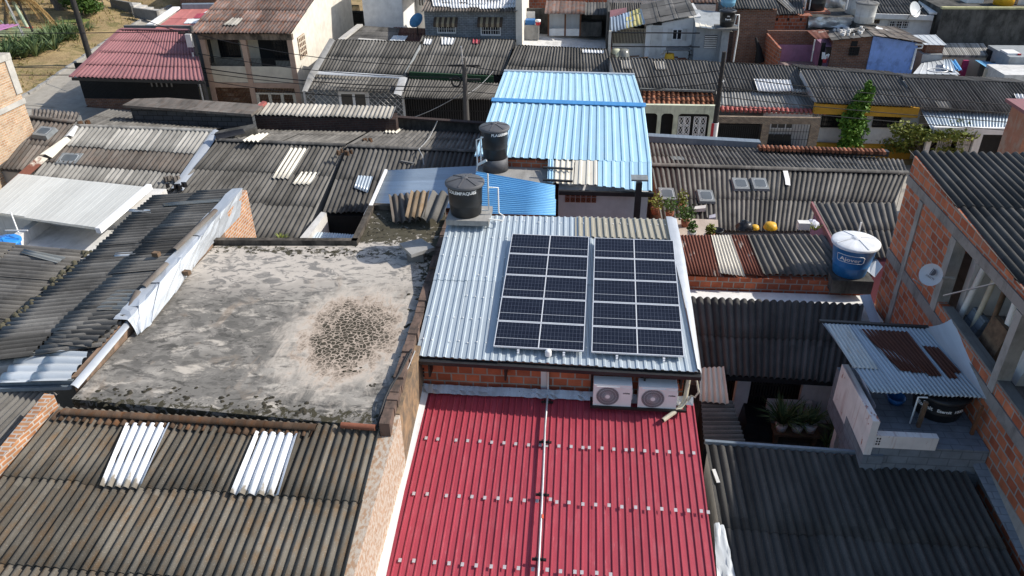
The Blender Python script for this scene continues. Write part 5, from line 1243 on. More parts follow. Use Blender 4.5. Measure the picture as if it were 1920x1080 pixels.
mb = M(); mb.grid([[f0 + V((math.sin(a) * .42 + .1 * a, .05, (1 - math.cos(a)) * .36)) for a in (0, .3, .6, .9, 1.2)], [lerp(f0, f1, .5) + V((math.sin(a) * .36 + .06 * a, 0, (1 - math.cos(a)) * .34)) for a in (0, .3, .6, .9, 1.2)], [f1 + V((math.sin(a) * .3, 0, (1 - math.cos(a)) * .42)) for a in (0, .3, .6, .9, 1.2)]])
mb.build('curved_flashing', m['silver'], h)
fz = 3.35
a = QX(1583, 683, 5.95); b = QX(1642, 790, 5.95); c_ = QX(1608, 842, 5.95); d_ = QX(1563, 743, 5.95)
mb = M(); x0, x1 = 5.9, 6.04
mb.hexa([V((x0, b.y, b.z)), V((x1, b.y, b.z)), V((x1, a.y, a.z)), V((x0, a.y, a.z))], [V((x0, b.y, 3.42)), V((x1, b.y, 3.42)), V((x1, a.y, d_.z)), V((x0, a.y, d_.z))])
mb.build('side_wall', m['white_chipped'], h)
FY = b.y + .03
M().box(5.893, 6.3, b.y - .02, b.y + 1.2, 2.6, 3.62).build('block_corner', m['block_grey'], h)
M().hexa([V((6.045, FY, 3.85)), V((8.3, FY, 3.85)), V((8.3, 14.9, 3.85)), V((6.045, 14.9, 3.85))], [V((6.045, FY, 2.6)), V((8.3, FY, 2.6)), V((8.3, 14.9, 2.6)), V((6.045, 14.9, 2.6))]).build('block_base', m['block_grey'], h)
M().box(6.045, 7.25, FY - .03, FY + .12, 3.82, 4.14).build('front_wall', m['white_chipped'], h)
pc_ = M()
for k in range(6): pc_.box(6.07 + .05 * (k % 2), 6.1 + .05 * (k % 2), FY - .036, FY, 3.9 + .07 * (k // 2), 3.94 + .07 * (k // 2))
pc_.build('brick_holes', m['dark'], h)
M().box(6.3, 6.5, 14.6, 14.8, -.5, 2.6).build('pillar', m['white_wall'], h)
M().box(7.05, 7.12, 12.75, 12.82, 3.95, 4.6).build('post', m['wood'], h)
M().box(8.12, 8.18, 12.72, 12.78, 3.2, 4.6).build('post', m['wood_brown'], h)
t = tank('water_tank', 'wide black water tank lettered in white under the rusty washhouse roof', V((7.72, 13.5, 3.855)), .46, .53, .58, m['black'], m['black'])
tank_text(t, V((7.72, 13.5, 3.855)), 'Eternit', .12, .505, .33, -.95); tank_text(t, V((7.72, 13.5, 3.855)), 'Eternit  1000L', .10, .505, .33, .12)
bs = thing('wash_basin', 'blue plastic basin on the washhouse floor', 'basin', V((6.9, 13.9, 3.95))); M().lathe(V((6.95, 13.7, 3.855)), [(0, .02), (.15, 0), (.2, .15), (.18, .15), (.14, .03), (0, .03)], 16).build('bowl', m['blue_pl'], bs)
cl = M(); rnd = random.Random(8); rows = [[V((6.12 + .03 * j + rnd.uniform(0, .05), 12.9 + .22 * i, 4.45 - .1 * j)) for j in range(5)] for i in range(6)]
tag(cl.grid(rows).build('laundry', m['cloth_w']), 'pale laundry hanging inside the white washhouse wall', 'laundry')
pp = thing('water_pipe', 'white pipes standing beside the black tank in the washhouse', 'pipe', V((7.2, 13, 3.95)))
M().tube([V((7.02, 13.0, 3.85)), V((7.02, 13.0, 4.55)), V((7.2, 13.0, 4.55))], .02).tube([V((7.14, 12.95, 3.95)), V((7.14, 12.95, 4.5))], .02).build('pipe', m['pvc'], pp)
# =================================================================== tall brick building on the right
h = thing('brick_building', 'tall orange hollow-brick building with grey concrete frame and an open upper storey', 'building', V((11, 14, gz(11))))
X0 = 8.32; X1 = 16.0; yF = 19.1; yN = 4.5
zr = lambda y: 6.95 + .06 * (y - 12.5)
o0, o1 = 15.9, 9.6                  # the open bay, from far to near
rt = [V((X0 - .07, yF + .25, zr(yF) + .14)), V((X1, yF + .25, zr(yF) + .14)), V((X1, yN, zr(yN) + .14)), V((X0 - .07, yN, zr(yN) + .14))]
roof(h, m['asb_black'], rt, .2, .032, course=3.1, lap=.03, jit=.008, tj=.15)
M().hexa([V((X0, yN, 4.55)), V((X1, yN, 4.55)), V((X1, yF, 4.55)), V((X0, yF, 4.55))], [V((X0, yN, -1.2)), V((X1, yN, -1.2)), V((X1, yF, -1.2)), V((X0, yF, -1.2))]).build('lower_wall', m['brick_right'], h)
M().box(X0 - .025, X1, yN, yF + .03, 4.56, 4.84).build('floor_beam', plaster('floor_beam', (.25, .235, .22), .8, (.1, .09, .08)), h)
M().hexa([V((X0, o0, 6.72)), V((X0 + .2, o0, 6.72)), V((X0 + .2, yF, 6.72)), V((X0, yF, 6.72))], [V((X0, o0, 4.85)), V((X0 + .2, o0, 4.85)), V((X0 + .2, yF, 4.85)), V((X0, yF, 4.85))]).build('upper_wall', m['brick_right'], h)
M().box(X0 + .21, X1, yF - .2, yF, 4.85, zr(yF)).build('back_wall', m['brick_right'], h)
M().box(X0, X0 + .2, yN, o0, 4.85, 5.12).build('parapet', m['brick_right'], h)
M().box(X0 - .02, X0 + .22, yN, o0 - .3, 5.125, 5.18).build('parapet_cap', m['concrete_dk'], h)
M().box(X0 - .025, X0 + .24, yN, yF + .02, 6.725, 6.955).build('roof_beam', plaster('roof_beam', (.26, .245, .23), .8, (.1, .09, .08)), h)
M().hexa([V((X0, yN, 7.0)), V((X0 + .18, yN, 7.0)), V((X0 + .18, 12.6, zr(12.6) + .12)), V((X0 + .18, yF, zr(yF) + .12)), V((X0, yF, zr(yF) + .12)), V((X0, 12.6, zr(12.6) + .12))], [V((X0, yN, 6.96)), V((X0 + .18, yN, 6.96)), V((X0 + .18, 12.6, 6.96)), V((X0 + .18, yF, 6.96)), V((X0, yF, 6.96)), V((X0, 12.6, 6.96))]).build('gable_courses', m['brick_right'], h)
for y, z0, z1, w_ in ((18.0, 2.0, 6.7, .2), (o0 + .12, 4.85, 6.71, .26), (12.95, 4.86, 6.71, .22), (8.5, 4.86, 6.71, .24)):
    M().box(X0 - .03, X0 + .24, y - w_ / 2, y + w_ / 2, z0, z1).build('column', m['concrete'], h)
M().box(X0 + .5, X1, o0 - .1, o0 + .1, 4.85, 6.4).build('inner_wall', m['grey_render'], h)
M().box(X1 - .2, X1, yN, o0 - .11, 4.85, 6.5).build('far_wall', m['brick_right'], h)
M().box(X0 - .005, X0 + .02, 5, 13.2, 3.0, 3.5).build('mortar_smear', m['concrete'], h)
rnd = random.Random(11)
stuff = [('white plastic drain pipe leaning in the open storey, the foremost', 'pvc', .07), ('tall pale pipe leaning beside the inner column', 'pvc_old', .06), ('grey weathered post leaning in the open storey', 'pole', .05), ('thin dark plank leaning among the pipes', 'wood', .05), ('thick white pipe leaning at the back of the open storey', 'pvc', .08)]
for i, (lab, mt, r) in enumerate(stuff):
    y = o0 - .35 - .3 * i; x = X0 + .75 + .12 * (i % 3)
    tag(M().tube([V((x - .35, y - .1 * i, 4.85)), V((x - .05, y + .15, 6.6))], r, 8).build('leaning_pole', m[mt]), lab, 'pole', 'poles leaning in the open storey')
for i, (y, w_, hh, mt, lab) in enumerate(((14.2, .7, .8, 'wood', 'worn brown board with rounded corners propped in the open storey'), (15.2, .6, .4, 'block_grey', 'grey chest standing under the leaning pipes'), (13.3, .35, .8, 'white_dirty', 'pale door panel leaning behind the near column'))):
    x = X0 + .5 + .1 * i
    tag(M().hexa([V((x, y - w_ / 2, 4.85 + hh)), V((x + .1, y - w_ / 2, 4.85 + hh)), V((x + .1, y + w_ / 2, 4.85 + hh)), V((x, y + w_ / 2, 4.85 + hh))], [V((x - .15, y - w_ / 2, 4.85)), V((x + .1, y - w_ / 2, 4.85)), V((x + .1, y + w_ / 2, 4.85)), V((x - .15, y + w_ / 2, 4.85))]).build('board', m[mt]), lab, 'board')
# satellite dish
pc = QX(1745, 515, X0 - .55)
t = thing('satellite_dish', 'oval grey satellite dish bolted to the orange brick wall', 'satellite dish', V((X0, pc.y, pc.z)))
nrm = (V((0, 0, CZ)) - pc).normalized(); nrm = V((-.8, -.35, .5)).normalized()
u_ = V((0, 0, 1)).cross(nrm).normalized(); v_ = nrm.cross(u_)
rows = []
for i in range(7):
    k = i / 6; rows.append([pc + (u_ * math.cos(6.283 * j / 28) * .29 + v_ * math.sin(6.283 * j / 28) * .25) * k + nrm * (.06 * k * k - .06) for j in range(29)])
M().grid(rows).build('reflector', plain('dish_grey', (.42, .45, .48), .5, 0, .06), t)
fn = lambda x, y: pc + u_ * x * .95 + v_ * y * .95 + nrm * .012
mb = M(); ring = [fn(.02 + math.sin(a) * .1 - .02, .07 + math.cos(a) * .085) for a in [math.pi * k / 10 for k in range(11)]]
mb.face(ring[::-1] if True else ring); mb.face([fn(-.03, .155), fn(-.03, -.015), fn(-.01, -.015), fn(-.01, .155)][::1])
text_mesh(mb, 'DIRECTV', .062, lambda x, y: fn(.04 + x, -.06 + y), .001); mb.build('logo', m['letter_dark'], t)
M().tube([pc - nrm * .06, pc - nrm * .2, V((X0, pc.y + .05, pc.z - .1))], .03).build('mount', m['conduit'], t)
M().tube([pc - v_ * .3 + nrm * .0, pc - v_ * .25 + nrm * .4], .015).build('feed_arm', m['conduit'], t)
M().tube([V((X0 - .02, 15.7, 5.4)), V((X0 + .5, 14.6, 6.45))], .02).build('stay', m['conduit'], t)
# =================================================================== ground, street
def gzz(x, y):
    z = SL * max(-70, min(70, x)) - .15
    if x < -30 and y > 40: z += .05 * min(30, -30 - x) + .35 * math.sin(x * .23 + y * .17) * min(1, (-30 - x) / 6)
    return z
xs = [-500, -250, -120] + [-75 + 2.5 * i for i in range(21)] + [-20 + 6 * i for i in range(12)] + [80, 150, 300, 500]
ys = [-40, -10, 10, 25, 34] + [38 + 2.5 * i for i in range(20)] + [95, 130, 250, 600]
gm = M(); gm.grid([[V((x, y, gzz(x, y) - .25)) for x in xs] for y in ys], lambda a, b: (xs[b], ys[a]))
gm.build('ground', m['ground'], kind='structure')
def sheet(name, mat, pts, dz, n=10):
    rows = []
    for i in range(n + 1):
        t = i / n * (len(pts) - 1); k = min(int(t), len(pts) - 2); f = t - k
        l = lerp(V((*pts[k][0], 0)), V((*pts[k + 1][0], 0)), f); r = lerp(V((*pts[k][1], 0)), V((*pts[k + 1][1], 0)), f)
        rows.append([V((p.x, p.y, gzz(p.x, p.y) - .25 + dz)) for p in [lerp(l, r, j / 6) for j in range(7)]])
    M().grid(rows, lambda a, b: (rows[a][b].x, rows[a][b].y)).build(name, mat, kind='structure')
def gx(px, py): p = H(px, py, -.1); return (p.x, p.y)
sheet('street', m['street'], [((-75, 32.5), (-75, 41)), ((-38, 32.5), (-38, 41)), ((-16, 32.5), (-16, 41)), ((70, 32.5), (70, 41.2))], .10, 40)
sheet('side_street', m['street'], [((-33.0, 40.5), (-28.9, 40.5)), ((-33.6, 46), (-29.2, 46)), ((-35.0, 56), (-31, 56)), ((-36.2, 64), (-33, 64)), ((-37.2, 72), (-34.4, 72))], .106, 40)
kb = M()
for i in range(24):
    y0 = 41 + i * 1.25; x0 = -33.1 - .13 * max(0, y0 - 42); kb.hexa([V((x0 - .15, y0, gzz(x0, y0) - .02)), V((x0 + .05, y0, gzz(x0, y0) - .02)), V((x0 - .04, y0 + 1.2, gzz(x0, y0 + 1.2) - .02)), V((x0 - .24, y0 + 1.2, gzz(x0, y0 + 1.2) - .02))], [V((x0 - .15, y0, gzz(x0, y0) - .4)), V((x0 + .05, y0, gzz(x0, y0) - .4)), V((x0 - .04, y0 + 1.2, gzz(x0, y0) - .4)), V((x0 - .24, y0 + 1.2, gzz(x0, y0) - .4))])
kb.build('kerb', m['concrete'], kind='structure')
# =================================================================== park corner, upper left
st = thing('stairway', 'weathered concrete steps climbing the dry grass bank', 'stairs', V((-37, 62, 1.8)))
for k in range(7):
    a, b = H(214 + 10 * k, 8 + 4.2 * k, .75 - .11 * k), H(252 + 12 * k, 10 + 4.0 * k, .75 - .11 * k)
    M().hexa([a + V((0, -.4, 0)), b + V((0, -.4, 0)), b + V((0, 1.1, 0)), a + V((0, 1.1, 0))], [a + V((0, -.4, -1)), b + V((0, -.4, -1)), b + V((0, 1.1, -1)), a + V((0, 1.1, -1))]).build('step', m['concrete_lt'], st)
wl_ = thing('retaining_wall', 'low dark retaining wall beside the steps on the grass bank', 'wall', H(260, 20, 0))
for a, b in (((209, 7), (247, 14)), ((247, 15), (250, 21)), ((252, 24), (297, 30))): M().bar(H(*a, .85), H(*b, .85), .2, .8).build('wall_section', m['concrete_dk'], wl_)
mound = M(); c = H(270, 8, 0); rows = []
for i in range(8):
    ph = math.pi / 2 * i / 7; rows.append([c + V((math.cos(6.283 * k / 24) * 5.0 * math.cos(ph), 2.5 + math.sin(6.283 * k / 24) * 5 * math.cos(ph), 1.3 * math.sin(ph) - .2)) for k in range(25)])
mound.grid(rows).build('grass_mound', m['ground'], kind='structure')
pl_ = M(); rnd = random.Random(21)
bed = [H(25, 108, 0), H(60, 100, 0), H(78, 85, 0), H(100, 72, 0), H(128, 66, 0), H(20, 95, 0), H(95, 84, 0), H(112, 82, 0)]
for i, p in enumerate(bed):
    t = thing('agave_bush', ['dark rosette bush nearest the left brick building, lowest in the bed', 'striped rosette bush second along the planted bed', 'dense rosette bush in the middle of the planted bed', 'tall rosette bush before the leaning pole', 'rosette bush at the upper end of the bed, under the shrub', 'shadowy rosette bush behind the exercise machine', 'pale rosette bush at the front edge of the bed', 'small rosette bush just left of the leaning pole'][i], 'plant', p, 'rosette bushes in the park bed')
    mb = M()
    for j in range(9): blades(mb, p + V((rnd.uniform(-1.3, 1.3), rnd.uniform(-1.0, 1.0), -.1)), 40, rnd.uniform(.9, 1.7), .05, 300 + i * 10 + j, .9)
    mb.build('leaves', m['agave'], t); leaves(M(), p + V((0, 0, .45)), (1.4, 1.1, .4), 160, .13, 500 + i, .1).build('undergrowth', m['leaf_d'], t)
for i, (px, py) in enumerate(((170, 62), (187, 50))):
    p = H(px, py, 0); t = thing('grass_tuft', ['small lone tuft of blades on the dry bank nearer the pole', 'small lone tuft of blades on the dry bank farther from the pole'][i], 'plant', p); mb = M()
    for j in range(3): blades(mb, p + V((rnd.uniform(-.4, .4), rnd.uniform(-.3, .3), -.1)), 20, .5, .03, 700 + i * 4 + j)
    mb.build('blades', m['agave'], t)
dg = M(); rnd = random.Random(77)
for _ in range(2600):
    x = rnd.uniform(-48, -33); y = rnd.uniform(42, 70)
    if x > -33.4 - .13 * (y - 42): continue
    if math.sin(x * 1.1) + math.sin(y * .9 + x * .4) < -.2: continue
    blades(dg, (x, y, gzz(x, y) - .27), 3, rnd.uniform(.18, .4), .02, _, 1.0)
dg.build('dry_grass', leafmat('dry_grass', (.3, .22, .09), (.2, .2, .06)), kind='stuff')
def tree(name, label, p, trunk_h, tr, crown, n, size, lm, seed, lean=(0, 0), group=None, clumps=9, shell=.2, tm='bark', cat='tree'):
    t = thing(name, label, cat, p, group); p = V(p); top = p + V((lean[0], lean[1], trunk_h)); rnd = random.Random(seed)
    mb = M(); mb.tube([p - V((0, 0, .3)), lerp(p, top, .5) + V((rnd.uniform(-.1, .1), 0, 0)), top], [tr * 1.2, tr, tr * .7], 8)
    cc = top + V((0, 0, crown[2] * .6)); lv = M()
    for k in range(clumps):
        o = cc + V((rnd.uniform(-.75, .75) * crown[0], rnd.uniform(-.75, .75) * crown[1], rnd.uniform(-.8, .85) * crown[2]))
        mb.tube([lerp(p, top, rnd.uniform(.6, 1)), lerp(top, o, .5) + V((0, 0, .1)), o], [tr * .5, tr * .3, tr * .12], 5)
        leaves(lv, o, (crown[0] * .45, crown[1] * .45, crown[2] * .36), n // clumps, size, seed * 31 + k, shell)
    mb.build('trunk', m[tm], t); lv.build('crown', m[lm], t); return t
tree('shrub', 'rounded dense green shrub with several stems on the dry bank', H(160, 42, 0), 1.2, .1, (1.9, 1.9, 1.7), 5200, .17, 'leaf', 31, clumps=14, cat='shrub')
tree('tree', 'grey-trunked tree leaning above the park with its crown out of the photo', H(123, 32, 0), 6.5, .42, (4.2, 4, 2.4), 5200, .3, 'leaf', 32, lean=(-1.4, .6), clumps=14)
tree('tree', 'dark slim tree standing behind the grey-trunked one', H(106, 22, 0), 6.5, .22, (3.8, 3.5, 2.2), 4200, .3, 'leaf_d', 33, clumps=12)
tree('tree', 'leafy young tree near the exercise machine', H(68, 70, 0), 2.9, .08, (1.3, 1.3, 1.0), 900, .22, 'leaf', 34, lean=(-.9, .4), clumps=8, tm='pole_dark')
tree('tree', 'broad tree at the top left whose crown shades the park', H(20, 20, 0), 7.5, .3, (5, 4.5, 2.6), 5200, .32, 'leaf_d', 35, clumps=14)
sp = thing('sapling', 'thin bare sapling on the dry bank beside the steps', 'sapling', H(199, 33, 0)); p = H(199, 33, 0); M().tube([p, p + V((.05, 0, 1.6)), p + V((-.05, .1, 3.4))], .05, 6).build('trunk', m['bark'], sp)
pt = thing('palm_tree', 'palm with drooping dry brown fronds in the upper left corner', 'palm', H(10, 64, 0)); p = H(10, 64, 0); hd = QY(14, -12, p.y)
M().tube([p, lerp(p, hd, .5), hd], .16, 8).build('trunk', m['bark'], pt)
for k in range(16):
    a = 6.283 * k / 16; d = V((math.cos(a), math.sin(a), 0)); mb = M(); rnd = random.Random(k)
    pts = [hd + d * (2.6 * s) + V((0, 0, .9 * s - 3.6 * s * s)) for s in (0, .2, .4, .6, .8, 1)]
    for i in range(5):
        for j in range(6):
            q0 = lerp(pts[i], pts[i + 1], j / 6); sd = V((-d.y, d.x, 0)); l = .55 * (1 - .4 * (i / 5))
            for sg in (1, -1): mb.face([q0, q0 + d * .08, q0 + sd * sg * l * .6 + V((0, 0, -l)) + d * .2], tone=rnd.random())
    mb.build('frond', m['frond'], pt)
gy = thing('exercise_machine', 'pale green outdoor exercise machine with two curved handles', 'exercise machine', H(52, 60, 0)); p = H(52, 61, 0)
M().tube([p + V((.2, 0, 0)), p + V((-.35, 0, 2.2))], .12, 8).build('post', m['gym'], gy)
for s_ in (-1, 1): M().tube([p + V((-.2, .45 * s_, .4)), p + V((-.5, .5 * s_, 1.4)), p + V((-.75, .45 * s_, 2.1)), p + V((-.5, .2 * s_, 2.25))], .05, 6).build('handle', m['gym'], gy)
M().tube([p + V((0, 0, .35)), p + V((-1.5, 0, .35)), p + V((-1.9, 0, .9))], .06, 6).build('arm', m['gym'], gy)
M().box(p.x, p.x + .4, p.y - .2, p.y + .2, p.z, p.z + .4).build('weight', m['red_pl'], gy)
sheet('play_pad', plain('play_pad', (.26, .3, .17), .9), [((p.x - 5, p.y - 2.4), (p.x + 2.6, p.y - 2.4)), ((p.x - 5, p.y - .3), (p.x + 2.6, p.y - .3))], .115)
mb = M(); a0 = H(62, 46, .15); mb.box(a0.x, a0.x + 4.0, a0.y, a0.y + 1.2, a0.z - .5, a0.z + .2); tag(mb.build('mat', m['grass_line']), 'low green padded strip on the ground behind the bushes', 'mat')
pf = thing('play_frame', 'thin pale climbing frame poles at the left edge of the park', 'climbing frame', H(20, 80, 0))
p = H(22, 82, 0)
for dx, dy in ((-1, 0), (1.2, 0), (.2, 1.4)): M().tube([p + V((dx, dy, -.2)), p + V((.1, .4, 4.2))], .05, 6).build('leg', m['cable_w'], pf)
# =================================================================== houses across the street
def roofT(par, q, mat='asb_grey', name='roof', **k): return roof(par, m[mat], q, k.pop('pitch', .178), k.pop('amp', .028), k.pop('kind', 'sine6'), course=k.pop('course', 1.5), jit=.01, **k)
def backroof(par, q, mat, w=3.2, drop=.9):
    A_, B_ = q[0], q[1]; u = V((0, w, -drop))
    qq = [B_ + u, A_ + u, A_ + V((0, .03, .02)), B_ + V((0, .03, .02))]
    roof(par, m[mat], qq, .178, .024, 'sine6', course=1.7, jit=.01, name='rear_roof')
    M().prism([p - V((0, 0, .1)) for p in (A_ + u, B_ + u, B_ + V((0, .05, 0)), A_ + V((0, .05, 0)))], lambda p: gz(p.x) - .3, 0).build('rear_wall', m['concrete_dk'], par)
def terrace(par, q, yfront=42.2, wm='white_dirty'):
    """roof corner quad from ridge to eave -> solid house below it with its front wall at yfront"""
    A_, B_, C_, D_ = q
    def at(a, d):
        t = (a.y - yfront) / max(.01, a.y - d.y); t = min(max(t, 0.2), 1); return lerp(a, d, t)
    f0, f1 = at(A_, D_), at(B_, C_)
    i = .05
    M().prism([A_ + V((i, 0, -.1)), B_ + V((-i, 0, -.1)), f1 + V((-i, 0, -.1)), f0 + V((i, 0, -.1))], lambda p: gz(p.x) - .3).build('wall', m[wm], par)
# maroon garage
h = thing('maroon_roof_garage', 'open-sided garage with maroon corrugated roof, dark screen and low brick wall', 'garage', V((-25.5, 43, gz(-25.5))))
q = [H(226, 56, 3.7), H(362, 58, 3.7), H(383, 152, 2.55), H(133, 145, 2.55)]
roof(h, m['maroon'], q, .177, .022, 'sine6', course=1.5, sheet=1.1, jit=.006, lap=.03, tj=.25)
M().bar(q[0] + V((0, 0, .06)), q[1] + V((0, 0, .06)), .3, .05).build('ridge_cap', m['maroon'], h)
M().bar(q[0] + V((0, 0, .03)), q[3] + V((0, 0, .03)), .22, .06).build('verge', m['maroon'], h)
M().bar(q[3] + V((0, .05, -.1)), q[2] + V((0, .05, -.1)), .08, .14).build('gutter', m['gutter'], h)
yg2 = 41.3; xa = QY(160, 190, yg2).x; xb = QY(376, 195, yg2).x
M().box(xa, xb, yg2, yg2 + .2, .6, gz(-26) + .42).build('low_wall', m['brick_brown'], h)
sc2 = M()
for k in range(90): x = lerp(xa, xb, k / 89); sc2.box(x - .03, x + .03, yg2 + .05, yg2 + .1, gz(-26) + .42, 3.75)
sc2.box(xa, xb, yg2 + .12, yg2 + .14, gz(-26) + .42, 3.7); sc2.build('slatted_screen', m['dark'], h)
sc3 = M()
for k in range(26): y = lerp(yg2 + .15, 46.5, k / 25); sc3.box(xa + .24, xa + .29, y - .03, y + .03, .8, lerp(3.55, 4.6, k / 25))
sc3.box(xa + .3, xa + .32, yg2 + .2, 46.5, .8, 3.6); sc3.build('side_screen', m['dark'], h)
M().box(xa + .3, xb, 46.6, 46.8, 0, 4.7).build('wall', m['concrete_dk'], h)
wn = M()
for k in range(5): x = lerp(QY(285, 160, yg2).x, QY(322, 160, yg2).x, k / 4); wn.box(x - .04, x + .04, yg2 - .02, yg2 + .03, 2.45, 3.65)
wn.build('pale_grille', m['concrete_dk'], h)
# low house with flat red roof behind it
h = thing('flat_red_roof_house', 'low house with flat faded red roof and white patches between garage and bank', 'house', V((-27, 53, gz(-27))))
q = [H(340, 17, 3.4), H(412, 16, 3.4), H(395, 56, 3.3), H(290, 54, 3.3)]
roof(h, metal('faded_red', (.5, .17, .15), .7, 0, .2), q, .9, .006, 'rib', course=2.5, jit=.006)
M().prism([p - V((0, 0, .12)) for p in q], 0).build('wall', m['white_dirty'], h)
for a, b, mt in (((390, 19), (405, 24), 'white_sheet'), ((352, 35), (384, 44), 'white_sheet'), ((370, 25), (398, 34), 'red')):
    roof(h, m[mt], quadP(q, [a, (b[0] + 4, a[1]), (b[0] - 6, b[1]), (a[0] - 8, b[1])], .04), .4, .006, 'rib', course=9, sheet=9, jit=0, name='roof_patch')
M().bar(q[0] + V((-.3, 0, .1)), q[3] + V((-.5, .5, .1)), .5, .12).build('parapet', m['white_wall'], h)
M().bar(q[0] + V((0, .2, .15)), q[1] + V((0, .2, .15)), .5, .3).build('blue_gutter', m['grey_gutter'], h)
h = thing('brick_house', 'dark brown brick house cut off at the top edge behind the red flat roof', 'house', V((-25, 66, 1)))
fbox(h, m['brick_brown'], (330, -30), (440, 17), 66, 5, z0=0); fbox(h, m['concrete_dk'], (325, -45), (445, -30), 65.7, 5.6, 'roof')
# cream two-storey house
h = thing('cream_house', 'two-storey cream house with brown corrugated roof, upper balcony and lit blank side wall', 'house', V((-19, 44, gz(-19))))
Y0 = 42.0
q = [H(433, -4, 7.05), H(633, -2, 7.05), H(549, 64, 5.85), H(361, 58, 5.85)]
q = [U(436, -6, 7.7), U(640, -2, 7.45), U(549, 64, 6.0), U(359, 58, 6.15)]
p1 = QY(376, 76, Y0); p2 = QY(558, 84, Y0); xl, xr = p1.x - .05, QY(566, 190, Y0).x
zt = QY(470, 63, Y0).z; zb = gz(-19)
yr = 49.0
rq = [V((xl - .3, yr, zt + 1.75)), V((xr + .25, yr, zt + 1.75)), V((xr + .25, Y0 - .55, zt + .12)), V((xl - .3, Y0 - .55, zt + .12))]
roof(h, m['asb_rusty'], rq, .2, .03, 'sine6', course=1.7, jit=.008, tj=.35, lap=.025)
roof(h, m['beige_sheet'], quadP(rq, [(437, 34), (458, 35), (446, 48), (420, 47)], .06), .2, .03, 'sine6', course=9, sheet=9, jit=0, name='pale_sheet')
roof(h, m['asb_rusty'], [V((xr + .25, yr + 5, zt + .9)), V((xl - .3, yr + 5, zt + .9)), V((xl - .3, yr, zt + 1.77)), V((xr + .25, yr, zt + 1.77))], .2, .03, 'sine6', course=1.7, name='rear_roof')
# side gable wall, back and floors
M().face([V((xr, Y0, zb - .3)), V((xr, yr + 4.9, zb - .3)), V((xr, yr + 4.9, zt + .85)), V((xr, yr, zt + 1.68)), V((xr, Y0, zt))]).face([V((xr - .2, Y0, zt)), V((xr - .2, yr, zt + 1.68)), V((xr - .2, yr + 4.9, zt + .85)), V((xr - .2, yr + 4.9, zb - .3)), V((xr - .2, Y0, zb - .3))]).face([V((xr - .2, Y0, zb - .3)), V((xr, Y0, zb - .3)), V((xr, Y0, zt)), V((xr - .2, Y0, zt))]).build('side_wall', m['cream_stained'], h)
M().face([V((xl, yr + 4.9, zb)), V((xl, Y0, zb)), V((xl, Y0, zt)), V((xl, yr, zt + 1.68)), V((xl, yr + 4.9, zt + .85))]).build('side_wall', m['cream'], h)
M().box(xl, xr - .21, Y0 + 1.3, Y0 + 1.5, zb, zt + .2).build('inner_wall', m['cream'], h)
M().box(xl, xr - .21, yr + 4.7, yr + 4.89, zb, zt + .8).build('rear_wall', m['cream'], h)
zf = QY(400, 155, Y0).z; zp = QY(400, 124, Y0).z; zl = QY(400, 74, Y0).z
M().box(xl, xr - .205, Y0 + .12, Y0 + 1.29, zf - .2, zf).build('balcony_floor', m['concrete'], h)
M().box(xl + .31, xr - .32, Y0 + .02, Y0 + .13, zf + .02, zp).build('balcony_wall', m['cream'], h)
M().box(xl - .04, xr + .02, Y0 - .05, Y0 + .2, zl, zt - .01).build('fascia_beam', m['mold_beam'], h)
M().box(xl + .31, xr - .32, Y0 - .02, Y0 + .2, zf - .27, zf + .01).build('floor_beam', m['pink_beige'], h)
xm = QY(462, 110, Y0).x
for x in (xl + .15, xm, xr - .16): M().box(x - .15, x + .15, Y0 - .03, Y0 + .22, zb - .3, zl - .01).build('column', m['pink_beige'], h)
for x0, x1 in ((xl + .3, xm - .15), (xm + .15, xr - .31)):
    bars(M(), x0, x1, Y0 + .07, zp, zp + .42, 30, .018, 1).build('railing', m['iron'], h)
g = bars(M(), xl + .3, xm - .15, Y0 + .05, zb, zf - .28, 26, .03, 5).build('gate', m['wood_brown'], h)
g = bars(M(), xm + .15, xr - .31, Y0 + .05, zb, zf - .28, 26, .03, 4).build('gate', m['wood_brown'], h)
for k in range(4): x = lerp(xm + .25, xr - .4, k / 3); M().box(x - .09, x + .09, Y0 - .01, Y0 + .03, zb, zf - .65).build('gate_post', m['cream'], h)
M().box(xm + .16, xr - .34, Y0 - .012, Y0 + .028, zf - .64, zf - .55).build('gate_rail', m['cream'], h)
for k in range(6): a = V((lerp(xl + .45, xm - .6, k / 5), Y0 + .7, lerp(zb + 1.5, zb + .1, k / 5))); M().box(a.x - .15, a.x + .2, a.y - .5, a.y + .5, a.z - .12, a.z).build('stair_tread', m['cream'], h)
yi = Y0 + 1.29
for (x0, x1, z0, z1, nm, mt) in ((QY(412, 90, yi).x, QY(450, 90, yi).x, zf + 1.15, zl - .25, 'window', 'glass'), (QY(486, 90, yi).x, QY(512, 90, yi).x, zf, zl - .15, 'doorway', 'dark'), (QY(513, 90, yi).x, xr - .3, zf + 1.0, zl - .2, 'window', 'glass')):
    w_ = M().box(x0, x1, yi - .04, yi + .0, z0, z1).build(nm, m[mt], h)
    if nm == 'window': bars(M(), x0, x1, yi - .07, z0, z1, 8, .02, 3).build('grille', m['iron'], w_)
M().box(xl + .02, xl + .06, Y0 + .4, Y0 + 1.1, zf + .9, zl - .2).build('side_window', m['glass'], h)
a = QX(560, 100, xr + .01); 
y0, y1 = Y0 + .75, Y0 + 1.9
w_ = M().box(xr, xr + .03, y0, y1, zf + 1.15, zl - .05).build('window', m['wood_brown'], h)
gw = M()
for k in range(5): y = lerp(y0 + .05, y1 - .05, k / 4); gw.box(xr + .03, xr + .07, y - .03, y + .03, zf + 1.15, zl - .05)
for k in range(5): z = lerp(zf + 1.2, zl - .1, k / 4); gw.box(xr + .03, xr + .06, y0, y1, z - .03, z + .03)
gw.build('shutter_grid', m['cream'], w_)
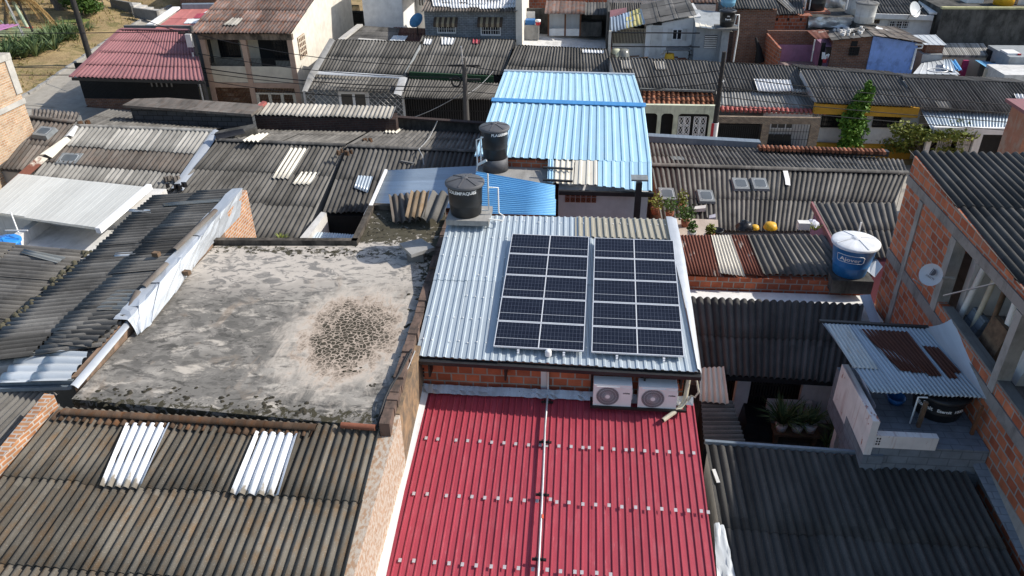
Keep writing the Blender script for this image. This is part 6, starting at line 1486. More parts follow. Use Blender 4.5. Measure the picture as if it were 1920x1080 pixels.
pa = M(); blades(pa, V((xm - .5, Y0 + .6, zf + .1)), 30, .8, .03, 66); pa.build('balcony_plant', m['leaf'], h)
# terrace house 1
h = thing('terrace_house', 'grey-roofed single-storey house with diamond-mesh grilles, joined to the cream house', 'house', V((-12.5, 42, gz(-12.5))))
q = [H(622, 75, 4.0), H(790, 80, 4.0), H(758, 139, 2.8), H(592, 135, 2.8)]
roofT(h, q, tones=[.45]); backroof(h, q, 'asb_dark', 5, 1.6); terrace(h, q, 42.0, 'grey_wall')
qp = [H(590, 137, 2.7), H(762, 147, 2.7), H(745, 174, 2.25), H(569, 168, 2.25)]
roofT(h, qp, tones=[.5], name='porch_roof')
strip(h, m['white_sheet'], [H(594, 132, 2.95), H(680, 137, 2.95), H(756, 142, 2.95)], [H(592, 139, 2.8), H(678, 143, 2.8), H(750, 147, 2.8)], 'flashing', bend=.04)
strip(h, m['white_dirty'], [H(750, 143, 2.95), H(738, 176, 2.35)], [H(764, 146, 2.95), H(752, 180, 2.3)], 'verge_flashing', bend=.04)
strip(h, m['concrete'], [H(618, 72, 4.1), H(578, 140, 2.9), H(566, 172, 2.4)], [H(628, 75, 4.1), H(592, 140, 2.85), H(576, 172, 2.4)], 'party_flashing', bend=.05)
yp = 40.4; xa, xb = QY(573, 190, yp).x, QY(757, 195, yp).x; z0, z1 = gz(-12.5), 2.75
M().box(xa, xb, 41.93, 41.98, z0, 2.9).build('inner_wall', m['grey_wall'], h)
def lattice(mb, x0, x1, y, z0, z1, st, w=.02):
    n = int((x1 - x0 + z1 - z0) / st)
    for k in range(n + 1):
        s_ = k * st
        a0 = V((x0 + min(s_, x1 - x0), y, z0 + max(0, s_ - (x1 - x0)))); b0 = V((x0 + max(0, s_ - (z1 - z0)), y, z0 + min(s_, z1 - z0)))
        if (a0 - b0).length > .05:
            mb.bar(a0, b0, w)
            mb.bar(V((x0 + x1 - a0.x, y + .022, a0.z)), V((x0 + x1 - b0.x, y + .022, b0.z)), w)
    return mb
for x0, x1 in ((xa, lerp(xa, xb, .35)), (lerp(xa, xb, .65), xb)):
    lattice(M(), x0, x1, yp, z0 + .3, z1 - .12, .32, .028).build('mesh_grille', m['white_dirty'], h)
dr = M()
for k in range(3): x = lerp(lerp(xa, xb, .36), lerp(xa, xb, .64), k / 2); dr.box(x - .07, x + .07, yp - .03, yp + .04, z0, z1 - .15)
dr.box(lerp(xa, xb, .36), lerp(xa, xb, .64), yp - .025, yp + .035, z1 - .3, z1 - .16); dr.build('door_frame', m['white'], h)
M().box(lerp(xa, xb, .36) + .07, lerp(xa, xb, .64) - .07, yp + .05, yp + .06, z0, z1 - .3).build('door_pane', m['glass'], h)
for x in (xa, lerp(xa, xb, .63), xb): M().box(x - .06, x + .06, yp - .05, yp + .05, z0 - .3, z1 - .1).build('post', m['white_dirty'], h)
M().box(xa, xb, yp - .02, yp + .1, z0 - .3, z0 + .28).build('low_wall', m['white_dirty'], h)
# terrace house 2
h = thing('terrace_house', 'grey-roofed house with dark green fascia and dark shuttered front behind the middle pole', 'house', V((-7, 42, gz(-7))))
q = [H(792, 68, 4.1), H(966, 76, 4.1), H(945, 141, 2.8), H(763, 137, 2.8)]
roofT(h, q, tones=[.5]); backroof(h, q, 'asb_dark', 1, .3); terrace(h, q, 42.3, 'dark')
roof(h, m['white_sheet'], quadP(q, [(828, 70), (855, 72), (850, 84), (828, 84)], .04), .178, .028, 'sine6', course=9, sheet=9, jit=0, name='white_sheets', tones=[.3])
roof(h, m['white_sheet'], quadP(q, [(797, 73), (812, 74), (808, 84), (794, 83)], .035), .178, .028, 'sine6', course=9, sheet=9, jit=0, name='white_sheets', tones=[.1])
roof(h, m['red'], quadP(q, [(887, 74), (900, 75), (899, 83), (886, 82)], .04), .178, .028, 'sine6', course=9, sheet=9, jit=0, name='red_sheet')
M().bar(H(768, 141, 2.7), H(925, 149, 2.7), .15, .38).build('fascia', m['green_dark'], h)
qp = [H(768, 149, 2.55), H(960, 158, 2.55), H(925, 188, 2.1), H(756, 183, 2.1)]
roofT(h, qp, tones=[.5], name='porch_roof', pitch=.15)
x0, x1 = QY(757, 200, 40.6).x, QY(940, 200, 40.6).x
M().box(x0, x1, 40.8, 40.9, -.3, 2.2).build('shutter_backing', m['dark'], h)
bars(M(), x0, x1, 40.75, 0, 2.2, 40, .05, 3).build('shutter', m['gutter'], h)
# terrace house 3, half hidden by the blue roof
h = thing('terrace_house', 'plain grey-roofed house half hidden behind the blue roof ridge', 'house', V((-1.5, 42, gz(-1))))
q = [H(968, 86, 4.0), H(1140, 93, 4.0), H(1158, 170, 2.5), H(935, 160, 2.5)]
roofT(h, q, tones=[.4]); backroof(h, q, 'asb_dark', 1, .3); terrace(h, q, 42.2)
roof(h, m['white_sheet'], quadP(q, [(1092, 93), (1132, 95), (1132, 100), (1092, 99)], .05), .178, .028, 'sine6', course=9, sheet=9, jit=0, name='white_sheet', tones=[.2])
# tile porch house
h = thing('arched_house', 'house with clay tile porch roof, pale arches and white ornamental gates', 'house', V((5, 41, gz(5))))
q = [H(1142, 108, 4.0), H(1330, 116, 4.0), H(1348, 172, 2.85), H(1160, 166, 2.85)]
roofT(h, q, tones=[.45]); backroof(h, q, 'asb_dark', 1.5, .4); terrace(h, q, 42.4)
for pts in ([(1164, 113), (1184, 114), (1188, 130), (1166, 130)], [(1226, 115), (1248, 116), (1250, 131), (1230, 131)]): roof(h, m['beige_sheet'], quadP(q, pts, .04), .178, .028, 'sine6', course=9, sheet=9, jit=0, name='pale_sheets', tones=[.2])
qp = [H(1203, 170, 2.75), H(1337, 173, 2.75), H(1343, 209, 2.15), H(1200, 205, 2.15)]
roof(h, m['clay'], qp, .27, .06, 'tile', course=.42, sheet=.27, lap=.05, jit=.012, ragged=.04, tj=.5, name='tile_porch_roof')
M().bar(H(1200, 167, 2.9), H(1340, 171, 2.9), .12, .1).build('flashing', m['pane_clear'], h)
yp = 40.3; xs_ = [QY(px, 230, yp).x for px in (1205, 1232, 1262, 1334)]; zb = gz(5) - .3; zt2 = 1.95
fr = M(); 
for x, w_ in ((xs_[0] - .12, .1), (xs_[1] + .1, .1), (xs_[2] + .12, .12), (xs_[3], .12)): fr.box(x - w_, x + w_, yp, yp + .25, zb, zt2 - .3)
fr.box(xs_[0] - .3, xs_[3] + .16, yp + .001, yp + .249, zt2 - .3, zt2 + .15)
for xa_, xb_ in ((xs_[0] - .02, xs_[1]), (xs_[1] + .2, xs_[2]), (xs_[2] + .24, xs_[3] - .12)):
    for sg, xx in ((1, xa_), (-1, xb_)):
        for k in range(5):
            a0, a1 = math.pi / 2 * k / 5, math.pi / 2 * (k + 1) / 5; rr_ = .2
            P_ = [V((xx, yp + .004, zt2 - .3)), V((xx + sg * rr_ * (1 - math.sin(a0)) * 1, yp + .004, zt2 - .3 - rr_ * (1 - math.cos(a0)))), V((xx + sg * rr_ * (1 - math.sin(a1)), yp + .004, zt2 - .3 - rr_ * (1 - math.cos(a1))))]
            fr.face(P_)
fr.build('arcade', m['green_pale'], h)
M().box(xs_[0] - .1, xs_[3], yp + .45, yp + .5, zb, zt2).build('recess_shade', m['dark'], h)  # near-black sheet behind the arches, porch shade put into its colour
for gx0, gx1 in ((QY(1272, 230, yp).x, QY(1295, 230, yp).x), (QY(1301, 230, yp).x, QY(1325, 230, yp).x)):
    gt_ = M()
    for i in range(2):
        for j in range(3):
            cx = lerp(gx0, gx1, (i + .5) / 2); cz = zt2 - .75 - .5 * j; s_ = (gx1 - gx0) / 4 - .015; pts = [V((cx + math.cos(6.283 * k / 14) * s_ * .8, yp + .16, cz + math.sin(6.283 * k / 14) * .2)) for k in range(15)]
            gt_.tube(pts, .02, 4)
            for a, b in ((-1, 1), (1, 1)): gt_.bar(V((cx - s_ * a, yp + .16, cz - .23)), V((cx + s_ * a, yp + .16, cz + .23)), .022)
            for a, b, c_, d_ in ((-1, -1, 1, -1), (-1, 1, 1, 1), (-1, -1, -1, 1), (1, -1, 1, 1)): gt_.bar(V((cx + s_ * a, yp + .155, cz + .24 * b)), V((cx + s_ * c_, yp + .155, cz + .24 * d_)), .03)
    gt_.build('gate', m['white'], h)
# stone porch house
h = thing('stone_porch_house', 'house with stone-clad porch, terracotta eave tiles and black railings', 'house', V((10, 41, gz(10))))
q = [H(1327, 118, 4.0), H(1498, 127, 4.0), H(1538, 196, 2.75), H(1350, 172, 2.85)]
q = [H(1330, 117, 4.0), H(1500, 126, 4.0), H(1524, 172, 3.0), H(1348, 170, 2.9)]
roofT(h, q, 'asb_dark', tones=[.6]); backroof(h, q, 'asb_dark', 1.5, .4); terrace(h, q, 42.6)
roof(h, m['white_sheet'], quadP(q, [(1413, 148), (1481, 150), (1488, 172), (1421, 173)], .04), .178, .028, 'sine6', course=9, sheet=9, jit=0, name='white_sheets', tones=[.4])
roof(h, m['beige_sheet'], quadP(q, [(1483, 167), (1512, 168), (1515, 175), (1486, 174)], .045), .178, .028, 'sine6', course=9, sheet=9, jit=0, name='pale_sheets')
qp = [H(1342, 170, 2.85), H(1522, 176, 2.85), H(1542, 206, 2.3), H(1343, 202, 2.3)]
roofT(h, qp, 'asb_light', tones=[.5], name='porch_roof', off=.03)
yp = 40.35; tl = M(); a = H(1346, 203, 2.32); b = H(1545, 209, 2.32)
M().bar(a + V((0, .12, .0)), b + V((0, .12, .0)), .1, .12).build('eave_board', m['terracotta'], h)
for k in range(24): p = lerp(a, b, k / 23); tl.tube([p + V((0, .15, .04)), p + V((0, -.22, -.06))], .09, 8, random.random())
tl.build('eave_tile', m['terracotta'], h)
zt2 = H(1440, 210, 2.2).z; zb = gz(10) - .3
P = lambda px: QY(px, 245, yp).x
fb = M(); fb.box(P(1340), P(1535), yp, yp + .2, zt2 - .35, zt2)
fb.box(P(1428), P(1442), yp + .001, yp + .21, zb, zt2 - .35); fb.box(P(1519), P(1536), yp + .001, yp + .21, zb, zt2 - .35); fb.box(P(1442), P(1519), yp + .002, yp + .2, zb, zt2 - 1.65)
fb.build('stone_front', m['stone'], h)
M().box(P(1340), P(1428), yp + .5, yp + .55, zb, zt2 - .35).build('recess_shade', m['dark'], h)  # near-black sheet, shade behind the gate put into its colour
M().box(P(1436), P(1530), yp + 1.1, yp + 1.2, zb, zt2 - .1).build('inner_wall', m['white_dirty'], h)
bars(M(), P(1342), P(1428), yp + .1, zb, zt2 - .5, 22, .02, 2).build('gate', m['iron'], h)
bars(M(), P(1442), P(1519), yp + .1, zt2 - 1.65, zt2 - .36, 14, .02, 3).build('grille', m['iron'], h)
window(h, (1446, 222), (1486, 242), yp + 1.08, m['white'], 3)
for k in range(3):
    cx = P(1452 + 17 * k); ch = thing('chair', ['dark moulded porch chair nearest the gate pillar', 'dark moulded porch chair, the middle one of the row', 'dark moulded porch chair by the striped curtain'][k], 'chair', V((cx, yp + .75, gz(10))), 'chairs on the stone porch'); zc = zt2 - 1.65
    M().box(cx - .25, cx + .25, yp + .55, yp + .95, zc - .1, zc - .04).build('seat', m['black'], ch)
    M().hexa([V((cx - .2, yp + .88, zc + .42)), V((cx + .2, yp + .88, zc + .42)), V((cx + .2, yp + .93, zc + .42)), V((cx - .2, yp + .93, zc + .42))], [V((cx - .27, yp + .84, zc - .04)), V((cx + .27, yp + .84, zc - .04)), V((cx + .27, yp + .9, zc - .04)), V((cx - .27, yp + .9, zc - .04))]).build('backrest', m['black'], ch)
    for sx in (-.22, .22): M().box(cx + sx - .02, cx + sx + .02, yp + .6, yp + .64, zb + .3, zc - .1).build('leg', m['black'], ch)
# yellow house
h = thing('yellow_house', 'white house with mustard fascia and base, dark windows, behind the tall shrub', 'house', V((15, 42, gz(15))))
q = [H(1499, 130, 4.0), H(1692, 144, 4.0), H(1727, 201, 2.95), H(1531, 193, 2.95)]
roofT(h, q, 'asb_dark', tones=[.55]); backroof(h, q, 'asb_grey', 2.2, .3); 
yw2 = 42.0; P = lambda px: QY(px, 230, yw2).x
x0, x1 = P(1531), P(1724); zb = gz(15) - .3; zt2 = q[3].z - .1
M().prism([q[0] + V((.05, 0, -.1)), q[1] + V((-.05, 0, -.1)), V((x1 - .05, yw2, q[2].z - .05)), V((x0, yw2, q[3].z - .05))], zb).build('wall', m['white_wall'], h)
M().hexa([q[3] + V((0, .1, -.08)), q[2] + V((0, .1, -.08)), q[2] + V((0, .4, -.08)), q[3] + V((0, .4, -.08))], [q[3] + V((0, .1, -.62)), q[2] + V((0, .1, -.62)), q[2] + V((0, .4, -.62)), q[3] + V((0, .4, -.62))]).build('fascia', m['yellow'], h)
M().box(x0, x1 - .05, yw2 - .05, yw2, zb, zb + .85).build('base_band', m['yellow'], h)
window(h, (1543, 211), (1578, 238), yw2 - .03, m['dark'], 3, 8); window(h, (1640, 213), (1684, 238), yw2 - .03, m['dark'], 3, 8)
M().box(P(1608), P(1622), yw2 - .04, yw2 - .0, zb + .3, QY(1615, 212, yw2).z).build('door', m['dark'], h)
g = thing('garden_wall', 'low mustard garden wall before the white house with the tall shrub', 'wall', V((15, 39.5, gz(15))))
p0, p1 = H(1524, 268, .55), H(1700, 275, .55); wall(g, m['yellow'], p0, p1, .2, z0=gz(15) - .5, name='wall')
# right-hand house with grey porch roof
h = thing('white_arch_house', 'house with pale corrugated porch, white arched posts and barred garage gates', 'house', V((21, 42, gz(21))))
q = [H(1692, 147, 4.0), H(1935, 158, 4.0), H(1980, 215, 2.8), H(1732, 206, 2.8)]
roofT(h, q, 'asb_dark', tones=[.55]); backroof(h, q, 'asb_grey', 2.2, .3); terrace(h, q, 42.4)
roof(h, m['beige_sheet'], quadP(q, [(1752, 190), (1776, 191), (1784, 204), (1760, 203)], .04), .178, .028, 'sine6', course=9, sheet=9, jit=0, name='pale_sheets', tones=[.2])
roof(h, m['white_sheet'], quadP(q, [(1900, 176), (1922, 177), (1924, 186), (1904, 185)], .04), .178, .028, 'sine6', course=9, sheet=9, jit=0, name='white_sheet')
qp = [H(1723, 202, 2.75), H(1897, 206, 2.75), H(1888, 248, 2.1), H(1745, 243, 2.1)]
roof(h, m['zinc'], qp, .178, .028, 'sine6', course=3, jit=.006, tj=.3, name='porch_roof')
yp = 40.4; P = lambda px: QY(px, 265, yp).x; zb = gz(20) - .4; zt2 = 1.0
M().box(P(1745), P(1900), yp, yp + .2, zt2 - .25, zt2 + .1).build('lintel', m['white_wall'], h)
for a, b in ((1738, 1747), (1826, 1840), (1895, 1905)): M().box(P(a), P(b), yp + .002, yp + .202, zb, zt2 - .25).build('post', m['white_wall'], h)
M().box(P(1745), P(1900), yp + .4, yp + .45, zb, zt2).build('recess_shade', m['dark'], h)  # near-black sheet, shade under the porch put into its colour
for a, b in ((1762, 1774), (1776, 1786), (1799, 1809), (1812, 1822)): bars(M(), P(a), P(b), yp + .15, zb + .3, zt2 - .5, 3, .06, 5).build('gate_panel', m['white_dirty'], h)
# pinkish corner building beyond the big roof
h = thing('pink_brick_house', 'pinkish weathered brick house corner with maroon roof edge at the right border', 'house', V((20, 34, gz(20))))
p = QY(1884, 240, 35.6)
M().box(p.x, p.x + 6, 33.9, 35.6, -1.6, QY(1900, 214, 34).z).build('wall', plaster('pink_brick', (.42, .2, .13), .6, (.4, .34, .27), .5, .6, 1.5), h)
M().box(p.x - .3, p.x + 6.2, 33.7, 35.75, QY(1900, 213, 34).z, QY(1900, 207, 34).z).build('roof_edge', m['maroon'], h)
# street trees
p = QY(1590, 272, 40.9); p.z = gz(p.x); t = thing('columnar_tree', 'tall bright ragged columnar shrub before the white and mustard house', 'tree', p)
tk = M().tube([p, p + V((.1, 0, 2)), p + V((.25, 0, 4.0))], [.09, .07, .03], 6).build('trunk', m['bark'], t); lv = M(); rnd = random.Random(4)
for k in range(17): z = .5 + 3.5 * k / 16; r = (.6 if z < 2.4 else .42) * rnd.uniform(.5, 1.25) * (1 if z < 3.6 else .7) * (.62 if 2.3 < z < 2.75 else 1); leaves(lv, p + V((.06 * z + rnd.uniform(-.38, .38), rnd.uniform(-.3, .3), z)), (r, r, .34), 220, .15, 90 + k, .25)
lv.build('crown', m['leaf_b'], t)
p = H(1722, 290, 0) + V((-.4, -1.5, 0)); tree('tree', 'open yellow-green street tree with thin branches in front of the white arches', p, .8, .08, (2.0, 1.1, .95), 2600, .15, 'leaf_y', 77, clumps=16, shell=.1)
p = H(1652, 282, 0); tree('tree', 'sparse yellow-green bush beside the garden wall, left of the open street tree', p, .8, .06, (1.1, .8, .6), 900, .15, 'leaf_y', 78, clumps=9, shell=.1)
# =================================================================== poles and wires
def pole(label, b, top, r=.12, mt='pole', arms=1, band=None):
    t = thing('utility_pole', label, 'utility pole', b, 'utility poles along the street'); M().tube([b, lerp(b, top, .5), top], [r * 1.3, r * 1.1, r * .85], 10).build('shaft', m[mt], t)
    for k in range(arms): z = top.z - .4 - .7 * k; M().bar(V((top.x - .8, top.y, z)), V((top.x + .8, top.y, z)), .09).build('crossarm', m['pole_dark'], t)
    return t
p = QY(175, 130, 46.0); b1 = V((p.x + .0, 46.0, gz(p.x))); b1 = V((H(172, 118, 0).x, 48.5, gz(-33))); x_ = QY(160, 80, 48.5).x; b1.x = x_; P1 = V((x_, 48.5, 8.6)); pole('dark leaning-looking pole rising past the park bed beyond the garage', b1, P1, .15, 'pole_dark')
x_ = QY(380, 150, 41.6).x; P2 = V((x_, 41.6, QY(360, 48, 41.6).z)); t = pole('pole with grey meter box between garage and cream house', V((x_, 41.6, gz(x_))), P2, .11, 'pole')
p = QY(357, 75, 41.5); M().box(p.x - .16, p.x + .16, 41.3, 41.5, p.z - .35, p.z + .35).build('meter_box', m['white_dirty'], t)
M().tube([V((x_ - .16, 41.45, QY(365, 98, 41.5).z)), V((x_ - .16, 41.45, gz(x_)))], .05).build('conduit', m['white_dirty'], t)
x_ = QY(872, 160, 38.6).x; P3 = V((x_, 38.6, QY(868, 108, 38.6).z)); t = pole('middle street pole with coiled cable before the green fascia', V((x_, 38.6, gz(x_))), P3, .13, 'pole', 2)
M().tube([V((x_ - .05, 38.5, P3.z - .3)), V((x_ - .1, 38.5, QY(866, 86, 38.6).z))], .05).build('mast', m['conduit'], t)
p = QY(855, 153, 38.5); M().tube([p + V((math.cos(6.283 * k / 16) * .22, 0, math.sin(6.283 * k / 16) * .26)) for k in range(17)], .05, 5).build('cable_coil', m['wire'], t)
x_ = QY(1349, 170, 38.4).x; P4 = V((x_, 38.4, QY(1359, 97, 38.4).z)); t = pole('dark pole with red and white painted foot before the tile porch', V((x_, 38.4, gz(x_))), P4, .12, 'pole_dark', 0)
zb_ = QY(1341, 256, 38.4).z; z_m = QY(1343, 230, 38.4).z
M().tube([V((x_, 38.39, gz(x_) + .05)), V((x_, 38.39, z_m))], .17, 10).build('painted_foot', m['white_wall'], t); M().box(x_ - .2, x_ - .08, 38.2, 38.32, zb_, z_m).build('red_stripe', m['red_pl'], t)
p = QY(1354, 152, 38.4); M().lathe(p, [(0, -.12), (.11, 0), (0, .12)], 10).build('lamp_knob', m['white'], t)
wires = [(V((-60, 38.5, 7.0)), P2 + V((0, 0, -.3)), .5, 'upper'), (V((-60, 37.5, 5.4)), V((P2.x, 41.4, P2.z - 2.3)), .35, 'middle'), (V((-60, 37, 4.6)), V((P2.x, 41.4, P2.z - 2.6)), .3, 'lower'), (P1 + V((-20, 10, 0)), P1 + V((0, 0, -.4)), .5, 'far'), (P1 + V((0, 0, -1)), P2 + V((0, 0, -.5)), .6, 'crossing')]
labs = ['thin black wire at the upper left leading to the meter-box pole', 'black wire over the side street leading to mid height of the meter-box pole', 'lowest black wire over the side street near the left building', 'wire running up over the park from the dark leaning pole', 'slack wire joining the dark leaning pole to the meter-box pole']
for (a, b, s_, _), l in zip(wires, labs): tag(M().tube(sag(a, b, s_), .022, 4).build('power_line', m['wire']), l, 'wire', 'wires along the street')
for k, (za, zb2, s_) in enumerate(((-.4, -.4, .5), (-1.5, -1.0, .35), (-2.3, -1.5, .3), (-2.55, -1.75, .25), (-3.0, -2.1, .35))):
    tag(M().tube(sag(P2 + V((0, 0, za)), P3 + V((0, 0, zb2)), s_), .02 + .008 * (k == 2), 4).build('power_line', m['wire']), ['highest', 'second highest', 'thick middle', 'second lowest', 'lowest'][k] + ' wire between the meter-box pole and the middle pole', 'wire', 'wires along the street')
for k, (za, zb2, s_) in enumerate(((-.4, -.9, .5), (-1.2, -1.5, .45), (-1.7, -2.1, .3))):
    tag(M().tube(sag(P3 + V((0, 0, za)), P4 + V((0, 0, zb2)), s_), .02, 4).build('power_line', m['wire']), ['highest', 'middle', 'lowest'][k] + ' wire passing over the blue roof between two poles', 'wire', 'wires along the street')
for k, (za, z2, s_) in enumerate(((-1.2, 2.6, .4), (-1.7, 2.2, .35), (-2.2, 1.7, .3), (-2.6, 1.3, .3))):
    tag(M().tube(sag(P4 + V((0, 0, za)), V((34, 38.2, z2)), s_), .02, 4).build('power_line', m['wire']), ['highest', 'second', 'third', 'lowest'][k] + ' wire crossing the white and mustard house front', 'wire', 'wires along the street')
for k, (a, b) in enumerate(((P3 + V((0, 0, -1.9)), QY(925, 133, 41)), (P3 + V((0, 0, -1.7)), QY(760, 225, 39.5)))): tag(M().tube(sag(a, b, .15), .018, 4).build('service_wire', m['cable_w']), ['pale service wire from the middle pole up to the blue roof side', 'pale service wire from the middle pole down to the mesh grille house'][k], 'wire')
# =================================================================== jumble of houses beyond the terrace roofs
def flatroof(par, mat, pts, h, name='roof', th=.12, **k):
    q = [H(x, y, hh) for (x, y), hh in zip(pts, h if isinstance(h, (list, tuple)) else [h] * 4)]
    if k.get('flat'): return M().prism(q, min(p.z for p in q) - th).build(name, m[mat], par), q
    o = roof(par, m[mat], q, k.get('pitch', .178), k.get('amp', .026), 'sine6', course=k.get('course', 1.7), jit=.012, tj=k.get('tj', .3), name=name, ragged=.06)
    return o, q
def ends(px, Y): return QY(px, 60, Y).x
# white two-storey house
Y = 50.0
h = thing('white_house', 'tall white house with bluish shaded front and sunlit side beside the cream house', 'house', V((ends(715, Y), Y, gz(-13))))
a = QY(676, -25, Y); b = QY(757, 49, Y)
M().box(a.x, b.x, Y, Y + 5, gz(-13), a.z).build('wall', m['white_wall'], h)
a2 = QY(766, -25, Y + 4); b2 = QY(835, 46, Y + 4)
M().box(b.x + .01, b2.x, Y + 4, Y + 8, gz(-10), a2.z + .4).build('rear_wing', m['white_wall'], h)
M().box(a.x - .2, b2.x, Y - .2, Y + 8.2, max(a.z, a2.z + .4) + .01, max(a.z, a2.z + .4) + .2).build('roof', m['concrete'], h)
window(h, (783, -8), (796, 12), Y + 3.98, m['white'], 2)
pd = QY(780, 38, 47.2); t = thing('satellite_dish', 'small blue satellite dish before the white house wing', 'satellite dish', V((pd.x, 47.2, pd.z - .6)))
rows = []
for i in range(5):
    k = i / 4; rows.append([pd + V((math.cos(6.283 * j / 20) * .42 * k, -.08 * (1 - k * k) - .25 * math.sin(6.283 * j / 20) * .42 * k, math.sin(6.283 * j / 20) * .4 * k + .2 * math.cos(6.283 * j / 20) * k)) for j in range(21)])
M().grid(rows).build('reflector', plain('dish_blue', (.1, .3, .55), .5), t); M().tube([pd, pd + V((0, .25, -.2)), V((pd.x, 47.4, pd.z - 1.2))], .03).build('mount', m['iron'], t)
h = thing('felt_roof_annex', 'dark grey smooth annex roof with pale edging between cream house and grey brick house', 'annex', H(700, 65, 0))
flatroof(h, 'asb_dark', [(672, 47), (750, 53), (742, 78), (636, 76)], [3.6, 3.6, 3.7, 3.75], amp=.006, pitch=.4)
flatroof(h, 'rust_dark', [(738, 51), (800, 54), (800, 80), (735, 78)], [3.5, 3.5, 3.6, 3.6], name='dark_sheet', amp=.01)
M().prism([H(640, 74, 3.6), H(800, 79, 3.5), H(800, 53, 3.35), H(675, 47, 3.35)], 0).build('wall', m['concrete_dk'], h)
roof(h, m['white_grey'], [H(738, 66, 3.78), H(765, 67, 3.78), H(758, 77, 3.78), H(730, 76, 3.78)], .3, .01, 'rib', course=3, name='pale_sheet')
M().bar(H(675, 47, 3.8), H(638, 76, 3.9), .35, .12).build('edging', m['concrete_lt'], h)
M().bar(H(672, 73, 3.85), H(722, 77, 3.85), .3, .05).build('edging', m['concrete_lt'], h)
h = thing('fence', 'dark railing fence in the gap between cream and white houses', 'fence', QY(665, 30, 55)); bars(M(), ends(655, 55), ends(678, 55), 55, QY(665, 40, 55).z, QY(665, 10, 55).z, 10, .05, 2).build('railing', m['iron'], h)
M().box(ends(640, 55), ends(690, 55), 55.2, 55.4, 0, QY(665, 22, 55).z).build('wall', m['concrete_bk'], h)
# grey painted brick house with awnings
Y = 46.2
h = thing('grey_brick_house', 'grey painted brick upper storey with two striped awnings over white windows', 'house', V((ends(880, Y), Y, gz(-7))))
a = QY(795, 23, Y); b = QY(968, 72, Y)
M().box(a.x, b.x, Y, Y + 5, gz(-7), a.z + .12).build('wall', m['brick_grey'], h)
q = [V((a.x - .1, Y + 4.5, a.z + .95)), V((b.x + .1, Y + 4.5, a.z + .9)), V((b.x + .1, Y - .45, a.z + .12)), V((a.x - .1, Y - .45, a.z + .12))]
roof(h, m['asb_brown'], q, .178, .03, 'sine6', course=1.6, jit=.01, tj=.4)
roof(h, m['white_sheet'], [lerp(lerp(q[0], q[1], .02), lerp(q[3], q[2], .02), .45) + V((0, 0, .05)), lerp(q[1], q[2], .5) + V((0, 0, .05)), lerp(q[1], q[2], .93) + V((0, 0, .05)), lerp(lerp(q[0], q[1], .12), lerp(q[3], q[2], .12), .9) + V((0, 0, .05))], .178, .03, 'sine6', course=.8, sheet=.6, jit=.02, ragged=.25, tj=.5, name='white_patched_sheets')
roof(h, m['blue_strong'], [lerp(lerp(q[0], q[1], .5), lerp(q[3], q[2], .5), .5) + V((0, 0, .1)), lerp(lerp(q[0], q[1], .8), lerp(q[3], q[2], .8), .55) + V((0, 0, .1)), lerp(lerp(q[0], q[1], .8), lerp(q[3], q[2], .8), .68) + V((0, 0, .1)), lerp(lerp(q[0], q[1], .5), lerp(q[3], q[2], .5), .62) + V((0, 0, .1))], .178, .03, 'sine6', course=3, sheet=.5, ragged=.1, name='blue_sheet')
for x0, x1, y0, y1 in ((819, 855, 37, 62), (901, 939, 37, 66)):
    window(h, (x0, y0), (x1, y1), Y - .02, m['white'], 2, 8)
    aw = M(); p = QY(x0 - 5, 32, Y); q2 = QY(x1 + 4, 34, Y)
    for k in range(9): u0 = lerp(p.x, q2.x, k / 9); u1 = lerp(p.x, q2.x, (k + .94) / 9); aw.hexa([V((u0, Y - .45, p.z - .28)), V((u1, Y - .45, p.z - .28)), V((u1, Y, p.z)), V((u0, Y, p.z))], [V((u0, Y - .45, p.z - .48)), V((u1, Y - .45, p.z - .48)), V((u1, Y, p.z - .05)), V((u0, Y, p.z - .05))], k % 2)
    s = N('awning_stripe'); s.fin(s.mix(s.n('ShaderNodeAttribute', out=2, attribute_name='tone'), (.07, .05, .035), (.3, .24, .15)), .8)
    aw.build('awning', s.m, h)
M().box(ends(888, 50), ends(962, 50), 50, 52, a.z, a.z + 1.9).build('metal_shed', m['grey_gutter'], h)
M().box(b.x + .01, b.x + .38, Y - .3, Y + 5, gz(-4), QY(972, -8, Y).z).build('pillar', m['cream_stained'], h)
# white terrace with laundry sink
Y = 49.0
h = thing('roof_terrace', 'sunlit white roof terrace with laundry sink, half-glazed partition and sooty walls', 'terrace', V((ends(1060, 47), 47, gz(0))))
fl_ = [H(973, 84, 3.75), H(1146, 92, 3.75), H(1140, 58, 3.75), H(984, 53, 3.75)]
M().prism(fl_, 0).build('floor', m['white_terrace'], h)
zf = fl_[0].z; P = lambda px, y=Y: QY(px, 50, y).x
zt_ = QY(1060, 18, Y).z
M().box(P(978), P(1142), Y + .3, Y + .5, 0, zt_).build('back_wall', m['concrete_bk'], h)
M().box(P(1137, 47.5), P(1141, 47.5), 45.6, Y + .29, 0, zf + 2.0).build('side_wall', m['concrete_bk'], h)
d0 = QY(983, 22, Y + .2); d1 = QY(1003, 56, Y + .2); M().box(d0.x, d1.x, Y + .2, Y + .29, zf, d0.z).build('door', m['white'], h)
M().box(P(1090), P(1128), Y - .6, Y + .28, zf, QY(1100, 38, Y).z).build('sooty_block', m['concrete_bk'], h)
M().box(P(1028), P(1089), Y - .5, Y - .4, zf, QY(1060, 54, Y - .5).z).build('half_wall', m['white_wall'], h)
M().box(P(1028), P(1089), Y - .1, Y - .05, QY(1060, 54, Y - .5).z - .3, QY(1060, 28, Y - .5).z).build('panels', m['white_grey'], h)
for px in (1029, 1060, 1088): M().box(P(px) - .05, P(px) + .05, Y - .52, Y - .38, zf, QY(1060, 27, Y - .5).z).build('post', m['wood_brown'], h)
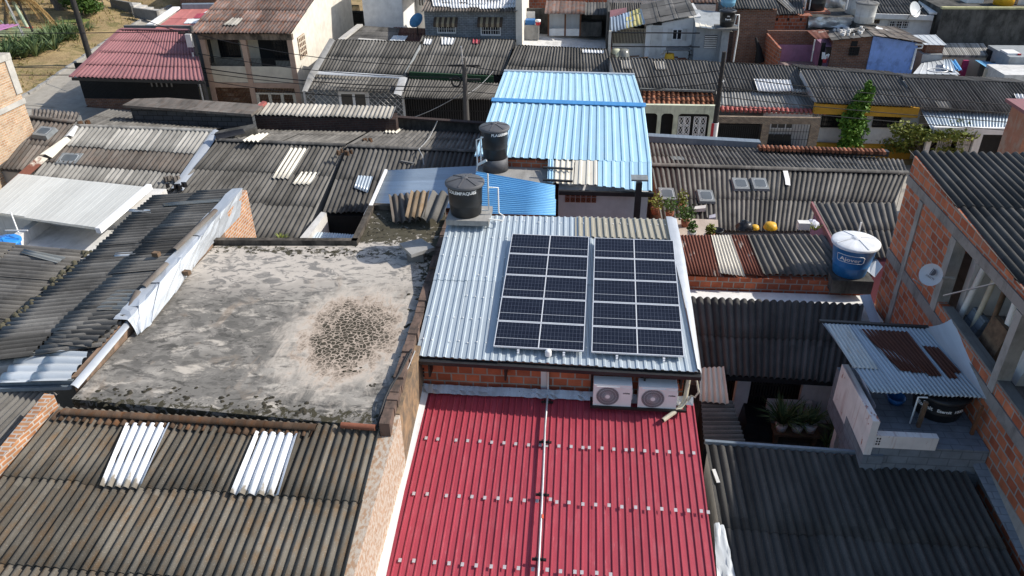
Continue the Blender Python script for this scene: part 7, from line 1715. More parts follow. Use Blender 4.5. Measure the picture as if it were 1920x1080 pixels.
q = [V((P(1022), Y + 1.2, QY(1060, 16, Y).z + .25)), V((P(1096), Y + 1.2, QY(1060, 16, Y).z + .2)), V((P(1096), Y - .9, QY(1060, 26, Y - .9).z)), V((P(1022), Y - .9, QY(1060, 26, Y - .9).z))]
roof(h, m['asb_rusty'], q, .25, .012, 'sine6', course=3, name='rusty_roof'); 
q = [V((P(1096), Y + 1.2, q[0].z - .1)), V((P(1142), Y + 1.2, q[0].z - .1)), V((P(1142), Y - .8, q[2].z - .1)), V((P(1096), Y - .8, q[2].z - .1))]
roof(h, m['asb_dark'], q, .178, .012, 'sine6', course=3, name='dark_roof')
sk_ = thing('laundry_sink', 'concrete laundry sink with a blue tub on the white terrace', 'sink', V((P(993), 47.6, zf)))
x0, x1 = QY(977, 70, 47.4).x, QY(1010, 70, 47.4).x
M().box(x0, x1, 47.4, 48.2, zf, zf + .85).build('basin', m['concrete'], sk_)
M().box(x0 + .25, x1 - .25, 47.5, 48.1, zf + .86, zf + 1.12).build('tub', m['blue_pl'], sk_)
p = V((x1 + .1, 47.5, zf + .85)); bk_ = thing('bucket', 'red and white bucket at the end of the laundry sink', 'bucket', p); M().lathe(p - V((.15, 0, 0)), [(0, 0), (.13, 0), (.16, .3), (0, .3)], 12).build('shell', m['red_pl'], bk_); M().lathe(p - V((.15, 0, 0)), [(.165, .2), (.168, .31), (0, .32)], 12).build('cloth', m['white'], bk_)
h = thing('brick_row', 'long low brick wall behind the white terrace at the top edge', 'wall', V((ends(1060, 56), 56, 0)))
fbox(h, m['brick_orange'], (975, -20), (1140, 6), 56, 1, z0=0)
h = thing('corrugated_house', 'small ribbed grey roof between brick row and the house with the yellow sheets', 'house', V((ends(1165, 53), 53, 0)))
o, q = flatroof(h, 'asb_grey', [(1133, 5), (1202, 5), (1205, 24), (1130, 24)], [4.1, 4.1, 3.5, 3.5]); M().prism([p - V((0, 0, .1)) for p in q], 0).build('wall', m['brick_orange'], h)
# white house with yellow and blue awning
Y = 47.5
h = thing('white_terrace_house', 'white terrace house with dark shutters, sooty roof and sagging yellow-blue sheet awning', 'house', V((ends(1250, Y), Y, gz(5))))
a = QY(1212, 48, Y); b = QY(1306, 108, Y); zfl = b.z
M().hexa([V((a.x, Y, a.z)), V((b.x, Y, QY(1306, 30, Y).z)), V((b.x, Y + 4, QY(1306, 30, Y).z)), V((a.x, Y + 4, a.z))], [V((a.x, Y, 0)), V((b.x, Y, 0)), V((b.x, Y + 4, 0)), V((a.x, Y + 4, 0))]).build('wall', m['white_wall'], h)
q = [QY(1200, 8, Y + 4), QY(1290, -8, Y + 4), QY(1306, 28, Y - .3), QY(1208, 46, Y - .3)]
roof(h, m['asb_dark'], q, .9, .012, 'rib', course=1.2, sheet=.9, jit=.02, tj=.3)
q = [QY(1180, 18, Y + 2), QY(1203, 16, Y + 2), QY(1210, 42, Y - .6), QY(1135, 62, Y - .6)]
q = [QY(1140, 34, Y + 2), QY(1202, 17, Y + 2), QY(1210, 44, Y - .6), QY(1140, 62, Y - .6)]
roof(h, m['blue_grey'], q, .2, .015, 'sine6', course=2, sheet=.5, jit=.03, ragged=.15, name='awning', tj=.6)
roof(h, metal('yellow_sheet', (.6, .52, .2), .6, 0, .2, dirt=.4), [p + V((0, 0, .04)) for p in (lerp(q[0], q[1], .55), lerp(q[0], q[1], .95), lerp(q[3], q[2], .93), lerp(q[3], q[2], .5))], .2, .015, 'sine6', course=.9, sheet=.4, jit=.03, ragged=.2, name='yellow_sheet', tj=.5)
M().prism([QY(1140, 35, Y + 2), QY(1175, 23, Y + 2), QY(1175, 14, Y + 4.5), QY(1140, 20, Y + 4.5)], 3.0).build('red_awning_back', m['maroon'], h)
M().box(ends(1150, Y), a.x - .01, Y + .2, Y + .3, zfl, zfl + .75).build('half_wall', m['white_dirty'], h)
bars(M(), ends(1150, Y), a.x, Y + .25, zfl + .75, zfl + 1.6, 22, .03, 1).build('railing', m['cream'], h)
M().box(ends(1150, Y), a.x, Y + 1.6, Y + 1.7, zfl, zfl + 1.7).build('dark_back', m['dark'], h)
tq = [H(1140, 107, 3.75), H(1310, 112, 3.75), QY(1308, 100, Y + .5), QY(1142, 90, Y + .5)]; tq[2].z = tq[1].z; tq[3].z = tq[0].z
M().prism([V((tq[0].x, 45.4, zfl)), V((tq[1].x, 45.4, zfl)), V((tq[1].x, Y + 1, zfl)), V((tq[0].x, Y + 1, zfl))], 0).build('terrace_floor', m['white_terrace'], h)
d0 = QY(1222, 50, Y); d1 = QY(1239, 98, Y); M().box(d0.x, d1.x, Y - .06, Y - .002, zfl, d0.z).build('door', m['white_dirty'], h)
window(h, (1225, 41), (1241, 47), Y - .03, m['iron'], 4)
w_ = window(h, (1261, 54), (1278, 75), Y - .03, m['white'], 2, None, 'window', m['dark'])
for x0, x1 in ((1253, 1260), (1279, 1286)): fbox(w_, m['white_dirty'], (x0, 54), (x1, 76), Y - .06, .05, 'shutter')
for yy in (61, 87): M().tube([QY(1140, yy, 45.6), QY(1312, yy + 1, 45.6)], .035).build('washing_rail', m['iron'], h)
M().box(QY(1143, 80, 45.6).x - .08, QY(1143, 80, 45.6).x + .08, 45.55, 45.7, zfl, QY(1143, 58, 45.6).z).build('post', m['cream_stained'], h)
rnd = random.Random(14)
for (px, py, w2, hh, mt, nm, lab) in ((1156, 100, .35, .7, 'green_pale', 'drum', 'dull green drum at the left end of the cluttered terrace'), (1168, 98, .4, .7, 'pane_clear', 'drum', 'grey metal drum among the terrace clutter'), (1150, 84, .4, .5, 'bark', 'plant_pot', 'brown plant pot by the terrace post'), (1190, 103, .9, .25, 'wood', 'plank_stack', 'low stack of brown planks on the terrace edge'), (1256, 98, .3, .5, 'yellow_pl', 'sack', 'yellow sack leaning by the white terrace wall'), (1272, 96, .7, .75, 'concrete_dk', 'table', 'grey table under the shuttered window'), (1244, 88, .28, .6, 'conduit', 'barrow', 'upturned metal barrow by the white door'), (1296, 95, .25, 1.2, 'concrete_dk', 'board', 'dark boards leaning at the terrace corner'), (1268, 108, .8, .2, 'orange_pl', 'tile_pile', 'spill of reddish tiles on the terrace edge')):
    p = QY(px, py, 46.4); p.z = zfl; t = thing(nm, lab, nm.replace('_', ' '), p)
    if nm in ('drum', 'plant_pot', 'sack'): M().lathe(p, [(0, 0), (w2 * .9, 0), (w2, hh * .4), (w2 * .85, hh), (0, hh * 1.02)], 12).build('shell', m[mt], t)
    elif nm == 'table': M().box(p.x - w2, p.x + w2, 46.2, 46.8, zfl + hh - .06, zfl + hh).build('top', m[mt], t); [M().box(p.x + sx * w2 - .03, p.x + sx * w2 + .03, 46.25, 46.3, zfl, zfl + hh - .06).build('leg', m['iron'], t) for sx in (-.9, .9)]
    else:
        mb = M()
        for k in range(5): x = p.x + rnd.uniform(-w2, w2) * .7; mb.bar(V((x, 46.3 + .1 * k, zfl + hh * (k + .5) / 5)), V((x + w2 * .6, 46.4 + .1 * k, zfl + hh * (k + .8) / 5)), .12, .06, rnd.random())
        mb.build('pieces', m[mt], t)
        bpy.data.objects[t.name].children[0]['kind'] = 'stuff'
# grey hut and the tank column
Y = 46.0
h = thing('grey_hut', 'small grey rendered hut with louvred window and cream sloping roof', 'hut', V((ends(1330, Y), Y, gz(8))))
a = QY(1306, 50, Y); b = QY(1357, 112, Y)
M().hexa([V((a.x, Y, a.z)), V((b.x, Y, QY(1357, 56, Y).z)), V((b.x, Y + 3, QY(1357, 56, Y).z + .4)), V((a.x, Y + 3, a.z + .4))], [V((a.x, Y, 0)), V((b.x, Y, 0)), V((b.x, Y + 3, 0)), V((a.x, Y + 3, 0))]).build('wall', m['grey_wall'], h)
q = [QY(1303, 24, Y + 3), QY(1352, 33, Y + 3), QY(1374, 60, Y - .3), QY(1304, 50, Y - .3)]
roof(h, m['cream_sheet'], q, .3, .008, 'rib', course=4)
p = QY(1322, 66, Y); q2 = QY(1342, 90, Y); w_ = M().box(p.x, q2.x, Y - .03, Y - .002, q2.z, p.z).build('window', m['dark'], h)
lv = M()
for k in range(6): z = lerp(p.z, q2.z, (k + .3) / 6); lv.box(p.x, q2.x, Y - .07, Y - .031, z - .06, z)
lv.build('louvres', m['white_dirty'], w_)
t = thing('tank_column', 'tall narrow column with platform carrying the small black roof tank', 'column', V((ends(1352, 45.7), 45.7, gz(8))))
pt_ = QY(1362, 50, 45.7); M().box(pt_.x - .2, pt_.x + .2, 45.6, 46.0, gz(8), pt_.z - .1).build('shaft', m['grey_wall'], t); M().box(pt_.x - .6, pt_.x + .6, 45.2, 46.4, pt_.z - .09, pt_.z).build('platform', m['concrete_dk'], t)
bk2 = M().box(pt_.x + .05, pt_.x + .28, 46.01, 46.15, gz(8), pt_.z - .1).build('brick_backing', m['brick_orange'], t)
c = V((pt_.x, 45.8, pt_.z + .003)); t = tank('water_tank', 'small black water tank on the tall narrow column', c, .36, .44, .85, m['black'], m['black'])
tank_text(t, c, 'Eternit', .12, .41, .45, 0); tank_text(t, c, '500L', .08, .42, .62, 0)
c = QY(1364, 14, 49.5); t = tank('water_tank', 'faded light blue water tank above and behind the column tank', c, .4, .5, .9, plain('pale_blue_tank', (.16, .36, .5), .5), m['tank_grey'])
h = thing('tank_stand', 'dark stand under the faded light blue tank', 'stand', V((c.x, c.y, 0))); M().box(c.x - .5, c.x + .5, c.y - .4, c.y + .5, 0, c.z - .003).build('block', m['brick_dark'], h)
pp = thing('water_pipe', 'white pipe frame running down beside the column tank to the roofs', 'pipe', QY(1385, 60, 46)); M().tube([QY(1372, 28, 45.9), QY(1386, 28, 45.9), QY(1384, 48, 45.9), QY(1384, 60, 45.9), QY(1375, 116, 45.9)], .045).tube([QY(1384, 48, 45.9), QY(1376, 47, 45.9), QY(1381, 27, 45.9)], .04).build('pipe', m['pvc'], pp)
# brown brick houses behind
h = thing('brick_house', 'tall brown brick house wall with corrugated roof behind the tank column', 'house', V((ends(1400, 49), 49, gz(10))))
Y = 49.2; a = QY(1366, 18, Y); b = QY(1442, 116, Y); M().box(a.x, b.x, Y, Y + 5, 0, a.z).build('wall', m['brick_brown'], h)
q = [V((a.x - .6, Y + 5, a.z + 1.2)), V((b.x, Y + 5, a.z + 1.1)), V((b.x + .05, Y - .25, a.z + .08)), V((a.x - .6, Y - .25, a.z + .08))]; roof(h, m['asb_grey'], q, .178, .03, 'sine6', course=1.7)
roof(h, m['white_sheet'], [lerp(lerp(q[0], q[1], .35), lerp(q[3], q[2], .35), .55) + V((0, 0, .05)), lerp(lerp(q[0], q[1], .6), lerp(q[3], q[2], .6), .55) + V((0, 0, .05)), lerp(lerp(q[0], q[1], .65), lerp(q[3], q[2], .65), .75) + V((0, 0, .05)), lerp(lerp(q[0], q[1], .38), lerp(q[3], q[2], .38), .75) + V((0, 0, .05))], .178, .03, 'sine6', course=3, name='white_sheet')
h = thing('brick_house', 'reddish brick house with three slot openings under its ragged corrugated roof', 'house', V((ends(1480, 51), 51, gz(13))))
Y = 51.0; a = QY(1442, 29, Y); b = QY(1519, 53, Y); M().box(a.x, b.x, Y, Y + 4, -1, a.z).build('wall', m['brick_orange'], h)
for px in (1457, 1478, 1502): fbox(h, m['dark'], (px - 1.5, 34), (px + 1.5, 39), Y - .02, .03, 'slot_opening')
q = [V((a.x, Y + 4, a.z + 1.0)), V((b.x, Y + 4, a.z + .9)), V((b.x - .6, Y - .3, a.z + .08)), V((a.x, Y - .3, a.z + .08))]; roof(h, m['asb_dark'], q, .178, .03, 'sine6', course=1.2, jit=.03, ragged=.15); 
roof(h, m['beige_sheet'], [lerp(lerp(q[0], q[1], .2), lerp(q[3], q[2], .2), .3) + V((0, 0, .06)), lerp(lerp(q[0], q[1], .5), lerp(q[3], q[2], .5), .3) + V((0, 0, .06)), lerp(lerp(q[0], q[1], .8), lerp(q[3], q[2], .8), .9) + V((0, 0, .06)), lerp(lerp(q[0], q[1], .6), lerp(q[3], q[2], .6), .95) + V((0, 0, .06))], .178, .03, 'sine6', course=3, name='pale_sheet')
h = thing('metal_sheet_wall', 'bright crumpled metal sheet wall right of the brick house with slots', 'wall', V((ends(1560, 50.6), 50.6, gz(15))))
rows = []; a = QY(1518, 32, 50.6); b = QY(1600, 52, 50.6)
for i in range(6): rows.append([V((lerp(a.x, b.x, j / 14), 50.6 + random.uniform(-.12, .12), lerp(a.z, b.z, i / 5))) for j in range(15)])
M().grid(rows).build('sheet', m['conduit'], h); M().box(a.x, b.x, 50.8, 54, -1, a.z - .05).build('wall', m['concrete_bk'], h)
# ruined yard with lilac wall
h = thing('brick_yard', 'open brick yard with leaning side wall, lilac inner wall and tin porch', 'yard', V((ends(1500, 47), 47, gz(14))))
Y = 48.8; a = QY(1440, 55, Y); b = QY(1545, 110, Y)
M().box(a.x, b.x, Y, Y + .2, -1, QY(1480, 58, Y).z).build('back_wall', m['brick_brown'], h)
zl = QY(1490, 84, Y - .05).z; M().box(QY(1460, 80, Y).x, b.x, Y - .06, Y - .003, -1, zl).build('lilac_band', m['lilac'], h)
M().prism([QY(1437, 62, Y), QY(1440, 62, Y), QY(1466, 91, 46.4), QY(1462, 91, 46.4)], -1).build('side_wall', m['brick_orange'], h)
zfl = H(1500, 119, 3.2).z; M().prism([H(1440, 122, 3.2), H(1565, 126, 3.2), V((QY(1565, 110, Y).x, Y, 0)), V((QY(1440, 110, Y).x, Y, 0))][0:2] + [V((QY(1565, 110, Y).x, Y - .07, zfl)), V((QY(1440, 110, Y).x, Y - .07, zfl))], -1).build('floor', m['floor_red'], h)
q = [QY(1512, 57, Y), QY(1546, 55, Y), QY(1556, 71, 47.0), QY(1530, 74, 47.0)]; roof(h, m['rusted'], q, .3, .012, 'sine6', course=2, name='tin_porch')
M().tube([QY(1528, 74, 47), QY(1521, 115, 47)], .04).build('porch_post', m['white_dirty'], h)
M().box(QY(1535, 80, 48).x, QY(1562, 80, 48).x, 47.0, Y - .07, zfl, QY(1550, 78, 48).z).build('pink_wall', m['lilac'], h)
M().box(QY(1541, 80, 46.98).x, QY(1549, 80, 46.98).x, 46.96, 46.999, zfl, QY(1545, 80, 47).z).build('doorway', m['dark'], h)
for (px, py, w2, h2, mt, lab) in ((1556, 88, .45, .5, 'bag', 'black garment drying by the pink wall'), (1549, 98, .45, .4, 'white', 'white garment drying by the pink wall'), (1548, 105, .25, .4, 'red_pl', 'dark red garment drying by the pink wall')):
    p = QY(px, py, 46.7); rows = [[p + V((w2 * (j / 5 - .5) * (1 - .2 * i / 3), random.uniform(-.05, .05), -h2 * i / 3)) for j in range(6)] for i in range(4)]; tag(M().grid(rows).build('garment', m[mt]), lab, 'garment')
ba = thing('burnt_post', 'charred forked post against the brown brick wall', 'post', QY(1424, 115, 48)); p = QY(1424, 116, 48.5); M().tube([p, QY(1423, 92, 48.5), QY(1417, 70, 48.5)], [.3, .16, .05], 6).build('trunk', m['dark'], ba)
# blue-walled house
Y = 46.6
h = thing('blue_wall_house', 'brick house with bright blue end wall and mossy rubble-strewn roof', 'house', V((ends(1650, Y), Y, gz(17))))
a = QY(1563, 76, Y); c_ = QY(1637, 68, Y); d_ = QY(1722, 81, Y); z0 = -1.5
M().hexa([V((a.x, Y, a.z)), V((c_.x, Y, c_.z)), V((c_.x, Y + .2, c_.z)), V((a.x, Y + .2, a.z))], [V((a.x, Y, z0)), V((c_.x, Y, z0)), V((c_.x, Y + .2, z0)), V((a.x, Y + .2, z0))]).build('brick_wall', m['brick_brown'], h)
M().hexa([V((c_.x + .01, Y - .05, c_.z + .02)), V((d_.x, Y - .05, d_.z)), V((d_.x, Y + .15, d_.z)), V((c_.x + .01, Y + .15, c_.z + .02))], [V((c_.x + .01, Y - .05, z0)), V((d_.x, Y - .05, z0)), V((d_.x, Y + .15, z0)), V((c_.x + .01, Y + .15, z0))]).build('blue_wall', m['blue_wall'], h)
p = QY(1597, 80, Y); window(h, (1594, 88), (1608, 103), Y - .02, m['iron'], 3, 4); fbox(h, m['dark'], (1597, 77), (1607, 87), Y - .02, .03, 'arched_vent')
M().prism([V((a.x + .05, Y + .21, a.z - .1)), V((d_.x - .05, Y + .21, d_.z - .1)), V((QY(1680, 50, Y + 4).x, Y + 3.9, QY(1680, 50, Y + 4).z - .15)), V((QY(1545, 58, Y + 4).x + .1, Y + 3.9, QY(1545, 58, Y + 4).z - .15))], z0).build('core_wall', m['brick_brown'], h)
rm = [QY(1545, 58, Y + 4), QY(1615, 44, Y + 4), V((c_.x, Y - .3, c_.z + .1)), V((a.x - .2, Y - .3, a.z + .08))]
roof(h, m['asb_grey'], rm, .6, .012, 'rib', course=1.2, sheet=.9, jit=.03, ragged=.12, tj=.4)
rm2 = [QY(1615, 44, Y + 4) + V((.01, 0, 0)), QY(1680, 50, Y + 4), V((d_.x + .5, Y - .35, d_.z + .06)), V((c_.x + .01, Y - .3, c_.z + .1))]
roof(h, m['asb_brown'], rm2, .6, .012, 'rib', course=1.2, sheet=.9, jit=.03, ragged=.12, tj=.4)
M().bar(QY(1672, 62, Y + 2), QY(1622, 46, Y + 3.6), .5, .06).build('white_membrane', m['white_sheet'], h)
rb_ = M(); rnd = random.Random(17)
for k in range(26):
    t_ = rnd.random(); p = lerp(lerp(rm[0], rm[1], rnd.random()), lerp(rm[3], rm[2], rnd.random()), rnd.uniform(.2, .8)) + V((0, 0, .05)); r = rnd.uniform(.04, .12)
    rb_.hexa([p + V((math.cos(a_) * r, math.sin(a_) * r, r)) for a_ in (0, 1.6, 3.1, 4.7)], [p + V((math.cos(a_) * r, math.sin(a_) * r, -.08)) for a_ in (0, 1.6, 3.1, 4.7)])
rb_.build('roof_rubble', m['paper'], h)['kind'] = 'stuff'
M().tube([QY(1716, 83, Y - .1), QY(1731, 84, Y - .1), QY(1728, 90, Y - .1), QY(1718, 91, Y - .1), QY(1707, 130, Y - .1)], .06).build('drain_pipe', m['pvc'], h)
# white house with black roof and dish
Y = 54.0
h = thing('white_gable_house', 'white house with black corrugated roof, barred windows and sunlit white verge', 'house', V((ends(1690, Y), Y, gz(22))))
a = QY(1625, 28, Y); b = QY(1742, 66, Y); M().box(a.x, b.x, Y, Y + 7, -2, a.z).build('wall', m['white_wall'], h)
q = [QY(1588, -14, Y + 6), QY(1712, -12, Y + 6), QY(1750, 29, Y - .3), QY(1600, 24, Y - .3)]
roof(h, m['asb_black'], q, .2, .03, 'sine6', course=2); M().bar(q[1] + V((0, 0, .12)), q[2] + V((0, 0, .12)), .5, .12).build('verge', m['white_wall'], h); M().bar(q[3] + V((0, -.05, -.14)), q[2] + V((0, -.05, -.14)), .14, .3).build('fascia', m['white_wall'], h)
window(h, (1668, 38), (1702, 54), Y - .02, m['white'], 3, 8); window(h, (1636, 37), (1648, 44), Y - .02, m['wood'], 2)
pd = QY(1714, 18, 53.4); t = thing('satellite_dish', 'white tilted satellite dish on the black roof edge, far right', 'satellite dish', pd)
n_ = V((.5, -.75, .45)).normalized(); u_ = V((0, 0, 1)).cross(n_).normalized(); v_ = n_.cross(u_); rows = [[pd + (u_ * math.cos(6.283 * j / 20) + v_ * math.sin(6.283 * j / 20)) * .5 * i / 4 + n_ * .08 * (i / 4) ** 2 for j in range(21)] for i in range(5)]
M().grid(rows).build('reflector', m['white_grey'], t); M().tube([pd, pd + V((-.3, .3, -.9))], .035).tube([pd - v_ * .4, pd + n_ * .6], .025).build('mount', m['conduit'], t)
for (px, py, r, hh, Yy, lab) in ((1601, 26, .62, 1.15, 52.2, 'weathered whitish cistern standing behind, partly hidden by its twin'), (1619, 42, .62, 1.15, 50.2, 'weathered whitish cistern nearest the mossy blue-wall roof')):
    c = QY(px, py, Yy); t = tank('water_tank', lab, c, r * .9, r, hh, m['tank_white'], m['concrete_dk'], group='whitish cisterns'); s_ = thing('tank_stand', 'dark block under the ' + lab.replace('weathered ', ''), 'stand', V((c.x, c.y, 0))); M().box(c.x - .6, c.x + .6, c.y - .6, c.y + .6, -1, c.z - .003).build('block', m['concrete_bk'], s_)
fr_ = thing('pipe_frame', 'thin white pipe frame beside the nearer whitish cistern', 'pipe', QY(1634, 35, 50)); M().tube([QY(1631, 42, 50), QY(1633, 20, 50), QY(1640, 21, 50), QY(1637, 42, 50)], .04).tube([QY(1586, 18, 50), QY(1590, 0, 50)], .04).build('pipe', m['pvc'], fr_)
c = QY(1528, 18, 52.5); t = tank('water_tank', 'large black tank cut by the top edge above the brick house with slots', c, .55, .62, 1.3, m['black'], m['black']); s_ = thing('tank_stand', 'brick stand under the large black tank at the top edge', 'stand', V((c.x, c.y, 0))); M().box(c.x - .8, c.x + .8, c.y - .7, c.y + .7, -1, c.z - .003).build('block', m['brick_orange'], s_)
pp = thing('water_pipe', 'white pipes rising left of the large black tank at the top edge', 'pipe', QY(1510, 15, 52)); M().tube([QY(1508, 20, 52), QY(1513, -5, 52)], .04).tube([QY(1517, 18, 52), QY(1521, -5, 52)], .04).build('pipe', m['pvc'], pp)
h = thing('metal_shed', 'grey crumpled metal shed between the large black tank and the cisterns', 'shed', V((ends(1560, 54), 54, 0)))
rows = []; a = QY(1535, -6, 54); b = QY(1592, 22, 54)
for i in range(6): rows.append([V((lerp(a.x, b.x, j / 12), 54 + random.uniform(-.15, .15), lerp(a.z, b.z, i / 5))) for j in range(13)])
M().grid(rows).build('sheet', m['conduit'], h); M().box(a.x, b.x, 54.2, 57, -1, a.z).build('wall', m['concrete_dk'], h)
h = thing('dark_shed', 'black shed and pale wall cut by the top edge behind the brown brick house', 'shed', V((ends(1470, 56), 56, 0))); fbox(h, m['dark'], (1450, -20), (1488, 8), 56, 2, 'shed_wall', z0=-1); fbox(h, m['white_dirty'], (1488, -20), (1506, 12), 55.5, 2, z0=-1); fbox(h, m['lilac'], (1392, -20), (1420, 5), 57, 2, 'pink_wall', z0=-1); fbox(h, m['cream'], (1420, -20), (1450, 9), 56.5, 2, 'cream_wall', z0=-1)
# black-stained party wall
Y = 53.0
h = thing('stained_building', 'big building with black-stained blank wall and yellow-green rooftop terrace', 'building', V((ends(1840, Y), Y, gz(24))))
a = QY(1768, 17, Y); b = QY(1975, 100, Y)
M().box(a.x, b.x, Y, Y + 6, -3, a.z).build('wall', m['concrete_bk'], h)
M().box(a.x - .06, b.x, Y - .05, Y + .25, a.z + .002, a.z + .12).build('coping', m['yellow_old'], h)
z_ = a.z
for x0, x1, mt in ((1752, 1800, 'yellow_old'), (1826, 1850, 'yellow_old'), (1850, 1990, 'green_pale')): M().box(ends(x0, Y + 4), ends(x1, Y + 4), Y + 4, Y + 4.2, z_, z_ + 2).build('terrace_wall', m[mt], h)
M().box(ends(1797, Y + 2), ends(1828, Y + 2), Y + 2, Y + 3, z_, z_ + .4).build('white_ledge', m['white_wall'], h)
M().box(ends(1855, Y + 3.9), ends(1985, Y + 3.9), Y + 3.9, Y + 3.98, z_ + .6, z_ + 1.7).build('dark_opening', m['concrete_dk'], h)
c = V((ends(1865, Y + 1.5), Y + 1.5, z_ + .01)); t = thing('drum', 'squat yellow drum on the rooftop terrace at the top right', 'drum', c); M().lathe(c, [(0, 0), (.6, 0), (.62, .7), (.5, .78), (0, .8)], 16).build('shell', m['yellow_pl'], t)
c = V((ends(1894, Y + 2), Y + 2, z_ + .5)); t = thing('tub', 'dark red tub on the rooftop terrace at the top right', 'tub', c); M().lathe(c, [(0, 0), (.3, 0), (.36, .5), (0, .5)], 14).build('shell', m['red_pl'], t); M().box(ends(1884, Y + 2), ends(1915, Y + 2), Y + 1.5, Y + 2.5, z_, z_ + .49).build('ledge', m['white_dirty'], h)
M().prism([QY(1752, 5, Y + 6), QY(1770, 17, Y + .2), QY(1768, 17, Y + .2), QY(1740, 0, Y + 6)], -2).build('side_wall', m['concrete_bk'], h)
# odds and ends under it
h = thing('lean_to', 'white sheet lean-to on a brick wall before the black-stained wall', 'lean-to', V((ends(1740, 50), 50, 0)))
q = [QY(1712, 65, 51.5), QY(1755, 65, 51.5), QY(1776, 85, 49.5), QY(1734, 84, 49.5)]; roof(h, m['white_grey'], q, .3, .008, 'rib', course=4); M().box(QY(1735, 90, 50).x, QY(1768, 90, 50).x, 49.9, 52, -2, q[3].z - .08).build('wall', m['brick_brown'], h)
h = thing('tile_coping_wall', 'cream wall with a row of grey coping tiles under the black-stained wall', 'wall', V((ends(1810, 51.5), 51.5, 0)))
a = QY(1767, 103, 51.5); b = QY(1856, 112, 51.5); M().box(a.x, b.x, 51.5, 52.6, -3, a.z - .05).build('wall', m['cream'], h); tl = M()
for k in range(24): x = lerp(a.x, b.x, (k + .5) / 24); tl.tube([V((x, 51.4, a.z - .05)), V((x, 52.9, a.z + .35))], .1, 6, random.random())
tl.build('coping_tile', m['asb_light'], h)
M().box(QY(1806, 115, 51).x, QY(1816, 115, 51).x, 50.9, 51.1, -2, QY(1810, 113, 51).z).build('pink_panel', m['cloth_pink'], h)
h = thing('zinc_shed', 'low shed with pale zinc roof and a gas ring under the blue-wall house', 'shed', V((ends(1750, 47.5), 47.5, 0)))
q = [QY(1728, 118, 49.5), QY(1770, 112, 49.5), QY(1800, 140, 46.2), QY(1712, 138, 46.2)]; roof(h, m['white_grey'], q, .3, .01, 'rib', course=3, tj=.3); M().prism([p - V((0, 0, .12)) for p in q], -2).build('wall', m['grey_wall'], h)
M().box(QY(1724, 105, 50).x, QY(1762, 105, 50).x, 49.6, 50.6, -2, QY(1740, 99, 50).z).build('grey_wall', m['grey_wall'], h)
p = PL(1757, 133, q, .05); M().tube([p + V((math.cos(6.283 * k / 16) * .55, math.sin(6.283 * k / 16) * .4, .04)) for k in range(17)], .035, 5).build('hoop', m['pvc'], h)
h = thing('sheet_pile', 'tilted grey and blue striped sheets piled right of the zinc shed', 'sheets', V((ends(1780, 48), 48, 0)))
roof(h, m['galv'], [QY(1770, 112, 48.6), QY(1782, 113, 48.6), QY(1792, 137, 46.6), QY(1768, 128, 46.6)], .2, .02, 'sine6', course=3, name='grey_sheet', wav=.03); roof(h, m['blue_strong'], [QY(1776, 112, 49), QY(1792, 113, 49), QY(1804, 132, 47), QY(1790, 130, 47)], .25, .04, 'trap', course=3, name='blue_sheet'); M().box(QY(1772, 130, 47.2).x, QY(1800, 130, 47.2).x, 47.2, 48.6, -3, QY(1785, 136, 47.2).z).build('block', m['concrete_dk'], h)
h = thing('blue_awning', 'flat light blue awning on a pale post in the walled yard at the right', 'awning', V((ends(1855, 50), 50, 0)))
q = [QY(1828, 112, 50.8), QY(1864, 116, 50.8), QY(1888, 134, 48.6), QY(1852, 128, 48.6)]; roof(h, m['blue_strong'], q, .3, .008, 'rib', course=4); M().box(QY(1850, 130, 48.7).x - .08, QY(1850, 130, 48.7).x + .08, 48.65, 48.8, -3, q[3].z - .05).build('post', m['cream'], h)
M().box(QY(1836, 130, 50.5).x, QY(1880, 130, 50.5).x, 50.5, 50.6, -3, QY(1860, 116, 50.5).z).build('back_wall', m['concrete_dk'], h)
h = thing('yard_house', 'grey block house with white slab and water box at the right border', 'house', V((ends(1900, 49), 49, 0)))
M().box(QY(1890, 120, 49).x, QY(1890, 120, 49).x + 6, 49, 52, -3, QY(1895, 107, 49).z).build('wall', m['grey_wall'], h); M().box(QY(1878, 138, 47).x, QY(1878, 138, 47).x + 7, 46.6, 48.99, -3, QY(1890, 137, 47).z).build('slab', m['white_terrace'], h)
fbox(h, m['dark'], (1858, 96), (1905, 110), 51.2, .6, 'void_shade', z0=-2)  # solid near-black box, its colour stands for shade in the gap
tb = thing('water_box', 'white rectangular water box on the grey block house', 'water box', QY(1900, 105, 49.6)); fbox(tb, m['white'], (1890, 100), (1912, 108), 49.5, 1, 'box'); fbox(tb, m['red_pl'], (1910, 101), (1914, 106), 49.4, .4, 'cap')
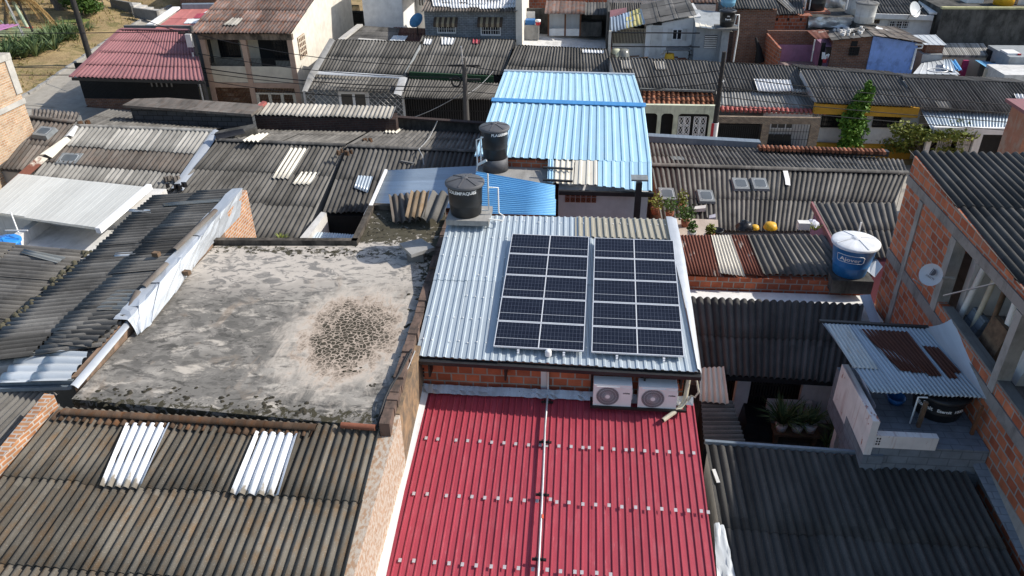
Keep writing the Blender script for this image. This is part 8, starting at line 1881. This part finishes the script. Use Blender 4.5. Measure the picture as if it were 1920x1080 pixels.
# far filler roofs beyond the top of the picture so no bare ground shows between the houses
rnd = random.Random(99); x = -16
while x < 75:
    w_ = rnd.uniform(5.5, 7); zz = gz(x) + rnd.uniform(2.8, 3.4); i = rnd.randrange(5); Yr = 66
    h = thing('far_house', 'corrugated far house in the row past the top edge of the photo', 'house', V((x, Yr, gz(x))), 'far houses past the top edge')
    q = [V((x, Yr + 7, zz + 1.1)), V((x + w_, Yr + 7, zz + 1.1)), V((x + w_, Yr, zz)), V((x, Yr, zz))]
    roof(h, m[['asb_grey', 'asb_rusty', 'asb_dark', 'asb_brown', 'asb_light'][i]], q, .3, .03, 'sine6', course=3, sheet=2)
    M().prism([p - V((0, 0, .12)) for p in q], -5).build('wall', m['white_dirty'], h); x += w_ + .05
# =================================================================== light, sky, camera
w = bpy.data.worlds.new('World'); sc.world = w; w.use_nodes = True
nt = w.node_tree; bg = nt.nodes['Background']
sk = nt.nodes.new('ShaderNodeTexSky'); sk.sky_type = 'NISHITA'; sk.sun_disc = False
sun_dir = V((1.25, .28, 1.0)).normalized()
el = math.asin(sun_dir.z); sk.sun_elevation = el; sk.sun_rotation = math.atan2(sun_dir.x, sun_dir.y)
sk.air_density = 1.0; sk.dust_density = 1.2; sk.ozone_density = 1.0
nt.links.new(sk.outputs[0], bg.inputs[0]); bg.inputs[1].default_value = SKY
sd = bpy.data.lights.new('sun', 'SUN'); sd.energy = SUN; sd.angle = R(.55); sd.color = (1, .95, .87)
so = bpy.data.objects.new('sun', sd); COL.objects.link(so); so.location = (30, 10, 40)
so.rotation_euler = sun_dir.to_track_quat('Z', 'Y').to_euler()
cam = bpy.data.cameras.new('camera'); co = bpy.data.objects.new('camera', cam); COL.objects.link(co)
cam.sensor_width = 36; cam.lens = F_PX / 1920 * 36; cam.clip_end = 2000; cam.clip_start = .1
mx = Matrix(((_x.x, -_x.y, -_x.z), (_y.x, -_y.y, -_y.z), (_up.x, -_up.y, -_up.z)))
co.matrix_world = Matrix.Translation((0, 0, CZ)) @ mx.to_4x4()
sc.camera = co
sc.view_settings.view_transform = 'Standard'; sc.view_settings.look = 'None'; sc.view_settings.exposure = EXPO; sc.view_settings.gamma = 1
sc.cycles.max_bounces = 6; sc.cycles.diffuse_bounces = 3
